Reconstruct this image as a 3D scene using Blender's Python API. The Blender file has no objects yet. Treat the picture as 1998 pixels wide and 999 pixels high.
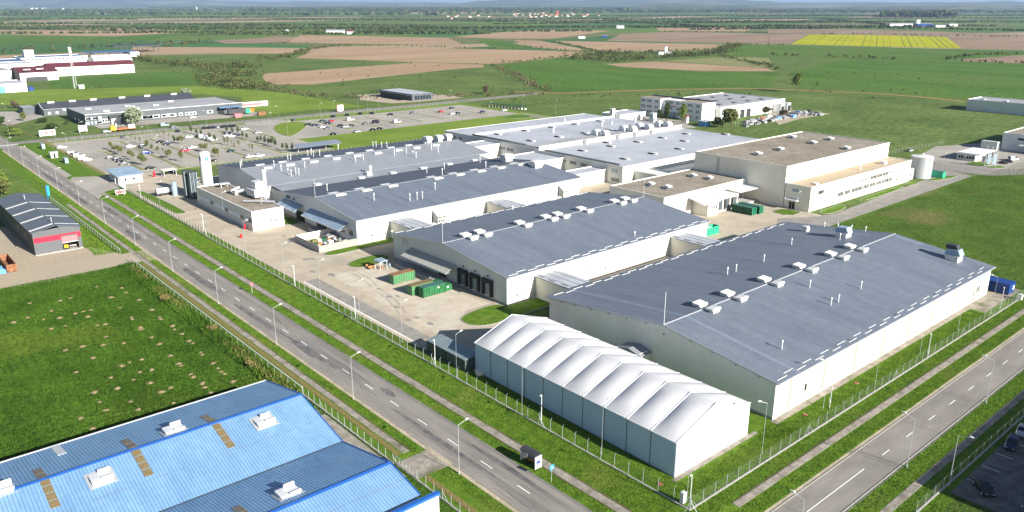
import bpy, bmesh, math, random
import numpy as np
from mathutils import Vector, Matrix
R = math.radians
random.seed(7); rng = np.random.default_rng(7)
scene = bpy.context.scene
col = scene.collection

# ---------------------------------------------------------------- camera
F, CX, CY, CAMH = 1552.0, 999.0, 499.5, 70.0
PITCH = math.atan((CY - 7.0) / F); AZ = R(49.26)
cam_d = bpy.data.cameras.new('camera'); cam = bpy.data.objects.new('camera', cam_d); col.objects.link(cam)
cam_d.sensor_width = 36.0; cam_d.lens = 36.0 * F / 1998.0; cam_d.clip_start = 1.0; cam_d.clip_end = 90000.0
cam.location = (0, 0, CAMH); cam.rotation_euler = (math.pi/2 - PITCH, 0, AZ - math.pi/2)
scene.camera = cam
# ---------------------------------------------------------------- sky, sun, exposure
SUN_EL, SUN_AZ = R(24.0), R(278.3)
world = bpy.data.worlds.new('World'); scene.world = world; world.use_nodes = True
wn = world.node_tree.nodes; wn.clear()
sky = wn.new('ShaderNodeTexSky'); sky.sky_type = 'NISHITA'; sky.sun_disc = False
sky.sun_elevation = SUN_EL; sky.sun_rotation = R(173.0); sky.air_density = 1.0; sky.dust_density = 1.0; sky.ozone_density = 3.0
bg = wn.new('ShaderNodeBackground'); bg.inputs['Strength'].default_value = 0.051
wo = wn.new('ShaderNodeOutputWorld')
world.node_tree.links.new(sky.outputs[0], bg.inputs[0]); world.node_tree.links.new(bg.outputs[0], wo.inputs[0])
sd = bpy.data.lights.new('sun', 'SUN'); sd.energy = 5.0; sd.angle = R(0.5); sd.color = (1.0, 0.955, 0.88)
sun = bpy.data.objects.new('sun', sd); col.objects.link(sun); sun.location = (0, -50, 120)
sdir = Vector((math.cos(SUN_EL)*math.cos(SUN_AZ), math.cos(SUN_EL)*math.sin(SUN_AZ), math.sin(SUN_EL)))
sun.rotation_euler = sdir.to_track_quat('Z', 'Y').to_euler()
vs = scene.view_settings; vs.view_transform = 'Standard'; vs.look = 'None'; vs.gamma = 1.0; vs.exposure = 1.15; vs.use_curve_mapping = False
scene.cycles.max_bounces = 5; scene.cycles.diffuse_bounces = 2; scene.cycles.glossy_bounces = 2
scene.cycles.transparent_max_bounces = 12; scene.cycles.volume_bounces = 0

# ---------------------------------------------------------------- pixel of the photograph -> place on the ground, a wall or a roof
cp, sp = math.cos(PITCH), math.sin(PITCH)
FW = (math.cos(AZ)*cp, math.sin(AZ)*cp, -sp); RT = (math.sin(AZ), -math.cos(AZ), 0.0); UP = (math.cos(AZ)*sp, math.sin(AZ)*sp, cp)
def ray(px, py):
    a = (px-CX)/F; b = -(py-CY)/F
    return [FW[i] + a*RT[i] + b*UP[i] for i in range(3)]
def G(px, py, z=0.0):
    d = ray(px, py); t = (z-CAMH)/d[2]; return (d[0]*t, d[1]*t)
def onX(px, py, X):
    d = ray(px, py); t = X/d[0]; return (d[1]*t, CAMH + d[2]*t)
def onY(px, py, Y):
    d = ray(px, py); t = Y/d[1]; return (d[0]*t, CAMH + d[2]*t)
def onRoof(px, py, fz):
    z = 9.0
    for _ in range(8):
        x, y = G(px, py, z); z = fz(x, y)
    return x, y, z
def zf(x0, y0, s): return lambda a, b: (x0 + a*s, y0 + b*s)

# ---------------------------------------------------------------- materials
MATS = {}
def mat(name, c, rough=0.8, metal=0.0, var=0.12, scale=0.6, c2=None, bump=0.0, bscale=8.0, wave=None, spec=0.3, detail=5.0, stretch=None, fine=None, worldco=True, patch=None, grid=None):
    """procedural surface: two tones mixed by noise, optional fine grain, corrugation (wave=(axis, waves per metre, depth)) and bump"""
    m = bpy.data.materials.new(name); m.use_nodes = True; MATS[name] = m
    nt = m.node_tree; N = nt.nodes; Lk = nt.links.new
    b = N['Principled BSDF']; b.inputs['Roughness'].default_value = rough; b.inputs['Metallic'].default_value = metal
    b.inputs['Specular IOR Level'].default_value = spec
    if worldco:
        ge = N.new('ShaderNodeNewGeometry'); co = ge.outputs['Position']
    else:
        tc = N.new('ShaderNodeTexCoord'); co = tc.outputs['Object']
    if stretch:
        mp = N.new('ShaderNodeMapping'); mp.inputs['Scale'].default_value = stretch; Lk(co, mp.inputs['Vector']); cs = mp.outputs[0]
    else: cs = co
    no = N.new('ShaderNodeTexNoise'); no.inputs['Scale'].default_value = scale; no.inputs['Detail'].default_value = detail; no.inputs['Roughness'].default_value = 0.62
    Lk(cs, no.inputs['Vector'])
    mr = N.new('ShaderNodeMapRange'); mr.inputs['From Min'].default_value = 0.32; mr.inputs['From Max'].default_value = 0.68
    Lk(no.outputs['Fac'], mr.inputs['Value'])
    mx = N.new('ShaderNodeMix'); mx.data_type = 'RGBA'
    ca = tuple(v*(1-var) for v in c); cb = c2 if c2 else tuple(min(1, v*(1+var)) for v in c)
    mx.inputs[6].default_value = (*ca, 1); mx.inputs[7].default_value = (*cb, 1)
    Lk(mr.outputs[0], mx.inputs[0]); out = mx.outputs[2]
    if patch:   # (scale, colour, from, to): larger patches of a third tone
        pn = N.new('ShaderNodeTexNoise'); pn.inputs['Scale'].default_value = patch[0]; pn.inputs['Detail'].default_value = 4.0
        Lk(cs, pn.inputs['Vector'])
        pr = N.new('ShaderNodeMapRange'); pr.inputs['From Min'].default_value = patch[2]; pr.inputs['From Max'].default_value = patch[3]
        Lk(pn.outputs['Fac'], pr.inputs['Value'])
        pm = N.new('ShaderNodeMix'); pm.data_type = 'RGBA'; pm.inputs[7].default_value = (*patch[1], 1)
        Lk(pr.outputs[0], pm.inputs[0]); Lk(out, pm.inputs[6]); out = pm.outputs[2]
    if fine:    # (scale, amount): grain
        fn = N.new('ShaderNodeTexNoise'); fn.inputs['Scale'].default_value = fine[0]; fn.inputs['Detail'].default_value = 3.0
        Lk(co, fn.inputs['Vector'])
        fr = N.new('ShaderNodeMapRange'); fr.inputs['From Min'].default_value = 0.3; fr.inputs['From Max'].default_value = 0.7
        fr.inputs['To Min'].default_value = 1-fine[1]; fr.inputs['To Max'].default_value = 1+fine[1]
        Lk(fn.outputs['Fac'], fr.inputs['Value'])
        fm = N.new('ShaderNodeVectorMath'); fm.operation = 'SCALE'; Lk(out, fm.inputs[0]); Lk(fr.outputs[0], fm.inputs['Scale']); out = fm.outputs[0]
    if grid:    # (size x, size y, line width, darkening): joints between laid slabs or sheets
        sg = N.new('ShaderNodeSeparateXYZ'); Lk(co, sg.inputs[0]); acc = None
        for ax in (0, 1):
            if not grid[ax]: continue
            dv = N.new('ShaderNodeMath'); dv.operation = 'DIVIDE'; dv.inputs[1].default_value = grid[ax]; Lk(sg.outputs[ax], dv.inputs[0])
            fc = N.new('ShaderNodeMath'); fc.operation = 'FRACT'; Lk(dv.outputs[0], fc.inputs[0])
            lt = N.new('ShaderNodeMath'); lt.operation = 'LESS_THAN'; lt.inputs[1].default_value = grid[2]/grid[ax]; Lk(fc.outputs[0], lt.inputs[0])
            if acc is None: acc = lt.outputs[0]
            else:
                mxm = N.new('ShaderNodeMath'); mxm.operation = 'MAXIMUM'; Lk(acc, mxm.inputs[0]); Lk(lt.outputs[0], mxm.inputs[1]); acc = mxm.outputs[0]
        ml = N.new('ShaderNodeMath'); ml.operation = 'MULTIPLY_ADD'; ml.inputs[1].default_value = -grid[3]; ml.inputs[2].default_value = 1.0; Lk(acc, ml.inputs[0])
        gm = N.new('ShaderNodeVectorMath'); gm.operation = 'SCALE'; Lk(out, gm.inputs[0]); Lk(ml.outputs[0], gm.inputs['Scale']); out = gm.outputs[0]
    Lk(out, b.inputs['Base Color'])
    last = None
    if bump:
        bn = N.new('ShaderNodeTexNoise'); bn.inputs['Scale'].default_value = bscale; bn.inputs['Detail'].default_value = 4.0; Lk(co, bn.inputs['Vector'])
        bu = N.new('ShaderNodeBump'); bu.inputs['Strength'].default_value = 1.0; bu.inputs['Distance'].default_value = bump
        Lk(bn.outputs['Fac'], bu.inputs['Height']); last = bu
    if wave:
        sx = N.new('ShaderNodeSeparateXYZ'); Lk(co, sx.inputs[0])
        mm = N.new('ShaderNodeMath'); mm.operation = 'MULTIPLY'; mm.inputs[1].default_value = wave[1]*2*math.pi; Lk(sx.outputs[wave[0]], mm.inputs[0])
        sn = N.new('ShaderNodeMath'); sn.operation = 'SINE'; Lk(mm.outputs[0], sn.inputs[0])
        bu = N.new('ShaderNodeBump'); bu.inputs['Strength'].default_value = 1.0; bu.inputs['Distance'].default_value = wave[2]
        Lk(sn.outputs[0], bu.inputs['Height'])
        if last: Lk(last.outputs[0], bu.inputs['Normal'])
        last = bu
    if last: Lk(last.outputs[0], b.inputs['Normal'])
    return m

mat('verge_grass', (0.078, 0.162, 0.015), 1, var=.25, scale=.5, c2=(0.122, .208, .02), fine=(3.2, .32), bump=.1, bscale=3, spec=0.1, patch=(.09, (.155, .18, .038), .58, .80))
mat('field_grass', (0.045, 0.106, 0.011), 1, var=.25, scale=.10, c2=(.065, .13, .014), fine=(1.1, .38), bump=.15, bscale=2.2, spec=0.1, patch=(.03, (.108, .148, .022), .54, .76))
mat('side_grass', (0.068, 0.13, 0.017), 1, var=.22, scale=.08, c2=(.09, .155, .023), fine=(.9, .26), bump=.1, bscale=2, spec=.1, patch=(.03, (.16, .15, .055), .58, .76))
mat('pavers_pale', (0.50, 0.435, 0.345), .95, var=.12, scale=.3, c2=(.57, .505, .41), fine=(3, .1), spec=.15, patch=(.1, (.43, .35, .26), .54, .72), grid=(4.0, 6.0, .12, .16))
mat('downpipe_tan', (0.42, 0.35, 0.25), .6, var=.1)
mat('meadow_grass', (0.088, 0.15, 0.028), 1, var=.28, scale=.04, c2=(.13, .19, .04), fine=(.5, .3), bump=.4, bscale=.7, spec=0.1, patch=(.012, (.16, .17, .06), .56, .74))
mat('mown_grass', (0.14, 0.22, 0.03), 1, var=.15, scale=.03, c2=(.19, .26, .04), fine=(.6, .18), bump=.2, bscale=1, spec=0.1)
mat('crop_green', (0.062, 0.135, 0.020), 1, var=.15, scale=.02, c2=(.088, .165, .027), fine=(.22, .28), stretch=(1, .3, 1), spec=0.1, patch=(.008, (.10, .15, .03), .5, .72))
mat('crop_dark', (0.05, 0.14, 0.04), 1, var=.15, scale=.01, c2=(.07, .17, .045), fine=(.2, .12), spec=0.1)
mat('soil_tan', (0.335, 0.228, 0.14), 1, var=.12, scale=.012, c2=(.40, .285, .182), fine=(.12, .1), stretch=(.12, 1, 1), spec=.1)
mat('soil_brown', (0.235, 0.165, 0.11), 1, var=.15, scale=.012, c2=(.31, .225, .155), fine=(.12, .1), stretch=(.12, 1, 1), spec=.1)
mat('stubble', (0.27, 0.25, 0.12), 1, var=.2, scale=.02, c2=(.2, .22, .08), fine=(.2, .2), spec=.1)
mat('rapeseed', (0.33, 0.335, 0.006), 1, var=.2, scale=.05, c2=(.45, .43, .010), fine=(.15, .2), stretch=(1, .06, 1), spec=.1)
mat('reed', (0.36, 0.25, 0.11), 1, var=.3, scale=.2, c2=(.22, .2, .07), spec=.1)
mat('asphalt', (0.225, 0.205, 0.182), .93, var=.1, scale=.35, c2=(.285, .262, .232), fine=(6, .1), patch=(.12, (.165, .155, .145), .55, .78), spec=.2, stretch=(1.0, .2, 1))
mat('asphalt_b', (0.22, 0.20, 0.18), .93, var=.1, scale=.3, c2=(.275, .252, .228), fine=(6, .1), patch=(.08, (.155, .15, .145), .58, .75), spec=.2, stretch=(.3, 1.0, 1))
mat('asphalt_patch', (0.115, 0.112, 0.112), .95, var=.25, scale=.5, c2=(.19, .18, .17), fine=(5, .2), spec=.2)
mat('pavers_tan', (0.42, 0.36, 0.275), .95, var=.12, scale=.16, c2=(.50, .435, .335), fine=(3.5, .1), patch=(.05, (.34, .295, .23), .52, .7), spec=.15, grid=(4.0, 6.0, .12, .14))
mat('pavers_grey', (0.25, 0.235, 0.21), .95, var=.12, scale=.3, c2=(.31, .29, .26), fine=(3, .14), spec=.15)
mat('pavers_lot', (0.345, 0.318, 0.275), .95, var=.1, scale=.05, c2=(.40, .37, .322), fine=(1.2, .1), patch=(.03, (.29, .268, .235), .5, .68), spec=.15)
mat('path_concrete', (0.27, 0.24, 0.2), .95, var=.3, scale=.6, c2=(.36, .325, .27), fine=(4, .2), patch=(.25, (.12, .13, .06), .56, .72), spec=.15)
mat('gutter_sand', (0.40, 0.34, 0.25), .95, var=.2, scale=.5, fine=(4, .15), patch=(.2, (.24, .22, .15), .55, .7), spec=.1)
mat('dirt_pale', (0.50, 0.42, 0.30), 1, var=.2, scale=.09, c2=(.36, .31, .235), fine=(1.5, .15), bump=.1, bscale=1.5, spec=.1)
mat('dry_leaves', (0.34, 0.255, 0.10), 1, var=.4, scale=1.2, c2=(.2, .18, .06), fine=(5, .35), bump=.15, bscale=5, spec=.1)
mat('kerb_stone', (0.31, 0.295, 0.265), .9, var=.15, scale=1.5, fine=(8, .15))
mat('road_paint', (0.78, 0.77, 0.74), .7, var=.1, scale=3)
mat('wall_cream', (0.74, 0.71, 0.62), .6, var=.025, scale=.25, wave=(1, 1.0, .006))
mat('wall_creamx', (0.70, 0.68, 0.61), .5, var=.03, scale=.25, wave=(0, 1.0, .006))
mat('panel_beige', (0.80, 0.755, 0.63), .5, var=.05, scale=.2, c2=(.85, .80, .68), fine=(2, .04), patch=(.15, (.74, .70, .585), .5, .75))
mat('seam_pale', (0.75, 0.73, 0.68), .5, var=.03)
mat('wall_white', (0.80, 0.79, 0.77), .6, var=.02, scale=.3)
mat('wall_grey', (0.60, 0.61, 0.565), .5, var=.05, scale=.12, wave=(1, 1.2, .008))
mat('wall_bluegrey', (0.60, 0.62, 0.63), .5, var=.05, scale=.12, wave=(1, 1.2, .008))
mat('band_pale', (0.60, 0.68, 0.75), .3, var=.15, scale=.4)
mat('plinth', (0.36, 0.35, 0.33), .9, var=.15, scale=1)
mat('roof_slate', (0.140, 0.164, 0.203), .6, var=.06, scale=.5, c2=(.162, .188, .228), stretch=(1, .1, 1), wave=(0, 2.0, .012), fine=(.7, .07), spec=.2, patch=(.22, (.118, .142, .185), .52, .74), grid=(1.0, 0, .05, .14))
mat('canopy_sheet', (0.40, 0.385, 0.35), .6, var=.1, scale=.8, wave=(1, 1.6, .07))
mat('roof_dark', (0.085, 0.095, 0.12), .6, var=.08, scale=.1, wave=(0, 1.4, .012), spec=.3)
mat('roof_strip', (0.175, 0.205, 0.255), .5, var=.06, scale=.4)
mat('roof_steel', (0.26, 0.275, 0.30), .5, .1, var=.06, scale=.1, wave=(0, .9, .05))
mat('roof_white', (0.40, 0.415, 0.45), .55, var=.04, scale=.1, c2=(.47, .485, .52), patch=(.06, (.33, .345, .38), .54, .74), fine=(.5, .05), grid=(2.4, 5.0, .16, .14))
mat('roof_gravel', (0.265, 0.23, 0.185), 1, var=.1, scale=.3, c2=(.33, .29, .235), fine=(1.2, .16), spec=.1, patch=(.05, (.22, .185, .14), .5, .7))
mat('roof_sand', (0.50, 0.41, 0.29), 1, var=.1, scale=.1, c2=(.42, .34, .24), fine=(1.2, .1), spec=.1)
mat('roof_grey', (0.31, 0.31, 0.32), .8, var=.1, scale=.08, c2=(.38, .38, .39))
mat('roof_red', (0.13, 0.032, 0.04), .6, var=.1, scale=.2, wave=(0, .6, .02))
mat('solar_blue', (0.04, 0.08, 0.2), .3, var=.1, scale=.2)
mat('membrane', (0.56, 0.56, 0.57), .5, var=.05, scale=.3, patch=(.12, (.49, .49, .485), .5, .75))
mat('tent_wall', (0.44, 0.55, 0.64), .5, var=.04, scale=.3)  # white fabric; the blue of its skylit shade is put into this colour
mat('alu', (0.62, 0.62, 0.62), .4, .3, var=.06)
mat('galv', (0.50, 0.52, 0.53), .45, .35, var=.12, scale=2)
mat('galv_light', (0.66, 0.67, 0.68), .4, .2, var=.08, scale=2)
mat('white_paint', (0.68, 0.67, 0.64), .5, var=.05, scale=1)
mat('board_white', (0.40, 0.39, 0.385), .6, var=.04)
mat('tail_red', (0.16, 0.008, 0.01), .4, var=.05)
mat('scrap_metal', (0.20, 0.20, 0.205), .7, .1, var=.6, scale=.35, c2=(.42, .42, .43))
mat('asphalt_worn', (0.185, 0.172, 0.156), .93, var=.18, scale=.5, c2=(.25, .232, .207), fine=(6, .12), spec=.2, stretch=(1, .2, 1), patch=(.1, (.255, .236, .21), .48, .62))
mat('offwhite', (0.74, 0.70, 0.62), .5, var=.06, scale=1)
mat('dark_steel', (0.05, 0.055, 0.06), .5, .2, var=.2)
mat('fin_dark', (0.16, 0.19, 0.21), .4, .6, var=.2, scale=1)
mat('rubber', (0.018, 0.018, 0.02), .7, var=.2)
mat('glass', (0.02, 0.026, 0.034), .18, var=.2, scale=.5, spec=.35)
mat('glass_blue', (0.28, 0.36, 0.44), .2, var=.2, scale=.4, spec=.5)
mat('blue_sheet', (0.165, 0.31, 0.50), .45, var=.07, scale=.5, c2=(.205, .365, .565), stretch=(1, .12, 1), fine=(.9, .06), spec=.4, patch=(.1, (.20, .34, .50), .55, .75))
mat('blue_trim', (0.022, 0.11, 0.40), .45, var=.08, scale=1)
mat('rib_dark', (0.105, 0.20, 0.335), .6, var=.1)
mat('skylight_tan', (0.26, 0.20, 0.095), .5, var=.25, scale=1.2, c2=(.19, .14, .065), fine=(3, .15))
mat('skylight_brown', (0.20, 0.165, 0.125), .6, var=.2, scale=1.5)
mat('ws_roof', (0.10, 0.118, 0.14), .6, var=.08, scale=.3, wave=(1, 2.5, .012))
mat('ws_wall', (0.105, 0.112, 0.118), .6, var=.05, scale=.3, wave=(2, 1.5, .01))
mat('ws_dark', (0.05, 0.05, 0.055), .6, var=.15, scale=.3)
mat('red_band', (0.42, 0.02, 0.045), .5, var=.05)
mat('red_light', (0.62, 0.16, 0.17), .5, var=.05)
mat('red_paint', (0.55, 0.02, 0.03), .4, var=.08)
mat('letter_red', (0.62, 0.015, 0.035), .5, var=.03)
mat('dgrey_wall', (0.085, 0.098, 0.108), .6, var=.06, scale=.2, wave=(0, 1.2, .006))
mat('dgrey_roof', (0.055, 0.06, 0.075), .6, var=.08, scale=.1, wave=(0, 1.5, .012))
mat('cont_green', (0.016, 0.125, 0.04), .5, var=.2, scale=.8, c2=(.03, .17, .06), fine=(5, .15), patch=(.6, (.05, .13, .05), .55, .7))
mat('cont_green_pale', (0.075, 0.215, 0.095), .5, var=.2, scale=.8, fine=(5, .15), patch=(.5, (.14, .16, .08), .58, .72))
mat('cont_green_dark', (0.012, 0.085, 0.035), .5, var=.2, scale=.8)
mat('cont_lid', (0.05, 0.14, 0.115), .6, var=.2, scale=.8)
mat('turquoise', (0.03, 0.36, 0.21), .5, var=.1, scale=.8)
mat('rust', (0.22, 0.085, 0.04), .9, var=.4, scale=1.3, c2=(.34, .17, .09), fine=(6, .25))
mat('rust_lid', (0.25, 0.09, 0.045), .9, var=.3, scale=.9, c2=(.3, .2, .1))
mat('cont_blue', (0.012, 0.05, 0.22), .45, var=.1, scale=.8)
mat('shed_metal', (0.24, 0.30, 0.31), .45, .3, var=.1, scale=.6, wave=(1, 4, .02))
mat('shed_wall', (0.075, 0.10, 0.09), .5, .2, var=.12, scale=.6, wave=(1, 4, .02))
mat('orange', (0.62, 0.16, 0.02), .5, var=.1)
mat('yellow', (0.72, 0.45, 0.02), .5, var=.1)
mat('tarp_blue', (0.12, 0.3, 0.6), .7, var=.2, scale=2)
mat('logo_blue', (0.02, 0.06, 0.36), .4, var=.03)
mat('logo_cyan', (0.02, 0.36, 0.75), .4, var=.03)
mat('wood', (0.38, 0.19, 0.07), .8, var=.2, scale=3)
mat('soil_heap', (0.26, 0.195, 0.115), 1, var=.3, scale=1.5, fine=(6, .2), spec=.1)
mat('bark', (0.13, 0.10, 0.07), .95, var=.3, scale=4)
mat('leaf_olive', (0.115, 0.135, 0.036), .8, var=.4, scale=.8, c2=(.17, .19, .055), spec=.15)
mat('leaf_fresh', (0.12, 0.18, 0.03), .8, var=.35, scale=.8, c2=(.18, .24, .045), spec=.15)
mat('leaf_dark', (0.035, 0.065, 0.02), .8, var=.4, scale=.8, c2=(.07, .105, .03), spec=.15)
mat('leaf_silver', (0.22, 0.27, 0.17), .8, var=.3, scale=.8, c2=(.33, .37, .26), spec=.15)
mat('leaf_hedge', (0.055, 0.085, 0.025), .9, var=.5, scale=.05, c2=(.12, .125, .045), spec=.1)
mat('leaf_brown', (0.12, 0.09, 0.055), .9, var=.4, scale=.1, c2=(.17, .14, .075), spec=.1)
mat('leaf_far', (0.05, 0.075, 0.028), 1, var=.35, scale=.004, c2=(.085, .11, .038), spec=.05)
mat('house_red', (0.34, 0.10, 0.06), .9, var=.2, scale=.1)
mat('hill_forest', (0.05, 0.075, 0.035), 1, var=.4, scale=.0016, c2=(.12, .13, .06), spec=.05, patch=(.0007, (.2, .17, .1), .58, .66))
mat('water', (0.03, 0.045, 0.05), .05, var=.1, spec=.6)
CARPAINT = {'black': (.012, .013, .016), 'white': (.78, .78, .78), 'silver': (.42, .44, .46), 'grey': (.14, .15, .16), 'dark blue': (.012, .02, .06),
            'blue': (.015, .07, .30), 'red': (.45, .012, .03), 'dark green': (.02, .05, .045), 'light blue': (.35, .5, .6)}
for k, c in CARPAINT.items(): mat('paint_' + k, c, .25, .1, var=.04, spec=.6)
# chain-link: a see-through woven sheet
def mesh_mat(name, c, cover):
    m = bpy.data.materials.new(name); m.use_nodes = True; MATS[name] = m; nt = m.node_tree
    b = nt.nodes['Principled BSDF']; b.inputs['Base Color'].default_value = (*c, 1); b.inputs['Roughness'].default_value = .6
    b.inputs['Alpha'].default_value = cover
    tc = nt.nodes.new('ShaderNodeNewGeometry'); n = nt.nodes.new('ShaderNodeTexNoise'); n.inputs['Scale'].default_value = 2.0
    nt.links.new(tc.outputs['Position'], n.inputs['Vector'])
    mr = nt.nodes.new('ShaderNodeMapRange'); mr.inputs['To Min'].default_value = cover*.6; mr.inputs['To Max'].default_value = cover*1.4
    nt.links.new(n.outputs['Fac'], mr.inputs['Value']); nt.links.new(mr.outputs[0], b.inputs['Alpha'])
mesh_mat('wire_mesh', (.16, .18, .15), .09)
mesh_mat('wire_green', (.06, .10, .05), .26)

# far plain: patchwork of strips too far away to pick apart
def plain_mat():
    m = bpy.data.materials.new('far_plain'); m.use_nodes = True; MATS['far_plain'] = m
    nt = m.node_tree; N = nt.nodes; Lk = nt.links.new; b = N['Principled BSDF']; b.inputs['Roughness'].default_value = 1; b.inputs['Specular IOR Level'].default_value = .1
    ge = N.new('ShaderNodeNewGeometry')
    mp = N.new('ShaderNodeMapping'); mp.inputs['Rotation'].default_value = (0, 0, -(AZ - math.pi/2) + R(9)); mp.inputs['Scale'].default_value = (.0011, .0042, 1)
    Lk(ge.outputs['Position'], mp.inputs['Vector'])
    vo = N.new('ShaderNodeTexVoronoi'); vo.voronoi_dimensions = '2D'; vo.distance = 'CHEBYCHEV'; vo.inputs['Scale'].default_value = 1.0; vo.inputs['Randomness'].default_value = .85
    Lk(mp.outputs[0], vo.inputs['Vector'])
    sx = N.new('ShaderNodeSeparateColor'); Lk(vo.outputs['Color'], sx.inputs[0])
    cr = N.new('ShaderNodeValToRGB'); cr.color_ramp.interpolation = 'CONSTANT'; e = cr.color_ramp.elements
    cols = [(0, (.085, .145, .035)), (.2, (.06, .13, .045)), (.36, (.11, .17, .04)), (.52, (.14, .15, .065)), (.62, (.33, .25, .165)), (.74, (.075, .115, .04)), (.86, (.25, .2, .13)), (.93, (.10, .16, .035))]
    e[0].position, e[0].color = 0, (*cols[0][1], 1); e[1].position, e[1].color = cols[1][0], (*cols[1][1], 1)
    for p_, c_ in cols[2:]:
        x = e.new(p_); x.color = (*c_, 1)
    Lk(sx.outputs[0], cr.inputs[0])
    # near the works the sheet is rough meadow
    dist = N.new('ShaderNodeVectorMath'); dist.operation = 'LENGTH'; Lk(ge.outputs['Position'], dist.inputs[0])
    dr = N.new('ShaderNodeMapRange'); dr.inputs['From Min'].default_value = 1250; dr.inputs['From Max'].default_value = 1300; Lk(dist.outputs['Value'], dr.inputs['Value'])
    n1 = N.new('ShaderNodeTexNoise'); n1.inputs['Scale'].default_value = .02; n1.inputs['Detail'].default_value = 8; n1.inputs['Roughness'].default_value = .7; Lk(ge.outputs['Position'], n1.inputs['Vector'])
    r1 = N.new('ShaderNodeValToRGB'); r1.color_ramp.elements[0].position = .34; r1.color_ramp.elements[0].color = (.068, .115, .026, 1); r1.color_ramp.elements[1].position = .68; r1.color_ramp.elements[1].color = (.135, .18, .05, 1)
    Lk(n1.outputs['Fac'], r1.inputs[0])
    mx = N.new('ShaderNodeMix'); mx.data_type = 'RGBA'; Lk(dr.outputs[0], mx.inputs[0]); Lk(r1.outputs[0], mx.inputs[6]); Lk(cr.outputs[0], mx.inputs[7])
    n2 = N.new('ShaderNodeTexNoise'); n2.inputs['Scale'].default_value = .25; n2.inputs['Detail'].default_value = 6; Lk(ge.outputs['Position'], n2.inputs['Vector'])
    fr = N.new('ShaderNodeMapRange'); fr.inputs['From Min'].default_value = .3; fr.inputs['From Max'].default_value = .7; fr.inputs['To Min'].default_value = .72; fr.inputs['To Max'].default_value = 1.28; Lk(n2.outputs['Fac'], fr.inputs['Value'])
    fm = N.new('ShaderNodeVectorMath'); fm.operation = 'SCALE'; Lk(mx.outputs[2], fm.inputs[0]); Lk(fr.outputs[0], fm.inputs['Scale'])
    Lk(fm.outputs[0], b.inputs['Base Color'])
    bu = N.new('ShaderNodeBump'); bu.inputs['Distance'].default_value = .5; Lk(n2.outputs['Fac'], bu.inputs['Height']); Lk(bu.outputs[0], b.inputs['Normal'])
plain_mat()

# ---------------------------------------------------------------- building blocks
ORG = {}
class MB:
    def __init__(s): s.v = []; s.f = []
    def add(s, vs, fs):
        o = len(s.v); s.v += [tuple(v) for v in vs]; s.f += [tuple(i+o for i in f) for f in fs]; return s
    def box(s, x0, x1, y0, y1, z0, z1):
        return s.add([(x0,y0,z0),(x1,y0,z0),(x1,y1,z0),(x0,y1,z0),(x0,y0,z1),(x1,y0,z1),(x1,y1,z1),(x0,y1,z1)],
                     [(0,3,2,1),(4,5,6,7),(0,1,5,4),(1,2,6,5),(2,3,7,6),(3,0,4,7)])
    def prism(s, poly, axis, a, b):
        """poly in the two other axes (cyclic order kept), extruded along axis from a to b"""
        n = len(poly)
        def P(u, v, w): return {0: (w,u,v), 1: (u,w,v), 2: (u,v,w)}[axis]
        vs = [P(u,v,a) for u,v in poly] + [P(u,v,b) for u,v in poly]
        fs = [tuple(range(n)), tuple(range(2*n-1, n-1, -1))] + [(i, n+i, n+(i+1)%n, (i+1)%n) for i in range(n)]
        return s.add(vs, fs)
    def poly(s, pts): return s.add(pts, [tuple(range(len(pts)))])
    def cyl(s, x, y, z0, z1, r, n=8, r2=None):
        r2 = r if r2 is None else r2
        vs = [(x+r*math.cos(2*math.pi*i/n), y+r*math.sin(2*math.pi*i/n), z0) for i in range(n)] + [(x+r2*math.cos(2*math.pi*i/n), y+r2*math.sin(2*math.pi*i/n), z1) for i in range(n)]
        return s.add(vs, [tuple(range(n-1,-1,-1)), tuple(range(n,2*n))] + [(i,(i+1)%n,n+(i+1)%n,n+i) for i in range(n)])
    def tube(s, p, q, r, n=6):
        p, q = Vector(p), Vector(q); d = (q-p).normalized(); a = d.orthogonal().normalized(); b = d.cross(a)
        ring = [a*math.cos(2*math.pi*i/n)*r + b*math.sin(2*math.pi*i/n)*r for i in range(n)]
        return s.add([p+c for c in ring] + [q+c for c in ring], [tuple(range(n-1,-1,-1)), tuple(range(n,2*n))] + [(i,(i+1)%n,n+(i+1)%n,n+i) for i in range(n)])
    def rot(s, ang, c=(0,0)):
        ca, sa = math.cos(ang), math.sin(ang)
        s.v = [(c[0]+(x-c[0])*ca-(y-c[1])*sa, c[1]+(x-c[0])*sa+(y-c[1])*ca, z) for x,y,z in s.v]; return s
    def build(s, name, m, parent=None, smooth=False):
        o = ORG.get(parent.name, (0,0,0)) if parent else (0,0,0)
        me = bpy.data.meshes.new(name)
        me.from_pydata([(x-o[0], y-o[1], z-o[2]) for x,y,z in s.v], [], s.f)
        bm = bmesh.new(); bm.from_mesh(me); bmesh.ops.recalc_face_normals(bm, faces=bm.faces); bm.to_mesh(me); bm.free()
        me.materials.append(MATS[m])
        if smooth: me.shade_smooth()
        ob = bpy.data.objects.new(name, me); col.objects.link(ob)
        if parent: ob.parent = parent; ORG[ob.name] = o
        return ob
def tag(o, label=None, cat=None, group=None, kind=None):
    if label: o['label'] = label
    if cat: o['category'] = cat
    if group: o['group'] = group
    if kind: o['kind'] = kind
    return o
def thing(name, label, cat, loc=(0,0,0), group=None, rz=0):
    o = bpy.data.objects.new(name, None); col.objects.link(o); o.location = loc; o.rotation_euler = (0,0,rz)
    o.empty_display_size = .5; ORG[o.name] = tuple(loc); return tag(o, label, cat, group)
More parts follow.
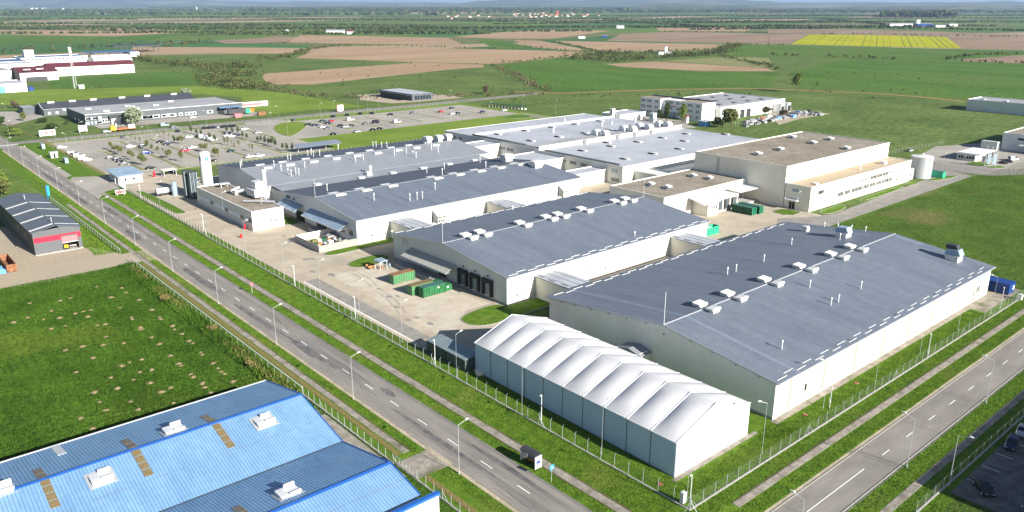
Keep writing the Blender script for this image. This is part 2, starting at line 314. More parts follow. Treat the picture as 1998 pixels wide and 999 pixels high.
def single(mb, name, m, label, cat, group=None, smooth=False):
    """a thing that is one mesh, its origin at its own base"""
    xs, ys, zs = zip(*mb.v); c = ((min(xs)+max(xs))/2, (min(ys)+max(ys))/2, min(zs))
    mb.v = [(x-c[0], y-c[1], z-c[2]) for x,y,z in mb.v]
    o = mb.build(name, m, smooth=smooth); o.location = c; return tag(o, label, cat, group)
def struct(mb, name, m): return tag(mb.build(name, m), kind='structure')
def box(name, m, parent, *b): return MB().box(*b).build(name, m, parent)
def inst(src, loc, rz=0, parent=None, scale=None):
    c = src.copy(); col.objects.link(c); c.parent = parent
    if parent is not None:
        og = ORG.get(parent.name, (0,0,0)); loc = tuple(loc[i]-og[i] for i in range(3))
    c.location = loc; c.rotation_euler = (0,0,rz)
    if scale: c.scale = scale
    return c
def copy_tree(o, parent=None):
    c = o.copy(); col.objects.link(c); c.parent = parent
    for ch in o.children: copy_tree(ch, c)
    return c
def place(proto, used, loc, rz=0, label=None, scale=None):
    o = copy_tree(proto) if used[0] else proto
    used[0] = True; o.location = loc; o.rotation_euler = (0,0,rz)
    if scale: o.scale = scale
    if label: o['label'] = label
    return o
ORD = ['first','second','third','fourth','fifth','sixth','seventh','eighth','ninth','tenth','eleventh','twelfth','thirteenth','fourteenth','fifteenth','sixteenth','seventeenth','eighteenth','nineteenth','twentieth','twenty-first','twenty-second','twenty-third','twenty-fourth','twenty-fifth','twenty-sixth','twenty-seventh','twenty-eighth','twenty-ninth','thirtieth']
def nth(i): return ORD[i] if i < 30 else 'number %d' % (i+1)
def np_mesh(name, V, Fc, m, kind=None, smooth=False):
    me = bpy.data.meshes.new(name); nv, nf, k = len(V), len(Fc), Fc.shape[1]
    me.vertices.add(nv); me.vertices.foreach_set('co', np.asarray(V, np.float32).ravel())
    me.loops.add(nf*k); me.loops.foreach_set('vertex_index', np.asarray(Fc, np.int32).ravel())
    me.polygons.add(nf); me.polygons.foreach_set('loop_start', np.arange(0, nf*k, k, dtype=np.int32)); me.polygons.foreach_set('loop_total', np.full(nf, k, np.int32))
    me.update(calc_edges=True); me.materials.append(MATS[m])
    o = bpy.data.objects.new(name, me); col.objects.link(o)
    if kind: o['kind'] = kind
    return o

# ---------------------------------------------------------------- ground, fields, roads
g = MB(); S = 42000.0
g.poly([(-S,-S,0),(S,-S,0),(S,S,0),(-S,S,0)]); struct(g, 'ground', 'far_plain')
def sheet(name, m, pts, z): 
    return struct(MB().poly([(x,y,z) for x,y in pts]), name, m)
def pxsheet(name, m, px, z): return sheet(name, m, [G(*q) for q in px], z)
def rect(name, m, x0, x1, y0, y1, z): return sheet(name, m, [(x0,y0),(x1,y0),(x1,y1),(x0,y1)], z)
FIELDS = [
 ('soil_tan', [(170,56),(350,59),(345,64),(225,71),(60,68),(0,66.5),(0,64)]),
 ('crop_green', [(0,70),(60,70.5),(225,73),(345,65.5),(300,78),(170,84),(0,88)]),
 ('soil_tan', [(260,91),(500,93),(598,96),(565,105),(480,104),(290,103),(255,97)]),
 ('crop_dark', [(350,87.5),(500,86),(610,88),(600,94),(500,92.2),(330,90)]),
 ('soil_brown', [(415,79),(500,75),(537,70),(585,72),(560,82),(500,85),(440,85)]),
 ('soil_tan', [(585,69),(582,68),(875,74),(905,88),(675,85),(561,83)]),
 ('soil_tan', [(675,91),(760,92),(1000,97),(1165,102),(1110,110),(1000,122),(960,125),(800,121),(640,115),(575,114),(600,104),(640,95)]),
 ('soil_tan', [(810,122),(942,126),(945,131),(875,136),(700,155),(612,165),(525,165),(512,152),(515,144),(625,136)]),
 ('soil_tan', [(885,72),(1000,61),(1060,58.5),(1190,60),(1120,70),(1082,75),(1000,76)]),
 ('crop_dark', [(780,70),(1000,57),(1060,56),(1000,60.5),(880,71.5)]),
 ('crop_green', [(925,75),(965,76.5),(1035,92),(1000,96),(965,95)]),
 ('soil_tan', [(1000,78),(1055,79.5),(1150,98),(1112,99),(1037,92)]),
 ('soil_tan', [(1082,79.5),(1412,87),(1390,96),(1275,100),(1190,101),(1160,97)]),
 ('soil_brown', [(1212,66),(1300,62.5),(1500,65),(1498,86),(1440,84),(1182,80),(1200,72)]),
 ('soil_tan', [(1280,54),(1470,53),(1455,61),(1287,60.5)]),
 ('soil_tan', [(1147,127),(1282,120),(1495,133),(1512,139),(1375,139),(1225,131)]),
 ('stubble', [(1292,119),(1420,111),(1500,113),(1510,134)]),
 ('soil_brown', [(1500,66),(1580,66.5),(1543,86),(1500,86)]),
 ('rapeseed', [(1580,67.5),(1693,67.8),(1845,72),(1877,94.5),(1723,91),(1543,86.5)]),
 ('soil_brown', [(1848,72.5),(1998,74),(2100,76),(2100,100),(1998,97),(1879,94.5)]),
 ('soil_brown', [(1498,57),(1648,57),(1780,60),(1998,67.5),(2100,69),(2100,74),(1998,73),(1845,71),(1498,65)]),
 ('soil_brown', [(1868,117),(1908,111),(1998,110),(2100,110),(2100,126),(1998,124),(1898,122)]),
 ('crop_green', [(1395,95),(1440,87),(1543,87.5),(1878,96),(1998,98),(2100,100),(2100,108),(1998,107),(1860,117),(1640,115),(1498,110),(1400,107)]),
 ('crop_green', [(960,127),(1110,112),(1225,133),(1375,141),(1520,141),(1500,171),(1300,176),(1070,181)]),
 ('crop_green', [(1545,141),(1640,117),(1860,119),(2100,128),(2100,215),(1890,198),(1560,173)]),
 ('mown_grass', [(0,205),(0,178),(60,176),(200,172),(380,168),(450,172),(560,182),(660,200),(715,208),(600,216),(480,229),(470,190),(330,180),(60,205)]),
 ('crop_green', [(95,158),(160,150),(330,140),(440,150),(380,166),(150,174),(100,172)]),
]
for i, (m, px) in enumerate(FIELDS):
    pxsheet('field', m, px, .02 + .004*i)
# tramlines through the rapeseed are bare strips
TOPR = [(1580+265*t, 67.7+4.2*max(0,(t-.4))/.6) for t in [k/24 for k in range(25)]]; BOTR = [(1543+334*t, 86.6+7.8*t) for t in [k/24 for k in range(25)]]
for a, b in [(TOPR[k], BOTR[k]) for k in range(1, 24) if k not in (4, 9, 15, 20)]:
    (x0,y0),(x1,y1) = G(*a), G(*b); w_r = random.uniform(.6,2.2)
    sheet('tramline', 'crop_dark', [(x0-w_r,y0),(x0+w_r,y0),(x1+w_r,y1),(x1-w_r,y1)], .16)
def strip(name, m, pts, w, z):
    pts = [Vector((*q, 0)) for q in pts]; L, Rr = [], []
    for i, p_ in enumerate(pts):
        d = (pts[min(i+1, len(pts)-1)] - pts[max(i-1, 0)]).normalized(); n = Vector((-d.y, d.x, 0))
        L.append(p_ + n*w/2); Rr.append(p_ - n*w/2)
    mb = MB()
    for i in range(len(pts)-1): mb.poly([(*L[i].xy, z), (*Rr[i].xy, z), (*Rr[i+1].xy, z), (*L[i+1].xy, z)])
    return struct(mb, name, m)
strip('reed_belt', 'reed', [G(*q) for q in [(1000,180),(1100,182),(1200,178.5),(1300,175),(1450,172.5),(1560,176),(1650,180),(1720,183.5),(1800,190),(1885,199)]], 9, .14)
strip('country_road', 'asphalt', [G(*q) for q in [(1240,80),(1440,86.5),(1545,88),(1700,92),(1878,96),(2100,100)]], 7, .15)
strip('country_road', 'asphalt', [G(*q) for q in [(260,93),(300,88),(345,82.5),(385,77)]], 7, .15)

# near lawns
rect('rough_field', 'field_grass', -60, 58.1, 60, 236, .012)
rect('verge', 'verge_grass', 58.1, 85, 20, 480, .014)
rect('verge', 'verge_grass', 85, 330, 34, 60, .015)
rect('works_lawn', 'verge_grass', 84, 224, 58, 126, .018)
rect('side_meadow', 'side_grass', 224, 640, -20, 124, .016)
rect('car_park_lawn', 'mown_grass', 85, 360, 356, 482, .0165)
rect('strip_lawn', 'meadow_grass', -60, 58, 236, 480, .0155)
# main road and side road
def dash_rows(parent, bits, z):
    for x0, x1, y0, y1 in bits: box('lane_dash', 'road_paint', parent, x0, x1, y0, y1, z, z+.006)
roadA = rect('road', 'asphalt', 65.3, 72.6, -40, 900, .05)
dash_rows(roadA, [(69.02, 69.2, 95.4+8.94*k-1.45, 95.4+8.94*k+1.45) for k in range(-6, 40)], .054)
rect('road_shoulder', 'gutter_sand', 64.35, 65.3, -40, 465, .04)
roadB = rect('road', 'asphalt_b', 72.6, 420, 43.4, 49.9, .048)
dash_rows(roadB, [(120.9+8.75*k-1.3, 120.9+8.75*k+1.3, 46.6, 46.75) for k in range(0, 22)] + [(92, 113.5, 46.6, 46.74)], .052)
rect('road_shoulder', 'gutter_sand', 76, 420, 49.9, 50.75, .04)
roadD = rect('road', 'asphalt', 72.6, 560, 481.5, 490.5, .052)
rect('pavement', 'kerb_stone', 84, 420, 478.6, 480.6, .06)
for x, y, sx, sy in ((68.0,146,1.7,9),(67.6,206,1.6,14),(70.6,118,1.2,2.6),(67.2,262,1.8,8),(66.9,330,1.5,16),(67.4,372,1.6,20),(70.8,300,1.3,10),(67.8,98,1.0,18),(71.1,83,1.0,9),(67.4,171,1.0,12)):
    pts = []
    for i in range(14):
        a = 2*math.pi*i/14; k = random.uniform(.7, 1.15); pts.append((x + sx*k*math.cos(a)*.7, y + sy*k*math.sin(a)))
    sheet('road_patch', 'asphalt_patch', pts, .056 + random.uniform(0, .004))
sheet('road_patch', 'asphalt_patch', [(67.9,133.4),(69.0,133.2),(69.2,138.2),(68.1,138.4)], .0615)
strip('wheel_track', 'asphalt_worn', [(67.5+.15*math.sin(y*.05), y) for y in range(-30, 470, 10)], 1.5, .0525)
strip('wheel_track', 'asphalt_worn', [(70.9+.12*math.sin(y*.04), y) for y in range(-30, 470, 10)], .9, .0525)
for i in range(46):
    y = random.uniform(70, 300); x = random.uniform(66, 72); pts = [(x, y)]
    for k in range(random.randint(3, 8)):
        x += random.uniform(-.35, .35); y += random.uniform(.5, 2.0); pts.append((min(72.3, max(65.6, x)), y))
    strip('road_crack', 'rubber' if i % 3 else 'asphalt_patch', pts, random.uniform(.03, .09), .0625 + .0003*i)
for i, y in enumerate((104, 131, 157, 188, 214, 246, 275)): strip('road_joint', 'asphalt_patch', [(65.4, y), (69, y+.15), (72.5, y-.1)], .08, .0622)
for i, x in enumerate((96, 118.5, 134, 150.2, 172, 195)): strip('road_joint', 'asphalt_patch', [(x, 43.5), (x-.3, 46.6), (x-.8, 49.8)], .1, .0622)
# zebra and side entrance widening
for k in range(11): box('zebra_bar', 'road_paint', roadA, 66+.78*k, 66.45+.78*k, 479.5, 483, .056, .062)
sheet('forecourt', 'pavers_lot', [(72.6,366),(75,372),(84.5,366),(90,366),(90,338),(84.5,337),(78,334),(72.6,322)], .058)
sheet('lay_by', 'pavers_lot', [(72.6,372),(75.6,376),(75.6,470),(72.6,478)], .058)
sheet('dirt_track', 'dirt_pale', [(-40,226),(26,231),(38.5,230),(53.5,231.5),(58.5,232.5),(64.8,230.5),(64.8,243.5),(58.5,243),(53.5,257),(39,257),(38.5,300),(28,300),(20,262),(8,256),(-40,262)], .03)
sheet('driveway', 'path_concrete', [(58.2,90.2),(64.4,90.2),(64.4,96.3),(58.2,96.3)], .045)
# pavements along the roads, slab by slab where they can be told apart
def slabs(name, m, ax, a0, a1, b0, b1, L, z, gap=.06):
    base = struct(MB().box(a0, a1, b0, b1, z-.03, z-.012), name, 'plinth')
    v = a0 if ax == 0 else b0; e = a1 if ax == 0 else b1; src = None; og = None
    while v < e:
        if ax == 1: c = ((a0+a1)/2, v+L/2, z); s_ = (a1-a0, L-gap)
        else: c = (v+L/2, (b0+b1)/2, z); s_ = (L-gap, b1-b0)
        if src is None:
            src = MB().box(-s_[0]/2, s_[0]/2, -s_[1]/2, s_[1]/2, -.015, .02).build('slab', m, base); src.location = c
        else:
            o = src.copy(); col.objects.link(o); o.location = (c[0]+random.uniform(-.05,.05), c[1]+random.uniform(-.05,.05), c[2]+random.uniform(-.008,.012)); o.rotation_euler = (random.uniform(-.006,.006), random.uniform(-.006,.006), random.uniform(-.01,.01))
        v += L
slabs('pavement', 'path_concrete', 1, 75.6, 77.1, 20, 330, 3.0, .05)
slabs('pavement', 'path_concrete', 1, 60.9, 62.1, 98, 320, 3.0, .05)
slabs('pavement', 'path_concrete', 0, 90, 300, 53.7, 54.9, 3.0, .05)
slabs('pavement', 'path_concrete', 0, 95, 200, 38.7, 39.9, 3.0, .05)
strip('leaf_litter', 'dry_leaves', [(60.2, y) for y in range(98, 232, 6)], .9, .052)
strip('leaf_litter', 'dry_leaves', [(60.0, y) for y in range(60, 92, 6)], 1.0, .052)
# kerbs
def kerb(pts, w=.16, h=.13, z=.0, name='kerb'):
    pts = [Vector((*q, 0)) for q in pts]; mb = MB(); n = len(pts)
    for i in range(n-1):
        d = (pts[i+1]-pts[i]).normalized(); nn = Vector((-d.y, d.x, 0))*w/2; a, b = pts[i], pts[i+1]
        vs = [a+nn, a-nn, b-nn, b+nn]
        mb.add([(*v.xy, z) for v in vs] + [(*v.xy, z+h) for v in vs], [(0,3,2,1),(4,5,6,7),(0,1,5,4),(1,2,6,5),(2,3,7,6),(3,0,4,7)])
    return struct(mb, name, 'kerb_stone')
kerb([(72.72,50.8),(72.72,318)]); kerb([(72.7,378),(72.7,478)]); kerb([(65.2,96.6),(65.2,228)]); kerb([(65.2,50),(65.2,90)])
kerb([(76,50.0),(420,50.0)]); kerb([(74,43.3),(420,43.3)])
strip('ditch', 'asphalt_patch', [(73.0, y) for y in (50.9, 120, 200, 318)], .2, .06)
strip('ditch', 'bark', [(77.25+.12*math.sin(y*.3), y) for y in range(30, 320, 3)], .22, .075)
strip('ditch', 'bark', [(75.5+.1*math.sin(y*.4), y) for y in range(30, 320, 3)], .12, .075)
strip('ditch', 'bark', [(62.25+.1*math.sin(y*.4), y) for y in range(98, 320, 3)], .2, .075)
strip('ditch', 'asphalt_patch', [(x, 43.0) for x in (74, 150, 250)], .22, .06)
strip('ditch', 'bark', [(x, 55.05+.08*math.sin(x*.4)) for x in range(90, 300, 3)], .18, .075)

# works yard
sheet('yard', 'pavers_tan', [(86.6,131),(87,131),(88,116),(90,112),(116.2,112),(116.2,140),(224,124),(256,124),(256,200),(240,210),(240,335),(116,335),(104,365),(88.5,365),(88.5,346),(86,342),(85.2,300),(85.2,252),(86.3,249),(86.5,200)], .03)
pxsheet('yard_patch', 'pavers_pale', [(640,537),(735,522),(800,548),(880,566),(958,592),(908,606),(893,640),(860,655),(700,566)], .0335)
for i in range(16):
    x, y = random.uniform(92,104), random.uniform(140,235); rr = random.uniform(.3,1.1); pts = [(x+rr*random.uniform(.6,1.2)*math.cos(a*.52), y+rr*1.6*random.uniform(.6,1.2)*math.sin(a*.52)) for a in range(12)]
    sheet('yard_stain', 'pavers_grey', pts, .0342+.0002*i)
for i in range(0, 9, 3):
    x = 94+i*.9; y0 = 150+7*i; pts = [(x+4*math.sin((k+i)/5.0), y0+k*2.2) for k in range(9)]; strip('tyre_track', 'pavers_grey', pts, .22, .0372+.0002*i); strip('tyre_track', 'pavers_grey', [(a+1.7, b) for a, b in pts], .22, .0392+.0002*i)
strip('yard_lane', 'pavers_grey', [(89.9,134),(89.9,186)], 3.6, .036)
box('yard_line', 'road_paint', bpy.data.objects['yard_lane'], 87.5, 87.8, 134, 186, .040, .046)
sheet('service_road', 'pavers_grey', [(214,124),(236,123.2),(304,123.8),(366,124.6),(374,146),(346,150),(346,134.5),(262,130.5),(252,133),(240,140),(216,124.5)], .034)
sheet('service_lot', 'pavers_lot', [(336,148),(372,148),(384,172),(350,196),(336,196)], .04)
sheet('right_road', 'asphalt', [(366,149),(384,147),(392,121),(420,108),(420,92),(384,112),(372,120)], .036)
sheet('right_yard', 'pavers_lot', [(384,147),(396,160),(430,166),(470,150),(520,110),(430,96),(392,121)], .042)
strip('perimeter_road', 'asphalt', [(366,149),(362,200),(352,262),(346,330),(352,372),(352,400)], 8, .044)
def island(name, pts, m='verge_grass', z=.03, h=.12, smooth=2):
    for _ in range(smooth):
        q = []
        for i in range(len(pts)):
            a, b = pts[i], pts[(i+1) % len(pts)]
            q += [(a[0]*.75+b[0]*.25, a[1]*.75+b[1]*.25), (a[0]*.25+b[0]*.75, a[1]*.25+b[1]*.75)]
        pts = q
    kerb(pts + [pts[0]], .2, h, z)
    return sheet(name, m, pts, z+h-.02)
island('lawn', [(103.4,206),(103.4,201.3),(113.5,201.6),(140,201.8),(140,205.8),(116,205.4)])
island('lawn', [(104,193),(103.2,187.5),(107,185.2),(116.3,187.6),(116.3,194.5)])
island('lawn', [(103.4,139.5),(102,134),(105.5,130.6),(111.5,130.8),(134,130.5),(134,136.8),(116.2,136.8),(115.5,140.8)])
island('lawn', [(86.3,327),(86.3,282),(88.6,278.5),(90.6,281),(89.4,325)], smooth=1)
island('lawn', [(108.7,241),(115,241),(115,252),(108.7,252)], smooth=1)
island('lawn', [(258,135.6),(258,132.2),(264,131),(274,132.5),(276,136)], smooth=1)
island('lawn', [(289,132.3),(322,133.2),(322,136),(289,135.6)], smooth=1)
island('lawn', [(327,133),(334,133),(334,136),(327,136)], smooth=1)
island('lawn', [(246,139),(254.5,138.5),(254.5,146),(247,147)], smooth=1)
island('lawn', [(340,131.5),(360,127.5),(362,130.5),(346,134)], smooth=1)
island('lawn', [(392.5,138),(392,131),(397,127.5),(404,131),(401,137)], 'verge_grass', .045)
island('lawn', [(391,129),(391,124.5),(397,121),(399,126)], 'verge_grass', .045)
island('lawn', [(330,409-20),(336,398),(350,400),(352,388),(342,380)], 'verge_grass', .05)
island('lawn', [(191,412),(199,416),(226,452),(222,466),(208,462),(196,440)], 'mown_grass', .05)
strip('wall_apron', 'path_concrete', [(115.6, 64.0), (215, 64.0)], 1.3, .035)
strip('wall_apron', 'path_concrete', [(88, 64.2), (110.5, 64.2)], .8, .035)
rect('end_apron', 'path_concrete', 200, 224, 60, 63.4, .034)
rect('end_pad', 'dirt_pale', 214.6, 222, 62, 124, .026)
# car parks
rect('car_park', 'pavers_lot', 87.5, 192, 360, 474, .036)
rect('car_park', 'pavers_lot', 196, 352, 401.5, 466, .037)
sheet('car_park_lane', 'pavers_lot', [(186,402),(205,400.5),(205,412),(192,412),(222,470),(214,481.6),(196,481.6),(190,460)], .038)
LOT1 = [(102.5,367,431),(117.2,361,456),(132,363,457),(150.8,363,400),(152.5,413,457),(168.2,366,401),(169.8,412,455),(185,410,456)]
LOT2 = [(232.5,412,456),(249.5,412,456),(266,412,456),(283,412,456),(300.2,412,456),(317,412,456),(334,412,452)]
for x, y0, y1 in LOT1 + LOT2:
    strip('planting_strip', 'stubble', [(x, y0+2), (x, y1-2)], 1.5, .06)
    for y, s_ in ((y0+1, 1), (y1-1, -1)):
        island('strip_end', [(x-4.5, y-s_*1.2), (x+4.5, y-s_*1.2), (x+4.2, y+s_*1.2), (x-4.2, y+s_*1.2)], 'mown_grass', .04, smooth=1)
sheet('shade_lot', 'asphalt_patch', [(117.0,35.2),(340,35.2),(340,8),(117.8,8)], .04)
for k in range(12): box('bay_line', 'road_paint', bpy.data.objects['shade_lot'], 122.9+5.7*k, 123.02+5.7*k, 32.4, 35.0, .044, .05)
for k in range(6):
    a = R(200+18*k); box('bay_line', 'road_paint', bpy.data.objects['shade_lot'], 126.2+5*math.cos(a)-.35, 126.2+5*math.cos(a)+.35, 28.6+5*math.sin(a)-.06, 28.6+5*math.sin(a)+.06, .044, .05)
sheet('bare_ground', 'dirt_pale', [(318,505),(336,500),(380,500),(384,520),(362,566),(330,570),(312,540)], .150)
sheet('bare_ground', 'dirt_pale', [G(*q) for q in [(200,216),(215,222),(275,242),(250,246),(190,226)]], .029)
sheet('hard_standing', 'pavers_lot', [(122,512),(222,505),(222,528.5),(122,528.5)], .152)
sheet('hard_standing', 'pavers_lot', [(84,560),(109,590),(109,625),(90,640),(78,600)], .152)
sheet('hard_standing', 'dirt_pale', [G(*q) for q in [(1520,244),(1500,222),(1530,214),(1570,216),(1620,222),(1560,232)]], .03)
sheet('hard_standing', 'pavers_lot', [G(*q) for q in [(1225,222),(1330,236),(1360,250),(1300,250),(1180,228)]], .031)

# ---------------------------------------------------------------- halls with a low ridge
def ridge_fn(y0, yr, y1, z0, zr, z1):
    return lambda x, y: (z0 + (zr-z0)*(y-y0)/(yr-y0)) if y < yr else (zr + (z1-zr)*(y-yr)/(y1-yr))
def slope_slab(mb, x0, x1, ya, za, yb, zb, t=.22):
    return mb.prism([(ya, za), (yb, zb), (yb, zb-t), (ya, za-t)], 0, x0, x1)
def gable_hall(label, cat, x0, x1, y0, yr, y1, z0, zr, z1, roofm, gablem, sidem, ov=.7, name='factory_hall', ridge_cap='galv_light', panels=0):
    T = thing(name, label, cat, ((x0+x1)/2, (y0+y1)/2, 0))
    e = .24
    poly = [(y0,0),(y1,0),(y1,z1-e),(yr,zr-e),(y0,z0-e)]
    MB().prism(poly, 0, x0+.3, x1).build('wall', sidem, T)
    # gable cladding facing the road
    f = ridge_fn(y0, yr, y1, z0, zr, z1)
    if panels:
        MB().prism(poly, 0, x0+.02, x0+.3).build('seam_backing', 'seam_pale', T)
        w = (y1-y0)/panels
        for k in range(panels):
            a, b = y0+k*w+.07, y0+(k+1)*w-.07
            q = [(a,.5),(b,.5),(b,f(0,b)-e-.01)] + ([(yr, zr-e-.01)] if a < yr < b else []) + [(a,f(0,a)-e-.01)]
            MB().prism(q, 0, x0, x0+.019).build('wall_panel', gablem, T)
        MB().box(x0-.02, x0+.019, y0, y1, 0, .48).build('plinth', 'plinth', T)
    else:
        MB().prism([(y0,.5),(y1,.5),(y1,z1-e-.01),(yr,zr-e-.01),(y0,z0-e-.01)], 0, x0, x0+.3).build('gable_wall', gablem, T)
        MB().box(x0-.02, x0+.29, y0, y1, 0, .49).build('plinth', 'plinth', T)
    s0 = (zr-z0)/(yr-y0); s1 = (zr-z1)/(y1-yr)
    rf = MB(); slope_slab(rf, x0-.45, x1+.45, y0-ov, z0-s0*ov, yr, zr); roof = rf.build('roof_slope', roofm, T)
    rf = MB(); slope_slab(rf, x0-.45, x1+.45, yr, zr, y1+ov, z1-s1*ov); rf.build('roof_slope', roofm, T)
    if ridge_cap: MB().prism([(yr-.22, zr-.22*s0+.03),(yr, zr+.05),(yr+.22, zr-.22*s1+.03),(yr, zr+.02)], 0, x0-.4, x1+.4).build('ridge_cap', ridge_cap, T)
    MB().box(x0-.4, x1+.4, y0-ov-.16, y0-ov-.01, z0-s0*ov-.2, z0-s0*ov+.0).build('gutter', 'galv', T)
    # verge trim
    tr = MB()
    for ya, za, yb, zb in ((y0-ov, z0-s0*ov, yr, zr), (yr, zr, y1+ov, z1-s1*ov)):
        tr.prism([(ya, za+.03), (yb, zb+.03), (yb, zb-.3), (ya, za-.3)], 0, x0-.55, x0-.46)
    tr.build('verge_trim', 'galv', T)
    return T, f
hood_src = {}
def hood(T, x, y, z, s, light=True):
    """smoke vent standing beside the ridge: curb, tilted lid, flap arms"""
    if 'lid' not in hood_src:
        c = MB().box(-1.1, 1.1, -1.0, 1.0, -.3, .42); hood_src['curb'] = c.build('vent_curb', 'offwhite')
        l = MB().prism([(-1.15,.43),(1.15,.43),(1.0,.86),(-.9,.62)], 0, -1.3, 1.3); hood_src['lid'] = l.build('vent_lid', 'white_paint')
        a = MB().box(-1.45,-1.31,-.9,.9,.35,.75); hood_src['arm'] = a.build('vent_arm', 'alu'); a = MB().box(1.31,1.45,-.9,.9,.35,.75); hood_src['arm2'] = a.build('vent_arm', 'alu')
        for o in hood_src.values(): o.parent = T; o.location = (0,0,-.0); 
        firsts = True
    else: firsts = False
    og = ORG[T.name]; loc = (x-og[0], y-og[1], z-og[2]); rz = 0 if s > 0 else math.pi
    v = None
    for k in ('curb', 'lid', 'arm', 'arm2'):
        o = hood_src[k] if firsts else hood_src[k].copy()
        if not firsts: col.objects.link(o)
        if k == 'curb': o.parent = T; o.location = loc; o.rotation_euler = (0,0,rz); v = o
        else: o.parent = v; o.location = (0,0,0); o.rotation_euler = (0,0,0)
pipe_src = []
def flue(T, x, y, z, h=1.9):
    if not pipe_src:
        p_ = MB().cyl(0,0,-.3,1.5,.12,8); p_ = p_.build('flue', 'galv_light'); p_.parent = T
        c_ = MB().cyl(0,0,1.5,1.9,.22,8,.1).build('flue_cap', 'galv_light'); c_.parent = p_; pipe_src.extend([p_, c_])
        p, c = p_, c_
    else:
        p, c = pipe_src[0].copy(), pipe_src[1].copy(); col.objects.link(p); col.objects.link(c); p.parent = T; c.parent = p
    og = ORG[T.name]; p.location = (x-og[0], y-og[1], z-og[2]); p.scale = (1,1,h/1.9)
box_src = {}
def unit(kind, m, dims, T, x, y, z, rz=0):
    """repeated small roof or wall piece of given size sharing one mesh"""
    key = (kind, m, dims)
    if key not in box_src:
        sx, sy, sz = dims; me = MB().box(-sx/2,sx/2,-sy/2,sy/2,0,sz).build(kind, m); box_src[key] = me; o = me; o.parent = T
    else:
        o = box_src[key].copy(); col.objects.link(o); o.parent = T
    og = ORG.get(T.name, (0,0,0)); o.location = (x-og[0], y-og[1], z-og[2]); o.rotation_euler = (0,0,rz); ORG[o.name] = og
    return o
def snow_guards(T, f, x0, x1, ye, s, rise=.0):
    x, k = x0, 0
    while x < x1:
        y = ye + s*(.9 + .75*(k % 2)); unit('snow_guard', 'white_paint', (3.0,.05,.1), T, x+1.7, y, f(x, y)-.01)
        x += 3.15; k += 1
def downpipes(T, xs, y, z1, m='downpipe_tan'):
    for x in xs: unit('downpipe', m, (.22,.12,round(z1,2)), T, x, y, .25)

# big hall nearest the side road
hC, fC = gable_hall('largest slate-roofed factory hall behind the white storage tent, nearest the side road', 'factory hall', 116.3, 214, 64.7, 89.4, 122, 7.5, 10.5, 7.1, 'roof_slate', 'panel_beige', 'wall_cream', panels=14)
z4 = zf(1450,500,.3); z3 = zf(1000,450,.25); z4b = zf(1498,450,.25)
for q in (z3(1560,640), z3(1775,555), z4b(70,430), z4b(340,325), z4b(585,225), z4b(735,165)):
    x, _ = onY(*q, 87.9); hood(hC, x, 87.9, fC(x, 87.9), -1); hood(hC, x+.3, 91.3, fC(x, 91.3), 1)
for q in ((1579.6,561.5),(1621,596),(1635.4,590),(1679.5,563.6),(1525,681.5),(1490,510.5),(1419,535.7),(1435.7,530),(1544,477.5),(1638.5,468)):
    x, y, z = onRoof(*q, fC); flue(hC, x, y, z)
for x, y in ((213,109),(213,105),(213,101),(213,97)): flue(hC, x, y, fC(x, y), 1.5)
snow_guards(hC, fC, 116.5, 211, 63.9, 1); snow_guards(hC, fC, 117, 211, 122.5, -1)
MB().add([(122,64.1,fC(0,64.1)+.03),(123.4,64.1,fC(0,64.1)+.03),(123.4,89,fC(0,89)+.03),(122,89,fC(0,89)+.03)], [(0,1,2,3)]).build('roof_strip', 'roof_strip', hC)
MB().add([(122,89.8,fC(0,89.8)+.03),(123.4,89.8,fC(0,89.8)+.03),(123.4,122,fC(0,122)+.03),(122,122,fC(0,122)+.03)], [(0,1,2,3)]).build('roof_strip', 'roof_strip', hC)
for x0, x1, y0, y1 in ((207.4,209.6,72.5,79.6),(211.2,213.5,81.5,88.6),(207.8,210,94,101.5)):
    MB().add([(x0,y0,fC(0,y0)+.04),(x1,y0,fC(0,y0)+.04),(x1,y1,fC(0,y1)+.04),(x0,y1,fC(0,y1)+.04)], [(0,1,2,3)]).build('roof_strip', 'roof_strip', hC)
downpipes(hC, [121.3+11.9*k for k in range(8)], 64.62, 6.9)
for x, z, w, h in ((127.2,0.1,1.1,2.2),(186,0.1,1.2,2.3),(206.5,.1,1.2,2.2),(208.2,.1,1.2,2.2)): box('door', 'offwhite', hC, x-w/2, x+w/2, 64.60, 64.69, z, z+h)
for x in (126.4, 206.2, 207.4): box('window', 'glass', hC, x, x+.5, 64.58, 64.69, 2.4, 3.7)
box('wall_sign', 'glass_blue', hC, 205.5, 210.5, 64.6, 64.69, 5.6, 6.7)
for y in (68,73,78,83,94,99,104,109,114,118): box('gutter_bracket', 'galv', hC, 115.9, 116.29, y-.15, y+.15, fC(0,y)-.75, fC(0,y)-.42)
MB().cyl(116.0,89.4,10.3,17.2,.06,6).build('lightning_rod', 'galv_light', hC)
rt = MB().cyl(116.05,89.4,8.4,8.5,.25,6).build('rod_bracket', 'galv', hC)
# roof air handlers at the far end
for (px, py, s_, mm) in ((1860,487,1.02,'glass_blue'),(1645,456,1.0,'glass_blue'),(1571,445,.55,'galv_light')):
    x, y, z = onRoof(px, py+ (20 if s_>1 else 6), fC)
    a = MB().box(x-1.5*s_, x+1.5*s_, y-1.5*s_, y+1.5*s_, z-.3, z+1.4*s_).build('air_handler', 'offwhite', hC)
    MB().prism([(y-1.9*s_,z+1.42*s_),(y+1.9*s_,z+1.42*s_),(y+1.5*s_,z+2.7*s_),(y-1.2*s_,z+2.9*s_)], 0, x-1.3*s_, x+1.3*s_).build('hood', mm, a)
    if s_ > 1: MB().prism([(y-1.0,z+2.85),(y+1.9,z+2.9),(y+2.1,z+3.8),(y-.4,z+3.9)], 0, x-.8, x+1.1).build('duct', 'dark_steel', a)

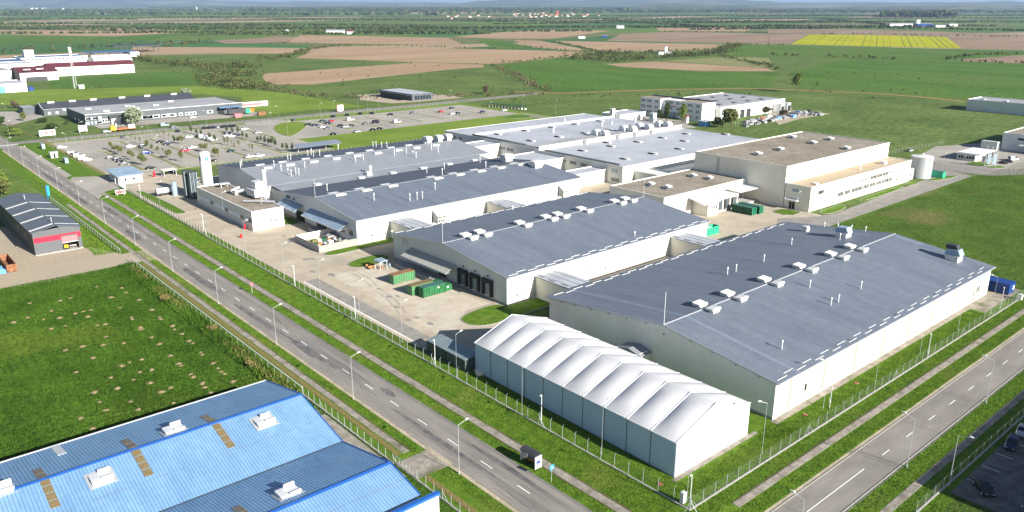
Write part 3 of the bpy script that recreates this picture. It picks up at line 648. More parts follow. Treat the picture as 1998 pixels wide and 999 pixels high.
hB, fB = gable_hall('slate-roofed factory hall with three black loading docks and green containers in front', 'factory hall', 116.8, 196.5, 137.5, 162.9, 187.5, 7.5, 10.3, 7.5, 'roof_slate', 'wall_grey', 'wall_cream')
zk = zf(760,360,.15); zc = zf(1060,360,.2)
for q in ((922,467),(949.7,460),(1027.7,443),(1079,430),(1102,426),(1148,415),(1213,400),(1234,395)):
    x, _ = onY(*q, 161.4); hood(hB, x, 161.4, fB(x,161.4), -1); hood(hB, x, 164.6, fB(x,164.6), 1)
snow_guards(hB, fB, 117.2, 194, 136.7, 1); snow_guards(hB, fB, 117.2, 194, 188.3, -1)
for x, y in ((135,185),(160,185.5),(166,140)): flue(hB, x, y, fB(x,y), 1.4)
downpipes(hB, [122+11.5*k for k in range(7)], 137.42, 6.9)
MB().cyl(116.4,162.9,10.1,16.5,.05,6).build('lightning_rod', 'galv_light', hB); MB().cyl(196.7,162.9,10.1,16.5,.05,6).build('lightning_rod', 'galv_light', hB)
dz = zf(760,460,.15)
for a, b in ((945,590),(1100,655),(1262,722)):
    y, z = onX(*dz(a, b), 116.2)
    d = MB().box(116.05,116.79,y-1.9,y-1.25,.9,5.0).box(116.05,116.79,y+1.25,y+1.9,.9,5.0).box(116.0,116.79,y-1.95,y+1.95,4.2,5.1).build('dock_shelter', 'rubber', hB)
    box('dock_door', 'fin_dark', d, 116.5, 116.78, y-1.24, y+1.24, 1.0, 4.19)
    box('dock_buffer', 'galv', d, 116.3, 116.7, y-1.7, y-1.4, .5, .88); 
    box('dock_lamp', 'rubber', hB, 116.5, 116.78, y-.15, y+.15, 5.8, 6.1); box('dock_number', 'wall_bluegrey', hB, 116.7, 116.79, y-.5, y+.5, 6.8, 7.1)
def canopy(T, x_wall, y0, y1, z_out, z_in, d_out, m, ups=True, posts=(), closed='glass_blue'):
    c = MB().prism([(x_wall-d_out, z_out), (x_wall-.05, z_in), (x_wall-.05, z_in-.15), (x_wall-d_out, z_out-.15)], 1, y0, y1).build('canopy', m, T)
    MB().box(x_wall-d_out-.08, x_wall-d_out-.01, y0, y1, z_out-.3, z_out+.02).build('canopy_gutter', 'galv', c)
    for y in (y0+.2, (y0+y1)/2, y1-.2):
        MB().tube((x_wall-d_out+.2, y, z_out-.2), (x_wall-.05, y, z_in-1.6), .06).build('canopy_strut', 'galv', c)
    return c
ya, za = onX(*dz(160,255), 113.6); yb, zb = onX(*dz(745,500), 113.6)
cB = canopy(hB, 116.8, yb+.0, ya, 3.9, 5.5, 3.6, 'canopy_sheet')
for y in (172.0, 173.2, 166.5): box('window', 'glass', hB, 116.7, 116.79, y-.4, y+.4, 1.8, 3.1)
box('roller_door', 'rubber', hB, 116.68, 116.79, 162.4, 165.6, .5, 3.6)
box('loading_ramp', 'plinth', hB, 112.8, 116.7, 161.5, 181, 0, .9)
fr = MB().box(116.6,116.79,180.6,180.8,5.6,6.9).box(116.6,116.79,182.4,182.6,5.6,6.9).box(116.6,116.79,180.6,182.6,6.8,6.95).build('sign_frame', 'galv', hB)

hA, fA = gable_hall('slate-roofed factory hall with two pale blue canopies behind a walled bin yard', 'factory hall', 115.6, 211.5, 206.2, 231.2, 256, 7.9, 10.5, 7.9, 'roof_slate', 'wall_bluegrey', 'wall_cream')
MB().prism([(231.6,10.53),(256.8,7.86),(256.8,7.81),(231.6,10.48)], 0, 115.2, 211.9).build('dark_slope', 'roof_dark', hA)  # slope turned from the sun; its darker shading is put into the colour
for q in ((664,383),(715,374.5),(766,366),(854.5,350),(897,343),(938.5,337),(977.5,329.5),(1016.5,323.5)):
    x, _ = onY(*q, 229.4); unit('roof_light', 'offwhite', (3.6,1.7,.5), hA, x, 229.4, fA(x,229.4)-.2); unit('roof_light', 'galv_light', (3.6,1.5,.4), hA, x-.6, 233.2, fA(x,233.2)-.2)
for q in ((849,370),(800,392),(814,389),(824.5,388),(638.5,372.7),(730,391.5),(833,338),(867,330.5),(863,341.7),(936.7,317.7),(948,327.5)):
    x, y, z = onRoof(*q, fA); flue(hA, x, y, z, 2.6)
MB().cyl(115.3,231.2,10.2,16.5,.05,6).build('lightning_rod', 'galv_light', hA)
downpipes(hA, [121+11.5*k for k in range(8)], 206.12, 7.2)
zs = zf(520,360,.15)
y0_, _z = onX(*zs(930,500), 112.0); y1_, _z = onX(*zs(445,365), 112.0); c1 = canopy(hA, 115.6, y0_, y1_, 4.2, 6.0, 3.6, 'glass_blue')
y2_, _z = onX(*zs(345,270), 112.0); y3_, _z = onX(*zs(110,190), 112.0); c2 = canopy(hA, 115.6, y2_, max(y3_, y2_+9), 4.2, 6.0, 3.6, 'glass_blue')
for y in (209.0,209.8,210.6,214.0,214.8,215.6): box('window', 'glass', hA, 115.5, 115.59, y-.28, y+.28, 2.3, 4.0)
for y in (219.5,220.6,224): box('window', 'glass', hA, 115.5, 115.59, y-.35, y+.35, 1.6, 2.9)
for y in (250.5,251.3,252.1,252.9,247.2,248): box('window', 'glass', hA, 115.5, 115.59, y-.28, y+.28, 6.4, 7.3)
for y, w in ((227,1.6),(230.5,1.4),(245,1.5),(242,1.5)): box('door', 'rubber', hA, 115.48, 115.59, y-w, y+w, .1, 3.3)
box('loading_ramp', 'plinth', hA, 111.8, 115.5, 217.5, 231, 0, .9)
aw = MB().prism([(203.2,4.6),(206.1,6.4),(206.1,6.25),(203.2,4.45)], 0, 143.5, 149.5).build('canopy', 'galv_light', hA); MB().prism([(203.4,2.2),(206.1,2.2),(206.1,6.2),(203.4,4.6)], 0, 143.5, 143.7).build('canopy_side', 'fin_dark', aw)
for k in range(4): box('window', 'glass', hA, 145+.9*k, 145.6+.9*k, 206.05, 206.19, 1.8, 2.4)
aw = MB().prism([(203.2,4.6),(206.1,6.4),(206.1,6.25),(203.2,4.45)], 0, 200, 206.5).build('canopy', 'galv_light', hA); MB().prism([(203.4,2.2),(206.1,2.2),(206.1,6.2),(203.4,4.6)], 0, 200, 200.2).build('canopy_side', 'fin_dark', aw)
a = MB().box(203.5,207,222.5,225.5,9.0,10.6).build('air_handler', 'galv_light', hA); MB().prism([(221.8,10.6),(226.2,10.6),(225.4,12.2),(222.4,12.2)], 0, 203, 207.4).build('hood', 'white_paint', a)
a = MB().box(203.5,207,240,243,9.0,10.8).build('air_handler', 'galv_light', hA); MB().prism([(239.4,10.8),(243.6,10.8),(243,12.4),(240,12.4)], 0, 203, 207.4).build('hood', 'white_paint', a)

h2, f2 = gable_hall('rearmost grey-ribbed factory hall beside the staff car park', 'factory hall', 115.6, 217, 268.2, 290.2, 314.5, 8.0, 10.8, 8.4, 'roof_steel', 'wall_bluegrey', 'wall_cream')
MB().prism([(290.6,10.83),(315.2,8.42),(315.2,8.37),(290.6,10.78)], 0, 115.2, 217.4).build('dark_slope', 'roof_dark', h2)  # far slope darkened by colour, as on the hall before it
for q in ((522,330),(565.5,325),(611.5,318.5),(655.5,312),(696,306.5),(736.5,301.5),(777,296),(812,291),(849,286.5)):
    x, _ = onY(*q, 287.0); unit('roof_light', 'galv_light', (3.4,2.0,.6), h2, x, 287.0, f2(x,287.0)-.2)
for q in ((507,324.5),(550.5,318.5),(595.5,312.5),(639,307),(681,301.7),(720,296),(762,291),(796.5,286.7),(833,282)):
    x, _ = onY(*q, 293.5); unit('roof_light', 'galv_light', (3.4,1.6,.6), h2, x, 293.5, f2(x,293.5)-.2)
for q in ((549,334),(562.5,341.5),(568.5,344.5),(577.5,340),(583.5,342),(535,325.7),(595,328),(562,314.5),(567.5,313),(601,304.7),(607.5,303),(612,306),(624,304.7),(469.5,328),(472,323.5),(694,315.5),(709,312.5),(769.5,303.5),(793,300),(806,305.7),(812,308),(842,293),(855,298),(728,287),(734,287),(745,288.5),(755,287.7),(660,292)):
    x, y, z = onRoof(*q, f2); flue(h2, x, y, z, 2.6)
for k in range(46): unit('roof_edge_clip', 'white_paint', (.5,.14,.1), h2, 117+2.2*k, 315.0, f2(0,315.0)+.05)
for y in (270.5,271.3,272.1,275,275.8): box('window', 'glass', h2, 115.5, 115.59, y-.28, y+.28, 6.2, 7.1)
for x in (214,209,203):
    a = MB().box(x-1.2,x+1.2,292,295,9.5,12).build('air_handler', 'galv_light', h2); MB().prism([(291.4,12),(295.6,12),(295,13.4),(292.3,13.4)], 0, x-1.5, x+1.5).build('hood', 'white_paint', a)

# low roofed passage between the two rear halls
pl = thing('link_building', 'long low passage roof between the two rear factory halls', 'link building', (163,262,0))
MB().box(117,212,256.1,268.1,0,6.9).build('wall', 'wall_grey', pl)
MB().prism([(256.4,7.0),(267.6,7.9),(267.6,7.6),(256.4,6.92)], 0, 117.0, 211).build('roof', 'roof_steel', pl)
for x in (131,149,163,177,190,203): unit('roof_light', 'white_paint', (2.4,2,.7), pl, x, 260, 7.2)
for x, y, s_ in ((154,263,1.4),):
    a = MB().box(x-1,x+1,y-1,y+1,7.0,8.6).build('air_handler', 'offwhite', pl); MB().cyl(x+1.5,y+1,7,9.8,.5,10).cyl(x+1.5,y+1,9.8,10.8,.8,10,.4).build('exhaust_stack', 'galv_light', a)
def link(label, x0, x1, y0, y1, z):
    T = thing('link_building', label, 'link building', ((x0+x1)/2, (y0+y1)/2, 0), 'glazed links between the halls')
    MB().box(x0, x1, y0+.02, y1-.02, 0, z-.3).build('wall', 'wall_cream', T)
    MB().box(x0-.3, x1+.3, y0+.03, y1-.03, z-.3, z).build('roof', 'roof_white', T)
    for k in range(3): unit('roof_rib', 'galv', (.16, round(y1-y0-.1,2), .1), T, x0+1.2+k*(x1-x0-2.4)/2, (y0+y1)/2, z)
    for k in range(4): unit('snow_guard', 'fin_dark', (.12,2.2,.14), T, x0+.3+.25*(k%2), y0+1.5+k*(y1-y0-3)/3, z)
    box('door', 'rubber', T, x0-.06, x0-.001, y0+3, y0+4.2, .1, 2.3); box('window', 'glass', T, x0-.06, x0-.001, y0+6, y0+8.5, 1.1, 2.3)
    return T
link('link passage nearest the main road between the two front slate-roofed halls', 126, 133, 122.0, 137.5, 5.8)
link('far link passage between the two front slate-roofed halls', 179, 186, 122.0, 137.5, 5.8)
link('link passage between the middle halls, nearest the bin yard', 127.5, 134.5, 187.5, 206.2, 5.6)
link('far link passage between the middle halls', 166, 173, 187.5, 206.2, 5.6)
en = thing('entrance_porch', 'small porch roof on the beige gable behind the white tent', 'porch', (113.5,97.5,0))
MB().box(113.2,116.25,92.5,98,0,3.6).build('wall', 'wall_cream', en); MB().prism([(92,3.7),(95.2,4.5),(98.5,3.7),(98.5,3.62),(92,3.62)], 0, 112.6, 116.2).build('roof', 'roof_steel', en)
for k in range(3): unit('roof_rib', 'white_paint', (3.2,.14,.1), en, 114.4, 92.6+2*k, 3.95)

# ---------------------------------------------------------------- flat-roofed works buildings
def flat(name, label, cat, x0, x1, y0, y1, h, wallx, wally, roofm, par=.35, z_roof=None, group=None):
    T = thing(name, label, cat, ((x0+x1)/2, (y0+y1)/2, 0), group)
    MB().box(x0+.02, x1-.02, y0+.02, y1-.02, 0, h-.5).build('wall', wally, T)
    MB().box(x0-.1, x0+.01, y0+.01, y1-.01, .0, h-.02).build('front_cladding', wallx, T)
    MB().box(x0+.2, x1-.2, y0+.2, y1-.2, h-.49, h-par).build('roof', roofm, T)
    pr = MB().box(x0-.12,x1+.1,y0-.1,y0+.2,h-.495,h).box(x0-.12,x1+.1,y1-.2,y1+.1,h-.495,h).box(x1-.2,x1+.09,y0+.21,y1-.21,h-.495,h-.003).box(x0-.12,x0+.2,y0+.21,y1-.21,h-.03,h+.0)
    pr.build('parapet', wally, T)
    return T
tM = flat('factory_hall', 'low flat gravel-roofed hall with three loading docks in the centre of the works', 'factory hall', 208.1, 256, 163.5, 188, 8.1, 'wall_grey', 'wall_creamx', 'roof_gravel')
for q in ((1268,361),(1301,367),(1351,344),(1383,349)):
    x, y = G(*q, 7.9); a = unit('roof_light', 'fin_dark', (3.2,2.0,.45), tM, x, y, 7.75); MB().prism([(y-1,8.2),(y+1,8.2),(y+.8,8.9),(y-.8,8.6)], 0, x-.2, x+1.9).build('roof_light_lid', 'white_paint', tM)
for x in (232,236.3,240.6):
    d = MB().box(x-1.9,x-1.3,157.6,163.45,1,5.2).box(x+1.3,x+1.9,157.6,163.45,1,5.2).box(x-2,x+2,157.5,163.45,4.6,5.3).build('dock_shelter', 'offwhite', tM)
    box('dock_door', 'fin_dark', d, x-1.29, x+1.29, 157.7, 157.9, 1.0, 4.5); box('dock_frame', 'rubber', d, x-1.95, x-1.45, 157.35, 157.59, .9, 4.5)
MB().box(224,230,157,163.4,0,4.6).build('dock_house', 'offwhite', tM); MB().prism([(156.6,4.7),(163.3,6.2),(163.3,6.0),(156.6,4.5)], 0, 221, 230.6).build('canopy', 'galv_light', tM)
MB().prism([(157.4,5.6),(163.3,6.0),(163.3,5.8),(157.4,5.4)], 0, 243, 256.5).build('canopy', 'galv_light', tM)
for k in range(3): box('window', 'glass', tM, 226+1.2*k, 226.6+1.2*k, 156.9, 156.99, 2.2, 3.4)
box('door', 'rust', tM, 247.2, 248.3, 163.3, 163.46, .2, 3.2); box('door', 'rubber', tM, 251.5, 253.8, 163.3, 163.46, .2, 3.4); box('window', 'glass', tM, 243.6, 245.8, 163.3, 163.46, 2.4, 3.4)
box('loading_ramp', 'plinth', tM, 229, 256, 157.8, 163.4, 0, .9)

tT = flat('high_hall', 'tall beige hall with flat gravel roof, highest building of the works', 'factory hall', 256.2, 335, 147.6, 187.4, 14.9, 'panel_beige', 'wall_creamx', 'roof_gravel')
for q in ((1477,302),(1520,293),(1585,280),(1618,273),(1545,269),(1650,291)):
    x, y = G(*q, 14.6); unit('roof_light', 'fin_dark', (3.4,2.2,.45), tT, x, y, 14.55); MB().prism([(y-1.2,15.0),(y+1.2,15.0),(y+.9,15.7),(y-.9,15.4)], 0, x-.2, x+2.2).build('roof_light_lid', 'white_paint', tT)
lad = MB().box(255.85,255.99,175.9,176.0,8.3,15.2).box(255.85,255.99,176.8,176.9,8.3,15.2)
for k in range(16): lad.box(255.87,255.97,176.0,176.8,8.6+.4*k,8.66+.4*k)
lad.build('roof_ladder', 'galv', tT)
tN = flat('office_wing', 'two-storey cream office wing along the front of the tall beige hall', 'office building', 256.2, 334.6, 137.5, 147.4, 9.0, 'panel_beige', 'wall_creamx', 'roof_sand')
zu = zf(1520,280,.15)
for g0, n in ((545,4),(1230,4),(1305,4),(1382,4)):
    for k in range(n):
        x, z = onY(*zu(g0-25+k*18, 640 if g0 < 700 else 440-(g0-1230)*.22), 137.4); unit('window', 'glass', (.5,.08,1.3), tN, x, 137.36, 5.6)
for g0 in (800,885,975,1050,1130,1210,1290,1370,1435):
    for k in range(4):
        x, z = onY(*zu(g0-28+k*18, 690-(g0-800)*.28), 137.4); unit('window', 'glass', (.45,.08,1.5), tN, x, 137.36, 2.6)
for g0 in (1070,1150,1450,1525,1600):
    for k in range(4):
        x, z = onY(*zu(g0-24+k*17, 440), 137.4); unit('window', 'glass', (.5,.08,.45), tN, x, 137.36, 6.0)
for k in range(6): unit('window', 'glass', (.4,.08,.4), tN, 272.4+1.2*k, 137.36, 1.2)
cn = MB().box(254.0,256.05,141.3,146.2,3.4,3.65).build('canopy', 'galv_light', tN); MB().tube((254.2,141.6,3.6),(256.0,141.6,5.0),.05).tube((254.2,146,3.6),(256.0,146,5.0),.05).build('canopy_rod', 'galv', cn)
for y in (143.6,144.8): box('door', 'glass', tN, 256.0, 256.09, y-.5, y+.5, .1, 2.6)
for y in (142.6,143.4,144.2): box('window', 'glass_blue', tN, 256.0, 256.09, y-.3, y+.3, 6.4, 7.4)
MB().box(318,320.5,141,143,8.6,9.8).build('air_handler', 'white_paint', tN); MB().cyl(300,142,8.6,10.6,.3,8).build('vent_pipe', 'white_paint', tN); MB().box(262,264,139,140.5,8.6,9.2).build('air_handler', 'white_paint', tN)
box('downpipe', 'offwhite', tN, 305, 305.15, 137.3, 137.39, .3, 8.6); box('porch_frame', 'galv', tN, 322.5, 325, 136.4, 137.3, 2.6, 2.8)
MB().box(335,340.5,138.4,144,0,4.6).build('annex', 'wall_creamx', tN); 
for k in range(2): box('window', 'glass', tN, 336.5+1.2*k, 337.1+1.2*k, 138.3, 138.38, 1.5, 3.0)

# pale membrane-roofed halls at the back
tG2 = flat('factory_hall', 'wide white-roofed flat hall between the tall beige hall and the parking', 'factory hall', 239, 341, 209.3, 259, 7.7, 'wall_grey', 'wall_creamx', 'roof_white', par=.15)
tG1 = flat('factory_hall', 'rear white-roofed flat hall with barrel air handlers, farthest hall of the works', 'factory hall', 239.2, 341, 259.2, 330, 8.3, 'wall_bluegrey', 'wall_creamx', 'roof_white', par=.12)
MB().box(239.3,341,259.2,259.6,8.3,9.3).build('upstand', 'wall_creamx', tG1); MB().box(240,340,259.7,269,8.2,8.7).build('raised_strip', 'roof_grey', tG1); MB().box(241,341,308,308.5,8.2,9.1).build('upstand', 'white_paint', tG1)
MB().box(239.6,240.4,268.5,308,8.2,9.1).build('roof_edge', 'fin_dark', tG1); MB().box(239.6,240.3,212,256,7.6,8.3).build('roof_edge', 'fin_dark', tG2)
ze = zf(820,200,.15); zh = zf(1060,200,.15)
for q in [ze(1010,410),ze(1370,365),ze(1710,320),ze(1810,440),ze(1440,495)] + [zh(420,280),zh(740,240),zh(1170,305),zh(860,350),zh(540,395),zh(200,445),zh(400,480)]:
    x, y = G(*q, 8.4); unit('dome_light', 'white_paint', (1.5,2.6,.5), tG1, x+.5, y-.5, 8.17); unit('dome_shadow', 'rubber', (.5,2.6,.5), tG1, x-1.0, y+.5, 8.17)  # black box stands in for the shadow on each dome's left side
for q in [zh(510,625),zh(880,568),zh(1230,512),zh(1550,458),zh(1860,407),zh(1060,733),zh(1425,663),zh(1770,603),zh(830,520)] + [(1335,275),(1415,262)]:
    x, y = G(*q, 7.7); unit('dome_light', 'white_paint', (1.5,2.6,.5), tG2, x+.5, y-.5, 7.54); unit('dome_shadow', 'rubber', (.5,2.6,.5), tG2, x-1.0, y+.5, 7.54)  # shadow boxes beside these domes too
def barrel(T, x, y, z, r=1.9, L=3.4):
    mb = MB(); n = 10
    prof = [(y-r, z)] + [(y - r*math.cos(math.pi*i/n), z+1.0+r*math.sin(math.pi*i/n)) for i in range(n+1)] + [(y+r, z)]
    b = mb.prism(prof, 0, x-L/2, x+L/2).build('air_handler', 'galv_light', T); MB().box(x-L/2-.4, x+L/2+.4, y-r-.2, y+r+.2, z-.2, z+.3).build('unit_base', 'fin_dark', b)
for q in (zh(690,400),zh(800,410),zh(1045,345),zh(1160,355),zh(1250,315),zh(1375,330),zh(1500,285),zh(1620,295)):
    x, y = G(*q, 9.5); barrel(tG1, x, y, 8.6)
for q in (zh(580,500),zh(1040,440),zh(1260,405),zh(1460,370)):
    x, y = G(*q, 9.0); unit('chiller', 'galv', (1.6,1.6,1.8), tG2, x, 258.0, 7.55)
for q in (zh(760,300),zh(890,280),zh(1190,250),zh(1435,270),zh(125,380),zh(270,245)):
    x, y = G(*q, 8.4); unit('vent_stack', 'galv_light', (.8,.8,3.0 if q[0] > 1230 else 1.8), tG1, x, y, 8.17)
for c_ in (zh(120,730),zh(250,757),zh(385,787),zh(520,805)):
    for k in range(5):
        y, z = onX(c_[0]-5+k*2.6, c_[1]+k*.5, 238.8); unit('window', 'glass', (.08,.45,1.3), tG2, 238.85, y, 4.6)
for c_ in (ze(840,545),ze(945,567),ze(1055,590),ze(1165,612)):
    for k in range(5):
        y, z = onX(c_[0]-5+k*2.6, c_[1]+k*.5, 239.0); unit('window', 'glass', (.08,.45,1.3), tG1, 239.05, y, 4.6)
for c_ in (ze(365,452),ze(445,465),ze(525,478)):
    for k in range(3):
        y, z = onX(c_[0]-3+k*2.6, c_[1]+k*.5, 239.0); unit('window', 'glass', (.08,.45,1.3), tG1, 239.05, y, 5.2)
for k in range(4): unit('window', 'glass', (.08,.6,1.4), tG2, 238.85, 211.5+1.1*k, 1.0)
for k in range(3): unit('window', 'glass_blue', (.08,.9,1.6), tG2, 238.85, 212.5+1.2*k, 4.6)
MB().box(256,300,197,209.2,0,3.6).build('side_bay', 'wall_grey', tG2); MB().box(246,256,190,209.2,0,5.2).build('side_bay', 'wall_grey', tG2)
# linking blocks between the front slate halls and the white halls
lb = flat('link_building', 'flat white link block with row of small windows behind the second hall', 'link building', 217.5, 239, 243, 262, 6.8, 'wall_grey', 'wall_creamx', 'roof_white')
for g0 in (1075,1165,1280):
    for k in range(4):
        x, z = onY(*ze(g0+k*18, 685), 242.9); unit('window', 'glass', (.5,.08,1.2), lb, x, 242.86, 3.8)
lb2 = flat('link_building', 'flat white link block at the far end of the second hall', 'link building', 212, 239, 218, 226, 5.6, 'wall_grey', 'wall_creamx', 'roof_white')
for k in range(3): unit('window', 'glass', (.45,.08,1.3), lb2, 214.6+1.0*k, 217.86, 1.6)
lb3 = flat('link_building', 'white stepped link block behind the rear grey hall', 'link building', 217.2, 239, 286, 298, 7.4, 'wall_grey', 'wall_creamx', 'roof_white')
cpy = flat('entrance_canopy', 'flat white canopy roof at the rear gate of the works', 'canopy', 372, 396, 330, 345, 4.8, 'wall_white', 'wall_white', 'roof_white')

# front boiler house, stack tank, fin coolers
tF = flat('boiler_house', 'low flat-roofed utility building with ducts on its roof beside the white gas tank', 'utility building', 97.9, 108.6, 241.2, 289.5, 6.6, 'wall_grey', 'wall_white', 'roof_gravel')
box('window_band', 'band_pale', tF, 97.68, 97.79, 244, 287, 2.6, 3.9)
for y in (249, 262, 275, 243.2): box('window', 'glass', tF, 97.62, 97.67, y-1.3, y+1.3, 2.7, 3.8)
for k in range(3): box('window', 'glass', tF, 103.6+1.0*k, 104.3+1.0*k, 241.0, 241.09, 2.4, 2.8)
box('door', 'offwhite', tF, 103.2, 107, 241.03, 241.09, .1, 3.4)
ac = MB().box(106,110.5,257,264,7,9.4).build('air_handler', 'white_paint', tF); MB().box(107,110,258,262,9.4,12).build('filter_box', 'galv_light', ac)
MB().tube((104,268,7.4),(109,262,9.6),.55,10).tube((104,268,6.4),(104,268,8.2),.6,10).tube((103.2,270,7.6),(107,273,7.8),.5,10).build('duct', 'galv_light', ac)
MB().tube((101.5,256,6.8),(108.3,247,7.2),.35,8).build('duct', 'galv', ac)
for k in range(4): unit('duct_leg', 'galv', (.12,.12,1.2), ac, 105+k*1.4, 250+k*3, 6.2)
MB().cyl(112.2,262.5,5,14.4,.7,14).cyl(112.2,262.5,14.4,15.2,1.0,14,.6).build('exhaust_stack', 'galv_light', ac, smooth=False)
MB().box(104,107.5,282,284.5,7.6,7.8).box(104.2,104.4,282.2,282.4,6.2,7.6).box(107.1,107.3,284.0,284.2,6.2,7.6).build('pipe_rack', 'galv_light', tF)
TX, TY = 104.4, 296.0
tw = thing('gas_tank', 'tall white cylindrical gas tank with blue marks at the top, beside the utility building', 'gas tank', (TX,TY,0))
MB().cyl(TX,TY,1.2,17.0,2.0,28).cyl(TX,TY,17.0,17.7,2.0,28,1.4).cyl(TX,TY,17.7,17.95,1.3,28,.3).build('shell', 'white_paint', tw, smooth=False)
for k in range(4): MB().cyl(TX+1.2*math.cos(.8+k*math.pi/2), TY+1.2*math.sin(.8+k*math.pi/2), 0, 1.3, .16, 6).build('leg', 'galv', tw)
def arc(T, name, m, a0, a1, z0, z1, r, skew=0.0):
    mb = MB(); n = 6
    for i in range(n):
        t0, t1 = a0+(a1-a0)*i/n, a0+(a1-a0)*(i+1)/n
        mb.add([(TX+r*math.cos(t0),TY+r*math.sin(t0),z0),(TX+r*math.cos(t1),TY+r*math.sin(t1),z0),(TX+r*math.cos(t1+skew),TY+r*math.sin(t1+skew),z1),(TX+r*math.cos(t0+skew),TY+r*math.sin(t0+skew),z1)], [(0,1,2,3)])
    return mb.build(name, m, T)
arc(tw, 'logo_mark', 'logo_cyan', R(248), R(262), 14.6, 16.1, 2.025, R(10)); arc(tw, 'logo_mark', 'logo_cyan', R(266), R(283), 14.6, 16.1, 2.025, R(12)); arc(tw, 'logo_mark', 'logo_blue', R(178), R(205), 14.6, 16.1, 2.025)
for fx, fy in ((99.6,303.5),(100.4,299.8)):
    v = thing('vaporizer', 'dark finned vaporizer tower ' + ('nearest the gatehouse' if fy > 301 else 'right beside the white gas tank'), 'vaporizer', (fx,fy,0), 'finned vaporizers by the gas tank')
    for i in range(5):
        for j in range(4): unit('fin_tube', 'fin_dark' if (i+j) % 2 else 'shed_metal', (.34,.34,9.6), v, fx-1.2+.6*i, fy-.9+.6*j, .5)
    box('frame', 'dark_steel', v, fx-1.5, fx+1.5, fy-1.2, fy+1.2, .2, .49); box('frame', 'dark_steel', v, fx-1.5, fx+1.5, fy-1.2, fy+1.2, 10.1, 10.25)
sm = MB().cyl(0,0,0,5.0,1.0,14).cyl(0,0,5.0,5.4,1.0,14,.5); sm.v = [(x+96.2,y+309,z) for x,y,z in sm.v]; single(sm, 'liquid_tank', 'glass_blue', 'small pale blue upright tank left of the dark vaporizers', 'tank')
tr = thing('tank_trailer', 'low white gas trailer parked left of the vaporizers', 'trailer', (95,312.5,0))
sm = MB(); n = 12
sm.prism([(312.5+1.1*math.cos(2*math.pi*i/n), 1.9+1.1*math.sin(2*math.pi*i/n)) for i in range(n)], 0, 90.5, 96.5).build('tank', 'white_paint', tr); box('chassis', 'dark_steel', tr, 90.2, 96.6, 311.6, 313.4, .5, .79)
for x in (91.5,95.3): MB().prism([(x+.5*math.cos(2*math.pi*i/10), .5+.5*math.sin(2*math.pi*i/10)) for i in range(10)], 1, 311.4, 313.6).build('wheel', 'rubber', tr)

# storage tent with bulging membrane bays
tt = thing('storage_tent', 'white storage tent with ten bulging roof bays beside the largest hall', 'tent', (98.8,89.5,0))
NB = 10; TY0, TY1 = 64.7, 114.5; bw = (TY1-TY0)/NB
def bulge(mb, P00, P10, P11, P01, amp, n=8):
    P = [Vector(q) for q in (P00,P10,P11,P01)]; nrm = (P[1]-P[0]).cross(P[3]-P[0]).normalized()
    if nrm.z < 0: nrm = -nrm
    vs = []
    for j in range(n+1):
        for i in range(n+1):
            u, v = i/n, j/n; q = P[0]*(1-u)*(1-v)+P[1]*u*(1-v)+P[2]*u*v+P[3]*(1-u)*v
            vs.append(q + nrm*amp*(math.sin(math.pi*u)**.6)*(math.sin(math.pi*v)**.85))
    return mb.add(vs, [(j*(n+1)+i, j*(n+1)+i+1, (j+1)*(n+1)+i+1, (j+1)*(n+1)+i) for j in range(n) for i in range(n)])
for k in range(NB):
    a, b = TY0+k*bw+.06, TY0+(k+1)*bw-.06
    bulge(MB(), (88.9,a,6.1),(98.6,a,9.5),(98.6,b,9.5),(88.9,b,6.1), .5).build('roof_bay', 'membrane', tt, smooth=True)
    bulge(MB(), (98.6,a,9.5),(108.6,a,6.1),(108.6,b,6.1),(98.6,b,9.5), .5).build('roof_bay', 'membrane', tt, smooth=True)
    box('wall_panel', 'tent_wall', tt, 88.9, 89.0, a, b, .1, 6.0); box('wall_panel', 'tent_wall', tt, 108.5, 108.6, a, b, .1, 6.0)
for k in range(NB+1):
    y = TY0+k*bw
    if 0 < k: box('post', 'fin_dark', tt, 88.84, 89.02, y-.05, y+.05, 0, 6.1)
    MB().tube((88.85,y,6.12),(98.6,y,9.55),.07).tube((98.6,y,9.55),(108.65,y,6.12),.07).build('roof_arch', 'galv_light', tt)
MB().prism([(88.95,.1),(108.55,.1),(108.55,6.1),(98.6,9.45),(88.95,6.1)], 1, TY0-.02, TY0+.05).build('gable_wall', 'membrane', tt)
MB().prism([(88.95,.1),(108.55,.1),(108.55,6.1),(98.6,9.45),(88.95,6.1)], 1, TY1-.05, TY1+.02).build('gable_wall', 'membrane', tt)
MB().box(88.75,88.88,TY0,TY1,5.95,6.12).build('gutter', 'galv_light', tt); MB().box(88.7,108.8,TY0-.2,TY0-.05,0,.12).build('base_rail', 'kerb_stone', tt)
MB().box(95.7,95.75,TY0-.06,TY0-.03,.2,7.6).box(104,104.05,TY0-.06,TY0-.03,.2,6.8).build('gable_seam', 'galv', tt)
MB().box(88.8,88.9,TY0-.06,TY1,.0,.1).build('base_rail', 'fin_dark', tt)
# two small sheds at the tent's rear corner
for (y0,y1,x1,lb_) in ((121.9,128.4,90.5,'grey-green metal shed at the yard corner, farther from the white tent'),(115.2,121.6,90.3,'grey-green metal shed squeezed against the white tent')):
    s = thing('metal_shed', lb_, 'shed', (88.5,(y0+y1)/2,0), 'metal sheds by the tent')
    MB().box(86.9,x1,y0,y1,0,2.6).build('wall', 'shed_wall', s); MB().prism([(86.7,2.62),(x1+.2,2.85),(x1+.2,2.95),(86.7,2.72)], 1, y0-.1, y1+.1).build('roof', 'shed_metal', s)
    box('door', 'shed_wall', s, 86.82, 86.89, y0+.8, y0+2.8, .1, 2.2)
bt = MB().cyl(88.5,112.6,0,.9,.8,10,.95); single(bt, 'garden_tub', 'offwhite', 'small pale tub in the shade beside the metal shed', 'tub')

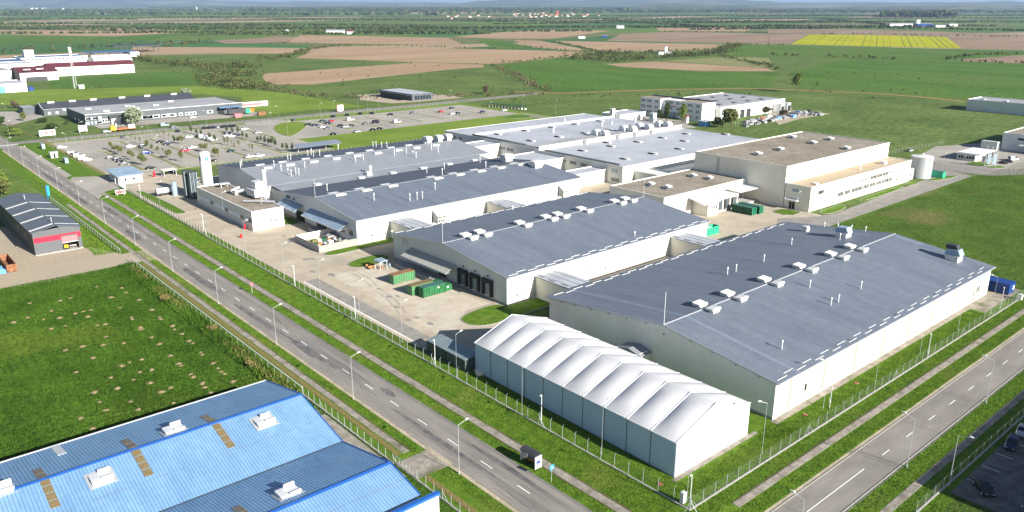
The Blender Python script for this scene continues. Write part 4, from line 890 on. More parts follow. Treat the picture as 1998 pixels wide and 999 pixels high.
# ---------------------------------------------------------------- blue-roofed double hall in front
bl = thing('blue_hall', 'blue ribbed double-ridged hall in the lower left corner', 'factory hall', (10,100,0))
BX0, BX1 = -70.0, 51.2
SL = [(127.6,5.1,113.5,8.0),(113.5,8.0,99.8,5.1),(99.8,5.1,86.1,8.0),(86.1,8.0,78.6,6.5)]
MB().prism([(77.2,0),(127.3,0),(127.3,4.8),(113.5,7.7),(99.8,4.8),(86.1,7.7),(78.6,6.2),(77.2,6.0)], 0, BX0, BX1-.3).build('wall', 'wall_white', bl)
for k, (ya,za,yb,zb) in enumerate(SL):
    sl = MB(); slope_slab(sl, BX0, BX1, ya, za, yb, zb, .16); s = sl.build('roof_slope', 'blue_sheet', bl)
    rb = MB(); x = BX0+.4
    while x < BX1:
        rb.add([(x-.03,ya,za+.004),(x+.03,ya,za+.004),(x+.03,yb,zb+.004),(x-.03,yb,zb+.004),(x,ya,za+.05),(x,yb,zb+.05)], [(0,4,5,3),(1,2,5,4),(0,1,4),(3,5,2)]); x += .46
    r_ = rb.build('rib', 'rib_dark', s); r_['kind'] = 'stuff'
for y, z in ((113.5,8.0),(86.1,8.0)): MB().prism([(y-.42,z-.02),(y,z+.09),(y+.42,z-.02),(y,z+.02)], 0, BX0, BX1+.1).build('ridge_cap', 'blue_trim', bl)
MB().prism([(99.66,5.17),(99.94,5.17),(99.8,5.11)], 0, BX0, BX1).build('valley_gutter', 'fin_dark', bl)
for ya,za,yb,zb in SL: MB().prism([(ya,za+.1),(yb,zb+.1),(yb,zb-.35),(ya,za-.35)], 0, BX1+.01, BX1+.16).build('verge_trim', 'blue_trim', bl)
MB().box(BX0,BX1+.2,127.62,127.9,4.85,5.15).build('gutter', 'white_paint', bl)
MB().box(BX0,53.0,76.7,77.1,0,6.7).build('front_wall', 'wall_white', bl); MB().box(BX0,53.15,76.55,77.25,6.71,7.1).build('parapet_trim', 'blue_trim', bl)
def blue_z(y):
    for ya,za,yb,zb in SL:
        if min(ya,yb) <= y <= max(ya,yb): return za+(zb-za)*(y-ya)/(yb-ya)
    return 6.0
for y in (120.5, 106.2, 93, 82.2):
    MB().prism([(y-.04, blue_z(y-.04)+.005),(y+.04, blue_z(y+.04)+.005),(y+.04, blue_z(y+.04)+.02),(y-.04, blue_z(y-.04)+.02)], 0, BX0, BX1).build('sheet_lap', 'roof_strip', bl)
kb = zf(0,740,.2592); kc = zf(450,740,.2592)
def blue_pt(q): 
    z = 6.5
    for _ in range(8):
        x, y = G(*q, z); z = blue_z(y)
    return x, y, z
def roof_panes(q, w, L, n, m, dirn):
    x, y, z = blue_pt(q); step = L/n
    fr = None
    for k in range(n):
        y0 = y - dirn*k*step; y1 = y0 - dirn*(step-.17); z0, z1 = blue_z(y0)+.07, blue_z(y1)+.07
        MB().add([(x,y0,z0-.05),(x+w,y0,z0-.05),(x+w,y1,z1-.05),(x,y1,z1-.05),(x,y0,z0),(x+w,y0,z0),(x+w,y1,z1),(x,y1,z1)], [(0,3,2,1),(4,5,6,7),(0,1,5,4),(1,2,6,5),(2,3,7,6),(3,0,4,7)]).build('skylight_pane', m, bl)
for q in (kb(295,765),kb(985,545),kb(1595,350)): roof_panes(q, 1.15, 6.2, 4, 'skylight_tan', 1)
for q in (kb(240,690),kb(905,468),kb(1500,285)): roof_panes(q, 1.15, 5.2, 2, 'skylight_brown', 1)
roof_panes(kb(380,515), 1.2, 5.6, 1, 'galv_light', 1); roof_panes(kb(1740,975), 1.15, 5.0, 2, 'skylight_brown', 1)
def blue_vent(q, s=1.2, flash=True):
    x, y, z = blue_pt(q); 
    f_ = MB().prism([(y-1.35*s,blue_z(y-1.35*s)+.07),(y+1.35*s,blue_z(y+1.35*s)+.07),(y+1.35*s,blue_z(y+1.35*s)+.03),(y-1.35*s,blue_z(y-1.35*s)+.03)], 0, x-1.5*s, x+1.5*s).build('vent_flashing', 'galv', bl)
    c_ = MB().box(x-1.1*s,x+1.1*s,y-1.0*s,y+1.0*s,z-.5,z+.38).build('vent_curb', 'white_paint', bl)
    MB().box(x-1.15*s,x+1.15*s,y-.75*s,y+.75*s,z+.38,z+.47).build('vent_lid', 'galv_light', c_)
    MB().box(x-.1*s,x+1.2*s,y+.78*s,y+.92*s,z+.3,z+.85).build('vent_baffle', 'white_paint', c_); MB().box(x-.1*s,x+1.2*s,y-.92*s,y-.78*s,z+.3,z+.7).build('vent_baffle', 'white_paint', c_)
for q in (kb(760,745),kc(250,318),kb(1305,385),kc(430,860),(2,958)): blue_vent(q)
rect('concrete_apron', 'path_concrete', 51.3, 57.6, 92, 122, .04)

# ---------------------------------------------------------------- dark workshop with red band
ws = thing('workshop', 'dark grey workshop with red band and half-open red roller door', 'workshop', (45.2,284,0))
WX0,WX1,WY0,WY1 = 39.0,51.6,257.4,312.0; wz, wr = 6.9, 8.1; WXM = (WX0+WX1)/2
pl_ = [(WX0,0.4),(WX1,0.4),(WX1,wz),(WXM,wr),(WX0,wz)]
MB().box(WX0+.02,WX0+.3,WY0+.4,WY1,0,wz-.1).build('side_wall', 'ws_dark', ws); MB().box(WX1-.3,WX1-.02,WY0+.4,WY1,0,wz-.1).build('side_wall', 'ws_dark', ws)
MB().prism(pl_, 1, WY1-.3, WY1).build('rear_wall', 'ws_wall', ws)
DX0,DX1 = 46.3,50.6
fw_ = MB().prism([(WX0,.4),(DX0,.4),(DX0,wz+.5),(WX0,wz)], 1, WY0, WY0+.4).prism([(DX1,.4),(WX1,.4),(WX1,wz),(DX1,wz+.1)], 1, WY0, WY0+.4).prism([(DX0,4.3),(DX1,4.3),(DX1,wz+.1),(WXM,wr),(DX0,wz+.5)], 1, WY0, WY0+.4).build('front_wall', 'ws_wall', ws)
box('floor_slab', 'plinth', ws, WX0, WX1, WY0-.3, WY1, 0, .25)
box('plinth', 'path_concrete', ws, WX0-.1, DX0, WY0-.05, WY0+.3, 0, .39); box('plinth', 'path_concrete', ws, DX1, WX1+.1, WY0-.05, WY0+.3, 0, .39)
box('red_band', 'red_band', ws, WX0+.1, DX0-.1, WY0-.06, WY0-.01, 3.7, 5.3); box('red_band', 'red_band', ws, DX1+.05, WX1-.1, WY0-.06, WY0-.01, 3.7, 5.3); box('red_band', 'red_band', ws, DX0-.09, DX1+.04, WY0-.06, WY0-.01, 4.75, 5.3)
box('roller_door', 'red_light', ws, DX0+.05, DX1-.05, WY0+.05, WY0+.15, 2.6, 4.6); box('door_bar', 'white_paint', ws, DX0+.05, DX1-.05, WY0+.0, WY0+.14, 2.45, 2.6)
for xa, xb, za, zb in ((WX0-.4, WXM, wz-.1, wr), (WXM, WX1+.4, wr, wz-.1)):
    MB().prism([(xa,za),(xb,zb),(xb,zb+.15),(xa,za+.15)], 1, WY0-.4, WY1+.3).build('roof_slope', 'ws_roof', ws)
for y in (259.6,271.5,283.2,294.5):
    MB().prism([(WX0-.3,wz+.1),(WXM-.25,wr+.17),(WXM-.25,wr+.22),(WX0-.3,wz+.15)], 1, y-.55, y+.55).build('skylight_strip', 'white_paint', ws)
    MB().prism([(WXM+.25,wr+.17),(WX1+.2,wz+.1),(WX1+.2,wz+.15),(WXM+.25,wr+.22)], 1, y-.25, y+.25).build('skylight_strip', 'galv_light', ws)
for y in (262,300): MB().cyl(WXM,y,wr,wr+1.6,.12,6).build('roof_vent', 'galv', ws)
for y in (268,279,290,300): box('window', 'glass', ws, WX0-.05, WX0+.01, y-1.2, y+1.2, 3.4, 4.6)
ld = thing('loader', 'yellow machine parked inside the open workshop door', 'machine', (47.4,258.8,.25)); box('body', 'yellow', ld, 46.8, 47.9, 258.2, 260.5, .7, 1.5); box('cab', 'glass', ld, 46.9,47.8,259.2,260.4,1.5,2.2)
for y in (258.6,260): MB().prism([(y+.4*math.cos(2*math.pi*i/10), .65+.4*math.sin(2*math.pi*i/10)) for i in range(10)], 0, 46.7, 48.0).build('wheel', 'rubber', ld)
bnch = thing('work_bench', 'cluttered bench inside the open workshop door', 'bench', (49.2,259.2,.25)); box('top', 'white_paint', bnch, 48.4,50.2,258.6,259.6,.9,1.0)
for x in (48.5,50.1): box('leg', 'wood', bnch, x-.05,x+.05,258.7,259.5,.25,.9)
# rusty skip and blue tarpaulin
sk = thing('skip', 'rusty open skip standing on the dirt yard', 'skip', (31.0,251,0)); 
SX = MB().box(29.7,32.1,244.9,245.05,.15,2.3).box(29.7,29.85,245.06,257,.15,2.3).box(31.95,32.1,245.06,257,.15,2.3).box(29.86,31.94,256.85,257,.15,2.3).build('side', 'rust', sk); box('floor', 'rust', sk, 29.86, 31.94, 245.06, 256.84, .15, .3)
for k in range(7): unit('side_rib', 'rust', (.12,.14,2.0), sk, 29.64, 246+1.7*k, .2); unit('side_rib', 'rust', (.12,.14,2.0), sk, 32.16, 246+1.7*k, .2)
tp = MB(); 
for i in range(5):
    x = 27.0+.7*i; tp.prism([(245+.3*(i%2),.05),(248.6,.05),(247.9,1.0+.3*((i*7)%3)),(246,.9+.2*((i*5)%3))], 0, x, x+.68)
single(tp, 'tarpaulin', 'tarp_blue', 'crumpled blue tarpaulin beside the rusty skip', 'tarpaulin')

# ---------------------------------------------------------------- gatehouse and entrance
gh = thing('gatehouse', 'white gatehouse with pale blue mono-pitch roof at the works entrance', 'gatehouse', (90.3,350.8,0))
MB().box(86.2,94.8,343.6,358,0,3.0).build('wall', 'wall_white', gh); MB().prism([(343.0,3.3),(358.6,4.0),(358.6,4.2),(343.0,3.5)], 0, 85.0, 95.6).build('roof', 'glass_blue', gh)
for x in (88,91.2): box('window', 'glass', gh, x, x+.8, 343.5, 343.59, 1.2, 2.3)
for k in range(4): box('window', 'glass', gh, 86.1, 86.19, 345+3*k, 346.4+3*k, 1.1, 2.3)
for q in ((84.4,343.4),(85.6,343.4)): box('porch_post', 'white_paint', gh, q[0]-.08, q[0]+.08, q[1]-.08, q[1]+.08, 0, 3.0)
sh2 = thing('smoking_shelter', 'small shelter with flat pale roof right of the gatehouse', 'shelter', (108,349,0)); 
for x in (104.6,109.6):
    for y in (346.8,350.4): box('post', 'galv_light', sh2, x-.08, x+.08, y-.08, y+.08, 0, 2.6)
box('roof', 'offwhite', sh2, 104.2, 110, 346.4, 350.8, 2.6, 2.8); box('side_panel', 'glass_blue', sh2, 104.5, 104.56, 347, 350.2, .3, 2.2)
single(MB().cyl(101.5,350,0,2.0,.45,10).cyl(101.5,350,2.0,2.4,.45,10,.2), 'red_bollard', 'red_paint', 'tall red cylinder left of the small entrance shelter', 'bollard')
single(MB().cyl(*G(*zf(350,250,.25)(512,790)),0,1.3,.35,8).cyl(*G(*zf(350,250,.25)(512,790)),1.3,2.0,.35,8,.12), 'fire_hydrant', 'red_paint', 'red hydrant in front of the utility building corner', 'hydrant')
single(MB().box(91.6,92.2,236.4,237.0,0,1.0).box(91.7,92.1,236.5,236.9,1.0,1.25), 'hose_box', 'red_paint', 'small red hose box by the roadside fence', 'hose box')
single(MB().cyl(*G(1698,370),0,1.2,.4,8).cyl(*G(1698,370),1.2,2.1,.5,8,.2), 'fire_hydrant', 'red_paint', 'red hydrant before the cream office wing', 'hydrant')
# billboard at the entrance
bb = thing('billboard', 'long white billboard with red lettering on the verge by the entrance', 'billboard', (80.5,303.5,0))
BQ0, BQ1 = G(225.5,381.5), G(246.5,379.5)
bx0, by0 = BQ0; bx1, by1 = BQ1
ang = math.atan2(by1-by0, bx1-bx0); Lb = math.hypot(bx1-bx0, by1-by0); ORG[bb.name] = (bx0,by0,0); bb.location = (bx0,by0,0)
bpn = MB().box(bx0,bx0+Lb,by0-.12,by0+.12,.45,2.15).rot(ang,(bx0,by0)).build('board', 'board_white', bb)
for d in (.6, Lb-.6): MB().box(bx0+d-.12,bx0+d+.12,by0-.1,by0+.1,0,.44).rot(ang,(bx0,by0)).build('post', 'offwhite', bb)
def lettering(txt, size, loc, rot, m, parent, name='lettering', align='CENTER', bold=.035):
    cu = bpy.data.curves.new(name, 'FONT'); cu.body = txt; cu.size = size; cu.extrude = .02; cu.align_x = align; cu.offset = bold*size
    to = bpy.data.objects.new(name, cu); col.objects.link(to); bpy.context.view_layer.update()
    me = bpy.data.meshes.new_from_object(to); bpy.data.objects.remove(to); me.materials.clear(); me.materials.append(MATS[m])
    o = bpy.data.objects.new(name, me); col.objects.link(o); o.parent = parent
    og = ORG[parent.name]; o.location = (loc[0]-og[0], loc[1]-og[1], loc[2]-og[2]); o.rotation_euler = rot; ORG[o.name] = og
    return o
mid = (bx0+(bx1-bx0)/2 + .15*math.sin(ang), by0+(by1-by0)/2 - .15*math.cos(ang), .85)
lettering('zollner', 1.15, mid, (math.pi/2, 0, ang), 'letter_red', bb).scale = (1, 1.25, 1)

# ---------------------------------------------------------------- dark grey halls beyond the car park
dg = flat('dark_hall', 'dark grey flat-roofed hall with white-framed windows beyond the car park', 'industrial hall', 118.8, 215.8, 528.9, 574, 6.6, 'dgrey_wall', 'dgrey_wall', 'roof_grey')
MB().box(118.6,215.9,528.7,528.85,6.45,6.75).build('roof_trim', 'white_paint', dg); MB().box(118.5,118.65,528.7,574,6.45,6.75).build('roof_trim', 'rib_dark', dg)
zA = zf(0,180,.15); zC2 = zf(400,180,.15)
for a, b in ((1145,345),(1190,340),(1242,337),(1285,333),(1150,405),(1198,400),(1245,395),(1292,392)):
    x, z = onY(*zA(a,b), 528.8); w = box('window', 'white_paint', dg, x-1.5, x+1.5, 528.6, 528.78, z-.8, z+.8); 
    box('pane', 'glass_blue' if a not in (1145,1242,1292) else 'glass', w, x-1.25, x+1.25, 528.52, 528.59, z-.6, z+.6)
for a, b in ((1375,385),(1915,340)): 
    x, z = onY(*zA(a,b), 528.8); w = box('window', 'white_paint', dg, x-3.2, x+3.2, 528.6, 528.78, 1.2, 3.3)
    for k in range(3): box('pane', 'glass', w, x-1.6+1.4*k, x-.6+1.4*k, 528.52, 528.59, 1.6, 3.0)
zB2 = zf(200,220,.15)
for a, b, wd in ((590,72,3),(700,60,3),(800,52,2.4),(905,42,2.6),(1020,30,1.2),(1100,24,1.2),(1150,20,1.2),(1195,16,1.2),(1400,10,2)):
    x, z = onY(*zB2(a,b), 528.8); w = box('window', 'white_paint', dg, x-wd, x+wd, 528.6, 528.78, 1.3, 3.2); box('pane', 'glass', w, x-wd*.5, x+wd*.5, 528.52, 528.59, 1.6, 2.9)
x, z = onY(*zC2(320,250), 528.8); box('roller_door', 'white_paint', dg, x-2.2, x+2.2, 528.6, 528.78, .2, 3.9); MB().box(x-8,x+7,524.5,528.6,4.4,4.9).build('canopy', 'rib_dark', dg)
x, z = onY(*zC2(208,262), 528.8); box('door', 'rubber', dg, x-2, x+2, 528.62, 528.79, .2, 3.4)
x, z = onY(*zA(1495,375), 528.8); MB().box(x-2.6,x+2.6,526,528.7,0,3.6).build('porch', 'white_paint', dg); MB().box(x-3.4,x+3.4,525.4,528.7,3.6,5.0).build('porch_roof', 'dark_steel', dg)
for a, b in ((1140,218),(1380,245),(1770,215),(1655,180)): 
    x, y = G(*zA(a,b), 6.4); unit('roof_light', 'white_paint', (3.5,2.4,.8), dg, x, y, 6.2)
for a, b in ((380,190),(690,170),(880,120)):
    x, y = G(*zf(200,180,.15)(a,b), 6.4); unit('roof_light', 'white_paint', (3.5,2.4,.8), dg, x, y, 6.2)
for k in range(3): box('window', 'white_paint', dg, 118.45, 118.49, 533+9*k, 537+9*k, 1.2, 2.8)
dh, fd = gable_hall('long dark-roofed gabled hall behind the dark flat-roofed one', 'industrial hall', 109.7, 207, 594.5, 604.5, 616.5, 4.6, 7.6, 4.6, 'dgrey_roof', 'dgrey_wall', 'dgrey_wall', name='dark_hall', ridge_cap='dark_steel')
for px in (97,139,180,236,285,337):
    x, _ = onY(px, 196-(px-97)*.06, 604.5); unit('roof_light', 'white_paint', (4,2,1.0), dh, x, 603.2, 7.2)
MB().prism([(594.2,4.7),(594.35,4.7),(604.5,7.8),(604.5,7.65)], 0, 109.0, 109.3).build('gable_trim', 'white_paint', dh)
box('wall_sign', 'white_paint', dh, 121, 138, 594.3, 594.45, 2.6, 4.3); 
for x in (112,116.5,123): box('window', 'white_paint', dh, x, x+1.6, 594.35, 594.45, 1.0, 2.4)
for y in (598,607): box('window', 'glass_blue', dh, 109.5, 109.65, y, y+2, 1.2, 2.6)
an = flat('dark_hall', 'small dark annex at the left end of the long dark gabled hall', 'industrial hall', 101, 109.4, 611, 628, 4.4, 'dgrey_wall', 'dgrey_wall', 'roof_grey')
cb = flat('dark_pavilion', 'new dark pavilion with white roof on bare ground beyond the road', 'building', 338.5, 357.5, 508, 553, 5.0, 'dgrey_wall', 'dgrey_wall', 'roof_white', par=.05)
for k in range(6): box('window', 'glass', cb, 341+2.5*k, 342.8+2.5*k, 507.8, 507.89, .8, 3.6)
for k in range(5): box('window', 'glass', cb, 338.25, 338.34, 512+8*k, 517+8*k, .8, 3.4)
MB().box(334,338.3,508,553,4.3,4.6).build('eaves', 'dark_steel', cb)
# three-storey office with hall behind
of = thing('office_block', 'white three-storey office block with rows of small windows behind the works', 'office building', (418,323,0))
MB().box(412.2,426,298.8,316.5,0,11.2).build('wall', 'wall_white', of); MB().box(412.2,426,331.5,348.2,0,11.2).build('wall', 'wall_white', of); MB().box(414.6,426,316.52,331.48,0,11.0).build('wall', 'wall_white', of)
MB().box(413,425.5,299.4,316,11.2,11.4).build('roof', 'roof_gravel', of); MB().box(413,425.5,332,347.6,11.2,11.4).build('roof', 'roof_gravel', of); MB().box(423,426.2,299,348,11.25,11.9).build('roof_edge', 'dark_steel', of)
for fl in range(3):
    for blk in ((300.4,3,6),(333,3,6)):
        for grp in range(3):
            for k in range(3 if grp else 2): unit('window', 'glass', (.1,.62,1.5), of, 412.15, blk[0]+1.0+grp*5.2+k*1.3, 1.6+3.5*fl)
    for grp in (318.5,324,328): 
        for k in range(2): unit('window', 'glass', (.1,.62,1.5), of, 414.55, grp+k*1.3, 1.6+3.5*fl)
box('entrance', 'glass_blue', of, 413.4, 414.55, 321, 327, 0, 3.6); box('logo_bar', 'red_paint', of, 414.4, 414.55, 320.8, 325.4, 7.0, 7.5)
for k in range(4): box('facade_ornament', 'orange', of, 416+1.6*k, 416.5+1.6*k, 298.6, 298.75, .6, 3.6-.5*(k%2))
oh = flat('white_hall', 'large white flat hall joined to the three-storey office block', 'industrial hall', 426.4, 500, 295, 345, 8.3, 'wall_white', 'wall_white', 'roof_grey')
for k in range(4):
    for j in range(3): unit('roof_light', 'fin_dark', (3,2.6,.7), oh, 438+16*k, 304+14*j, 7.9)
for k in range(2): MB().box(448+7*k,452.5+7*k,294.7,295,0,5).build('roller_door', 'dark_steel', oh)
MB().box(486,490,289,294.9,0,6.2).build('dock_house', 'galv_light', oh); MB().box(494,498,289,294.9,0,6.2).build('dock_house', 'galv_light', oh)
for x in (487,495): box('dock_door', 'rubber', oh, x-.5, x+2.5, 288.8, 288.98, .5, 4.6)
gs = flat('grey_shed', 'long pale grey windowless shed in the meadow at the right edge', 'industrial hall', 597.5, 622, 150, 214.8, 7.6, 'wall_bluegrey', 'wall_white', 'roof_grey')
for k in range(4): unit('roof_light', 'white_paint', (2,2.4,.8), gs, 604, 165+14*k, 7.2)
rg = flat('gatehouse', 'small flat-roofed pavilion with flagpoles in front at the right edge', 'gatehouse', 401, 409, 136.5, 144.5, 3.2, 'wall_grey', 'wall_white', 'roof_white', par=.05)
MB().box(401.5,420,134.5,144.7,3.22,3.55).build('roof_slab', 'wall_white', rg)
for k in range(6): box('window', 'glass', rg, 400.78, 400.89, 137.2+1.15*k, 138.0+1.15*k, 1.0, 2.3)
for x in (412,418): box('post', 'dark_steel', rg, x-.15, x+.15, 135, 135.3, 0, 3.2)
for k, q in enumerate(zf(1498,250,.25)(*p_) for p_ in ((1690,300),(1730,305),(1775,305))):
    x, y = G(*q); fp = thing('flagpole', '%s of the three flagpoles in front of the small flat pavilion' % ('leftmost','middle one','rightmost')[k], 'flagpole', (x,y,0), 'flagpoles by the pavilion')
    MB().cyl(x,y,0,9.5,.09,8).build('pole', 'white_paint', fp)
    fl = MB(); n = 6
    vs = []
    for i in range(n+1):
        for j in range(5): vs.append((x-.1-.28*j-.05*math.sin(j*2+i), y+.25*j+.12*math.sin(i*1.3+j), 1.4+i*.75))
    fl.add(vs, [(i*5+j, i*5+j+1, (i+1)*5+j+1, (i+1)*5+j) for i in range(n) for j in range(4)]).build('flag', 'glass_blue' if k else 'white_paint', fp)
re_ = flat('white_hall', 'pale hall with entrance canopy cut by the right edge of the view', 'industrial hall', 446, 500, 96, 141, 8.6, 'wall_bluegrey', 'wall_white', 'roof_gravel')
MB().box(441,446,118,132,3.4,3.8).build('canopy', 'galv_light', re_); box('window', 'glass', re_, 445.7, 445.85, 120, 134, 5.6, 6.6); box('entrance', 'glass', re_, 445.7, 445.85, 121, 128, .1, 3)
MB().box(442,446,141.5,149,0,4).build('annex', 'wall_grey', re_)
# hall outside the frame whose shadow falls over the lower right car park
ob = flat('side_hall', 'tall pale hall across the side road shading its car park', 'industrial hall', 118.9, 300, -40, 19.5, 9.2, 'wall_grey', 'wall_white', 'roof_grey')
for k in range(14): unit('window', 'glass', (3.0,.08,1.4), ob, 126+12*k, 19.55, 5.0)
# round water tank
wt = thing('water_tank', 'round galvanised water tank at the end of the cream office wing', 'water tank', (346.5,138.2,0)); 
MB().cyl(346.5,138.2,.1,9.0,4.3,36).build('shell', 'galv', wt); MB().cyl(346.5,138.2,9.0,9.5,4.4,36,.6).build('roof', 'white_paint', wt); MB().cyl(346.5,138.2,9.45,10.2,.4,10).build('roof_vent', 'white_paint', wt)
lad = MB().box(344.4,344.5,133.9,134.0,.3,9.4).box(345,345.1,133.8,133.9,.3,9.4)
for k in range(20): lad.box(344.5,345.0,133.85,133.95,.6+.45*k,.66+.45*k)
lad.build('ladder', 'galv', wt); 
for k in range(4): MB().cyl(346.5,138.2,1.6+2*k,1.72+2*k,4.33,36).build('hoop', 'galv', wt)

# ---------------------------------------------------------------- far works on the left
rd = thing('red_roofed_hall', 'long white hall with dark red roof in the far left', 'industrial hall', (200,915,0))
MB().box(148,180,880,925,0,8).build('wall', 'wall_white', rd); MB().prism([(879,8),(903,12),(926,8)], 0, 147, 181).build('roof', 'roof_red', rd)
MB().box(180.2,262,921,945,0,9).build('wall', 'wall_white', rd); MB().prism([(920,9),(934,12.5),(946,9)], 0, 180.3, 263).build('roof', 'roof_red', rd)
for k in range(12): unit('window', 'glass', (1.6,.1,1.2), rd, 186+4.4*k, 920.9, 5.6)
MB().box(153,170,876,880,0,3.8).build('canopy', 'dark_steel', rd); MB().prism([(879.5,0),(903,0),(903,11.5),(879.5,7.8)], 0, 147.2, 147.9).build('gable', 'ws_dark', rd)
for a,b in ((52,136),(77,134.5)): x, y = G(a, b, 10.5); unit('roof_light', 'white_paint', (6,3,.8), rd, x, y, 10.3)
sb = flat('white_hall', 'far white hall with blue solar roof and square stair tower', 'industrial hall', 190, 262, 1105, 1150, 9, 'wall_white', 'wall_white', 'solar_blue')
MB().box(197,207,1120,1132,9,17).build('tower', 'wall_white', sb)
for k in range(16): unit('window', 'glass', (2,.1,1.5), sb, 193+4.2*k, 1104.9, 6)
sb2 = flat('white_hall', 'far white hall at the left edge with solar panels', 'industrial hall', 120, 188, 1060, 1120, 8, 'wall_white', 'wall_white', 'solar_blue')
sb3 = flat('white_hall', 'far low white hall with bare roof at the left edge', 'industrial hall', 132, 186, 1010, 1050, 8.5, 'wall_white', 'wall_white', 'roof_white')
wt2 = thing('white_tent', 'long white tent hall behind the dark red roof', 'tent', (284,1090,0)); MB().prism([(1080,0),(1104,0),(1104,5),(1092,10),(1080,5)], 0, 262, 306).build('skin', 'membrane', wt2); box('door', 'galv', wt2, 261.9, 261.99, 1088, 1094, 0, 4)
wl = flat('white_hall', 'white hall with blue doors and pale roof at the left edge beyond the lawn', 'industrial hall', 96, 134, 775, 812, 7.2, 'wall_white', 'wall_white', 'roof_white')
box('roller_door', 'tarp_blue', wl, 112, 118, 774.8, 774.95, 0, 5.2); MB().box(135.5,139,777,788,0,3).build('container', 'cont_blue', wl)
fg = flat('grey_hall', 'grey hall with round windows at the left edge near the red roof', 'industrial hall', 118, 146, 905, 960, 9, 'wall_grey', 'wall_grey', 'roof_grey')
op = thing('open_shed', 'far open-sided steel shed with blue roof and white end wall', 'shed', (330,1225,0))
MB().prism([(1210,6),(1240,7),(1240,7.3),(1210,6.3)], 0, 285, 350).build('roof', 'solar_blue', op); MB().box(340,352,1205,1240,0,6).build('end_wall', 'wall_white', op)
for k in range(9): box('post', 'dark_steel', op, 288+6.5*k, 288.6+6.5*k, 1211, 1211.6, 0, 6)
MB().prism([(1300,9),(1340,9),(1340,10),(1300,10)], 0, 345, 412).build('roof', 'dark_steel', op)
for k in range(9): box('post', 'dark_steel', op, 348+7.5*k, 348.8+7.5*k, 1300, 1300.8, 0, 9)
MX, MY = G(147.5,173)
ms = thing('lattice_mast', 'tall grey lattice radio mast in the far left meadow', 'mast', (MX,MY,0))
lm = MB(); HM = 35.0
for i in range(3):
    a = 2*math.pi*i/3; lm.tube((MX+1.6*math.cos(a),MY+1.6*math.sin(a),0),(MX+.5*math.cos(a),MY+.5*math.sin(a),HM),.14,4)
for k in range(17):
    z0, z1 = 2*k, 2*k+2; 
    for i in range(3):
        a, b = 2*math.pi*i/3, 2*math.pi*(i+1)/3; r0, r1 = 1.6-1.1*z0/HM, 1.6-1.1*z1/HM
        lm.tube((MX+r0*math.cos(a),MY+r0*math.sin(a),z0),(MX+r1*math.cos(b),MY+r1*math.sin(b),z1),.07,3)
lm.build('lattice', 'galv', ms)
for z in (30,32.4,27):
    for i in range(3): a = 2*math.pi*i/3; MB().box(MX+1.1*math.cos(a)-.25,MX+1.1*math.cos(a)+.25,MY+1.1*math.sin(a)-.25,MY+1.1*math.sin(a)+.25,z,z+2.2).build('antenna', 'white_paint', ms)
single(MB().box(MX+1.8,MX+6,MY-5,MY-1,0,2.8).prism([(MY-5.2,2.8),(MY-.8,2.8),(MY-3,3.4)], 0, MX+1.6, MX+6.2), 'equipment_hut', 'white_paint', 'small white equipment hut at the foot of the lattice mast', 'hut')
# far factory and village houses
ff = flat('white_hall', 'far white and dark blue factory on the plain at upper right', 'industrial hall', *[v for v in (0,1,0,1)], 1, 'wall_white', 'wall_white', 'roof_white') if 0 else None
def far_block(px, py, w, d, h, label, wall='wall_white', roof='house_red', ridge=None, cat='house', group=None, name='house'):
    x, y = G(px, py); T = thing(name, label, cat, (x,y,0), group, AZ)
    ORG[T.name] = (0,0,0)
    MB().box(-d/2,d/2,-w/2,w/2,0,h).build('wall', wall, T)
    if ridge: MB().prism([(-d/2-.4,h),(d/2+.4,h),(0,h+ridge)], 1, -w/2-.4, w/2+.4).build('roof', roof, T)
    else: MB().box(-d/2-.3,d/2+.3,-w/2-.3,w/2+.3,h,h+.4).build('roof', roof, T)
    return T
for (px,py,w,d,h,lb_,wa,ro,ri) in (
  (1768,50.5,80,40,7,'far white factory on the plain, left part of the distant plant','wall_white','roof_white',None),
  (1790,48.5,12,10,17,'far white tower of the distant plant on the plain','wall_white','roof_white',None),
  (1800,51.5,50,30,9,'far dark blue block of the distant plant on the plain','cont_blue','roof_white',None),
  (1832,53,30,20,6,'far white silo building right of the distant plant','wall_white','roof_white',None),
  (1857,51,26,20,7,'farthest right white building of the distant plant','wall_white','roof_white',None),
  (1741,51.5,26,20,8,'far low white building at the left end of the distant plant','wall_white','roof_white',None),
  (655,65,44,16,6,'far long grey-roofed farm hall among trees','wall_white','roof_grey',3),
  (683,66.5,16,12,6,'far farmhouse with red roof beside the grey farm hall','wall_white','roof_red',4),
  (560,61.5,6,6,4,'lone white hut left of the far farm hall','wall_white','roof_grey',2),
  (1135,75,14,10,5,'white and blue building of the far construction yard','wall_white','solar_blue',None),
  (1180,73,12,9,4,'blue container block of the far construction yard','cont_blue','roof_grey',None),
  (1298,107,20,8,4,'white farm building half hidden in the small wood','wall_white','roof_white',None),
  (1299,105,4,4,10,'white tower in the small wood','wall_white','roof_white',None),
  (1088,29,16,14,16,'far red-towered church in the village','house_red','house_red',10),
  (1210,55,22,14,6,'far pale house right of the bare field','wall_white','roof_grey',3),
  (75,18,180,60,16,'far white industrial complex near the left horizon','wall_white','roof_white',None),
  (130,18.5,90,40,14,'second far white industrial block near the left horizon','wall_white','roof_white',None),
  (384,19,10,10,24,'far white church tower near the horizon on the left','wall_white','wall_white',8),
  (612,16,14,12,7,'lone white far house in front of the dark far forest','wall_white','wall_white',4)):
    far_block(px,py,w,d,h,lb_,wa,ro,ri,cat='building')
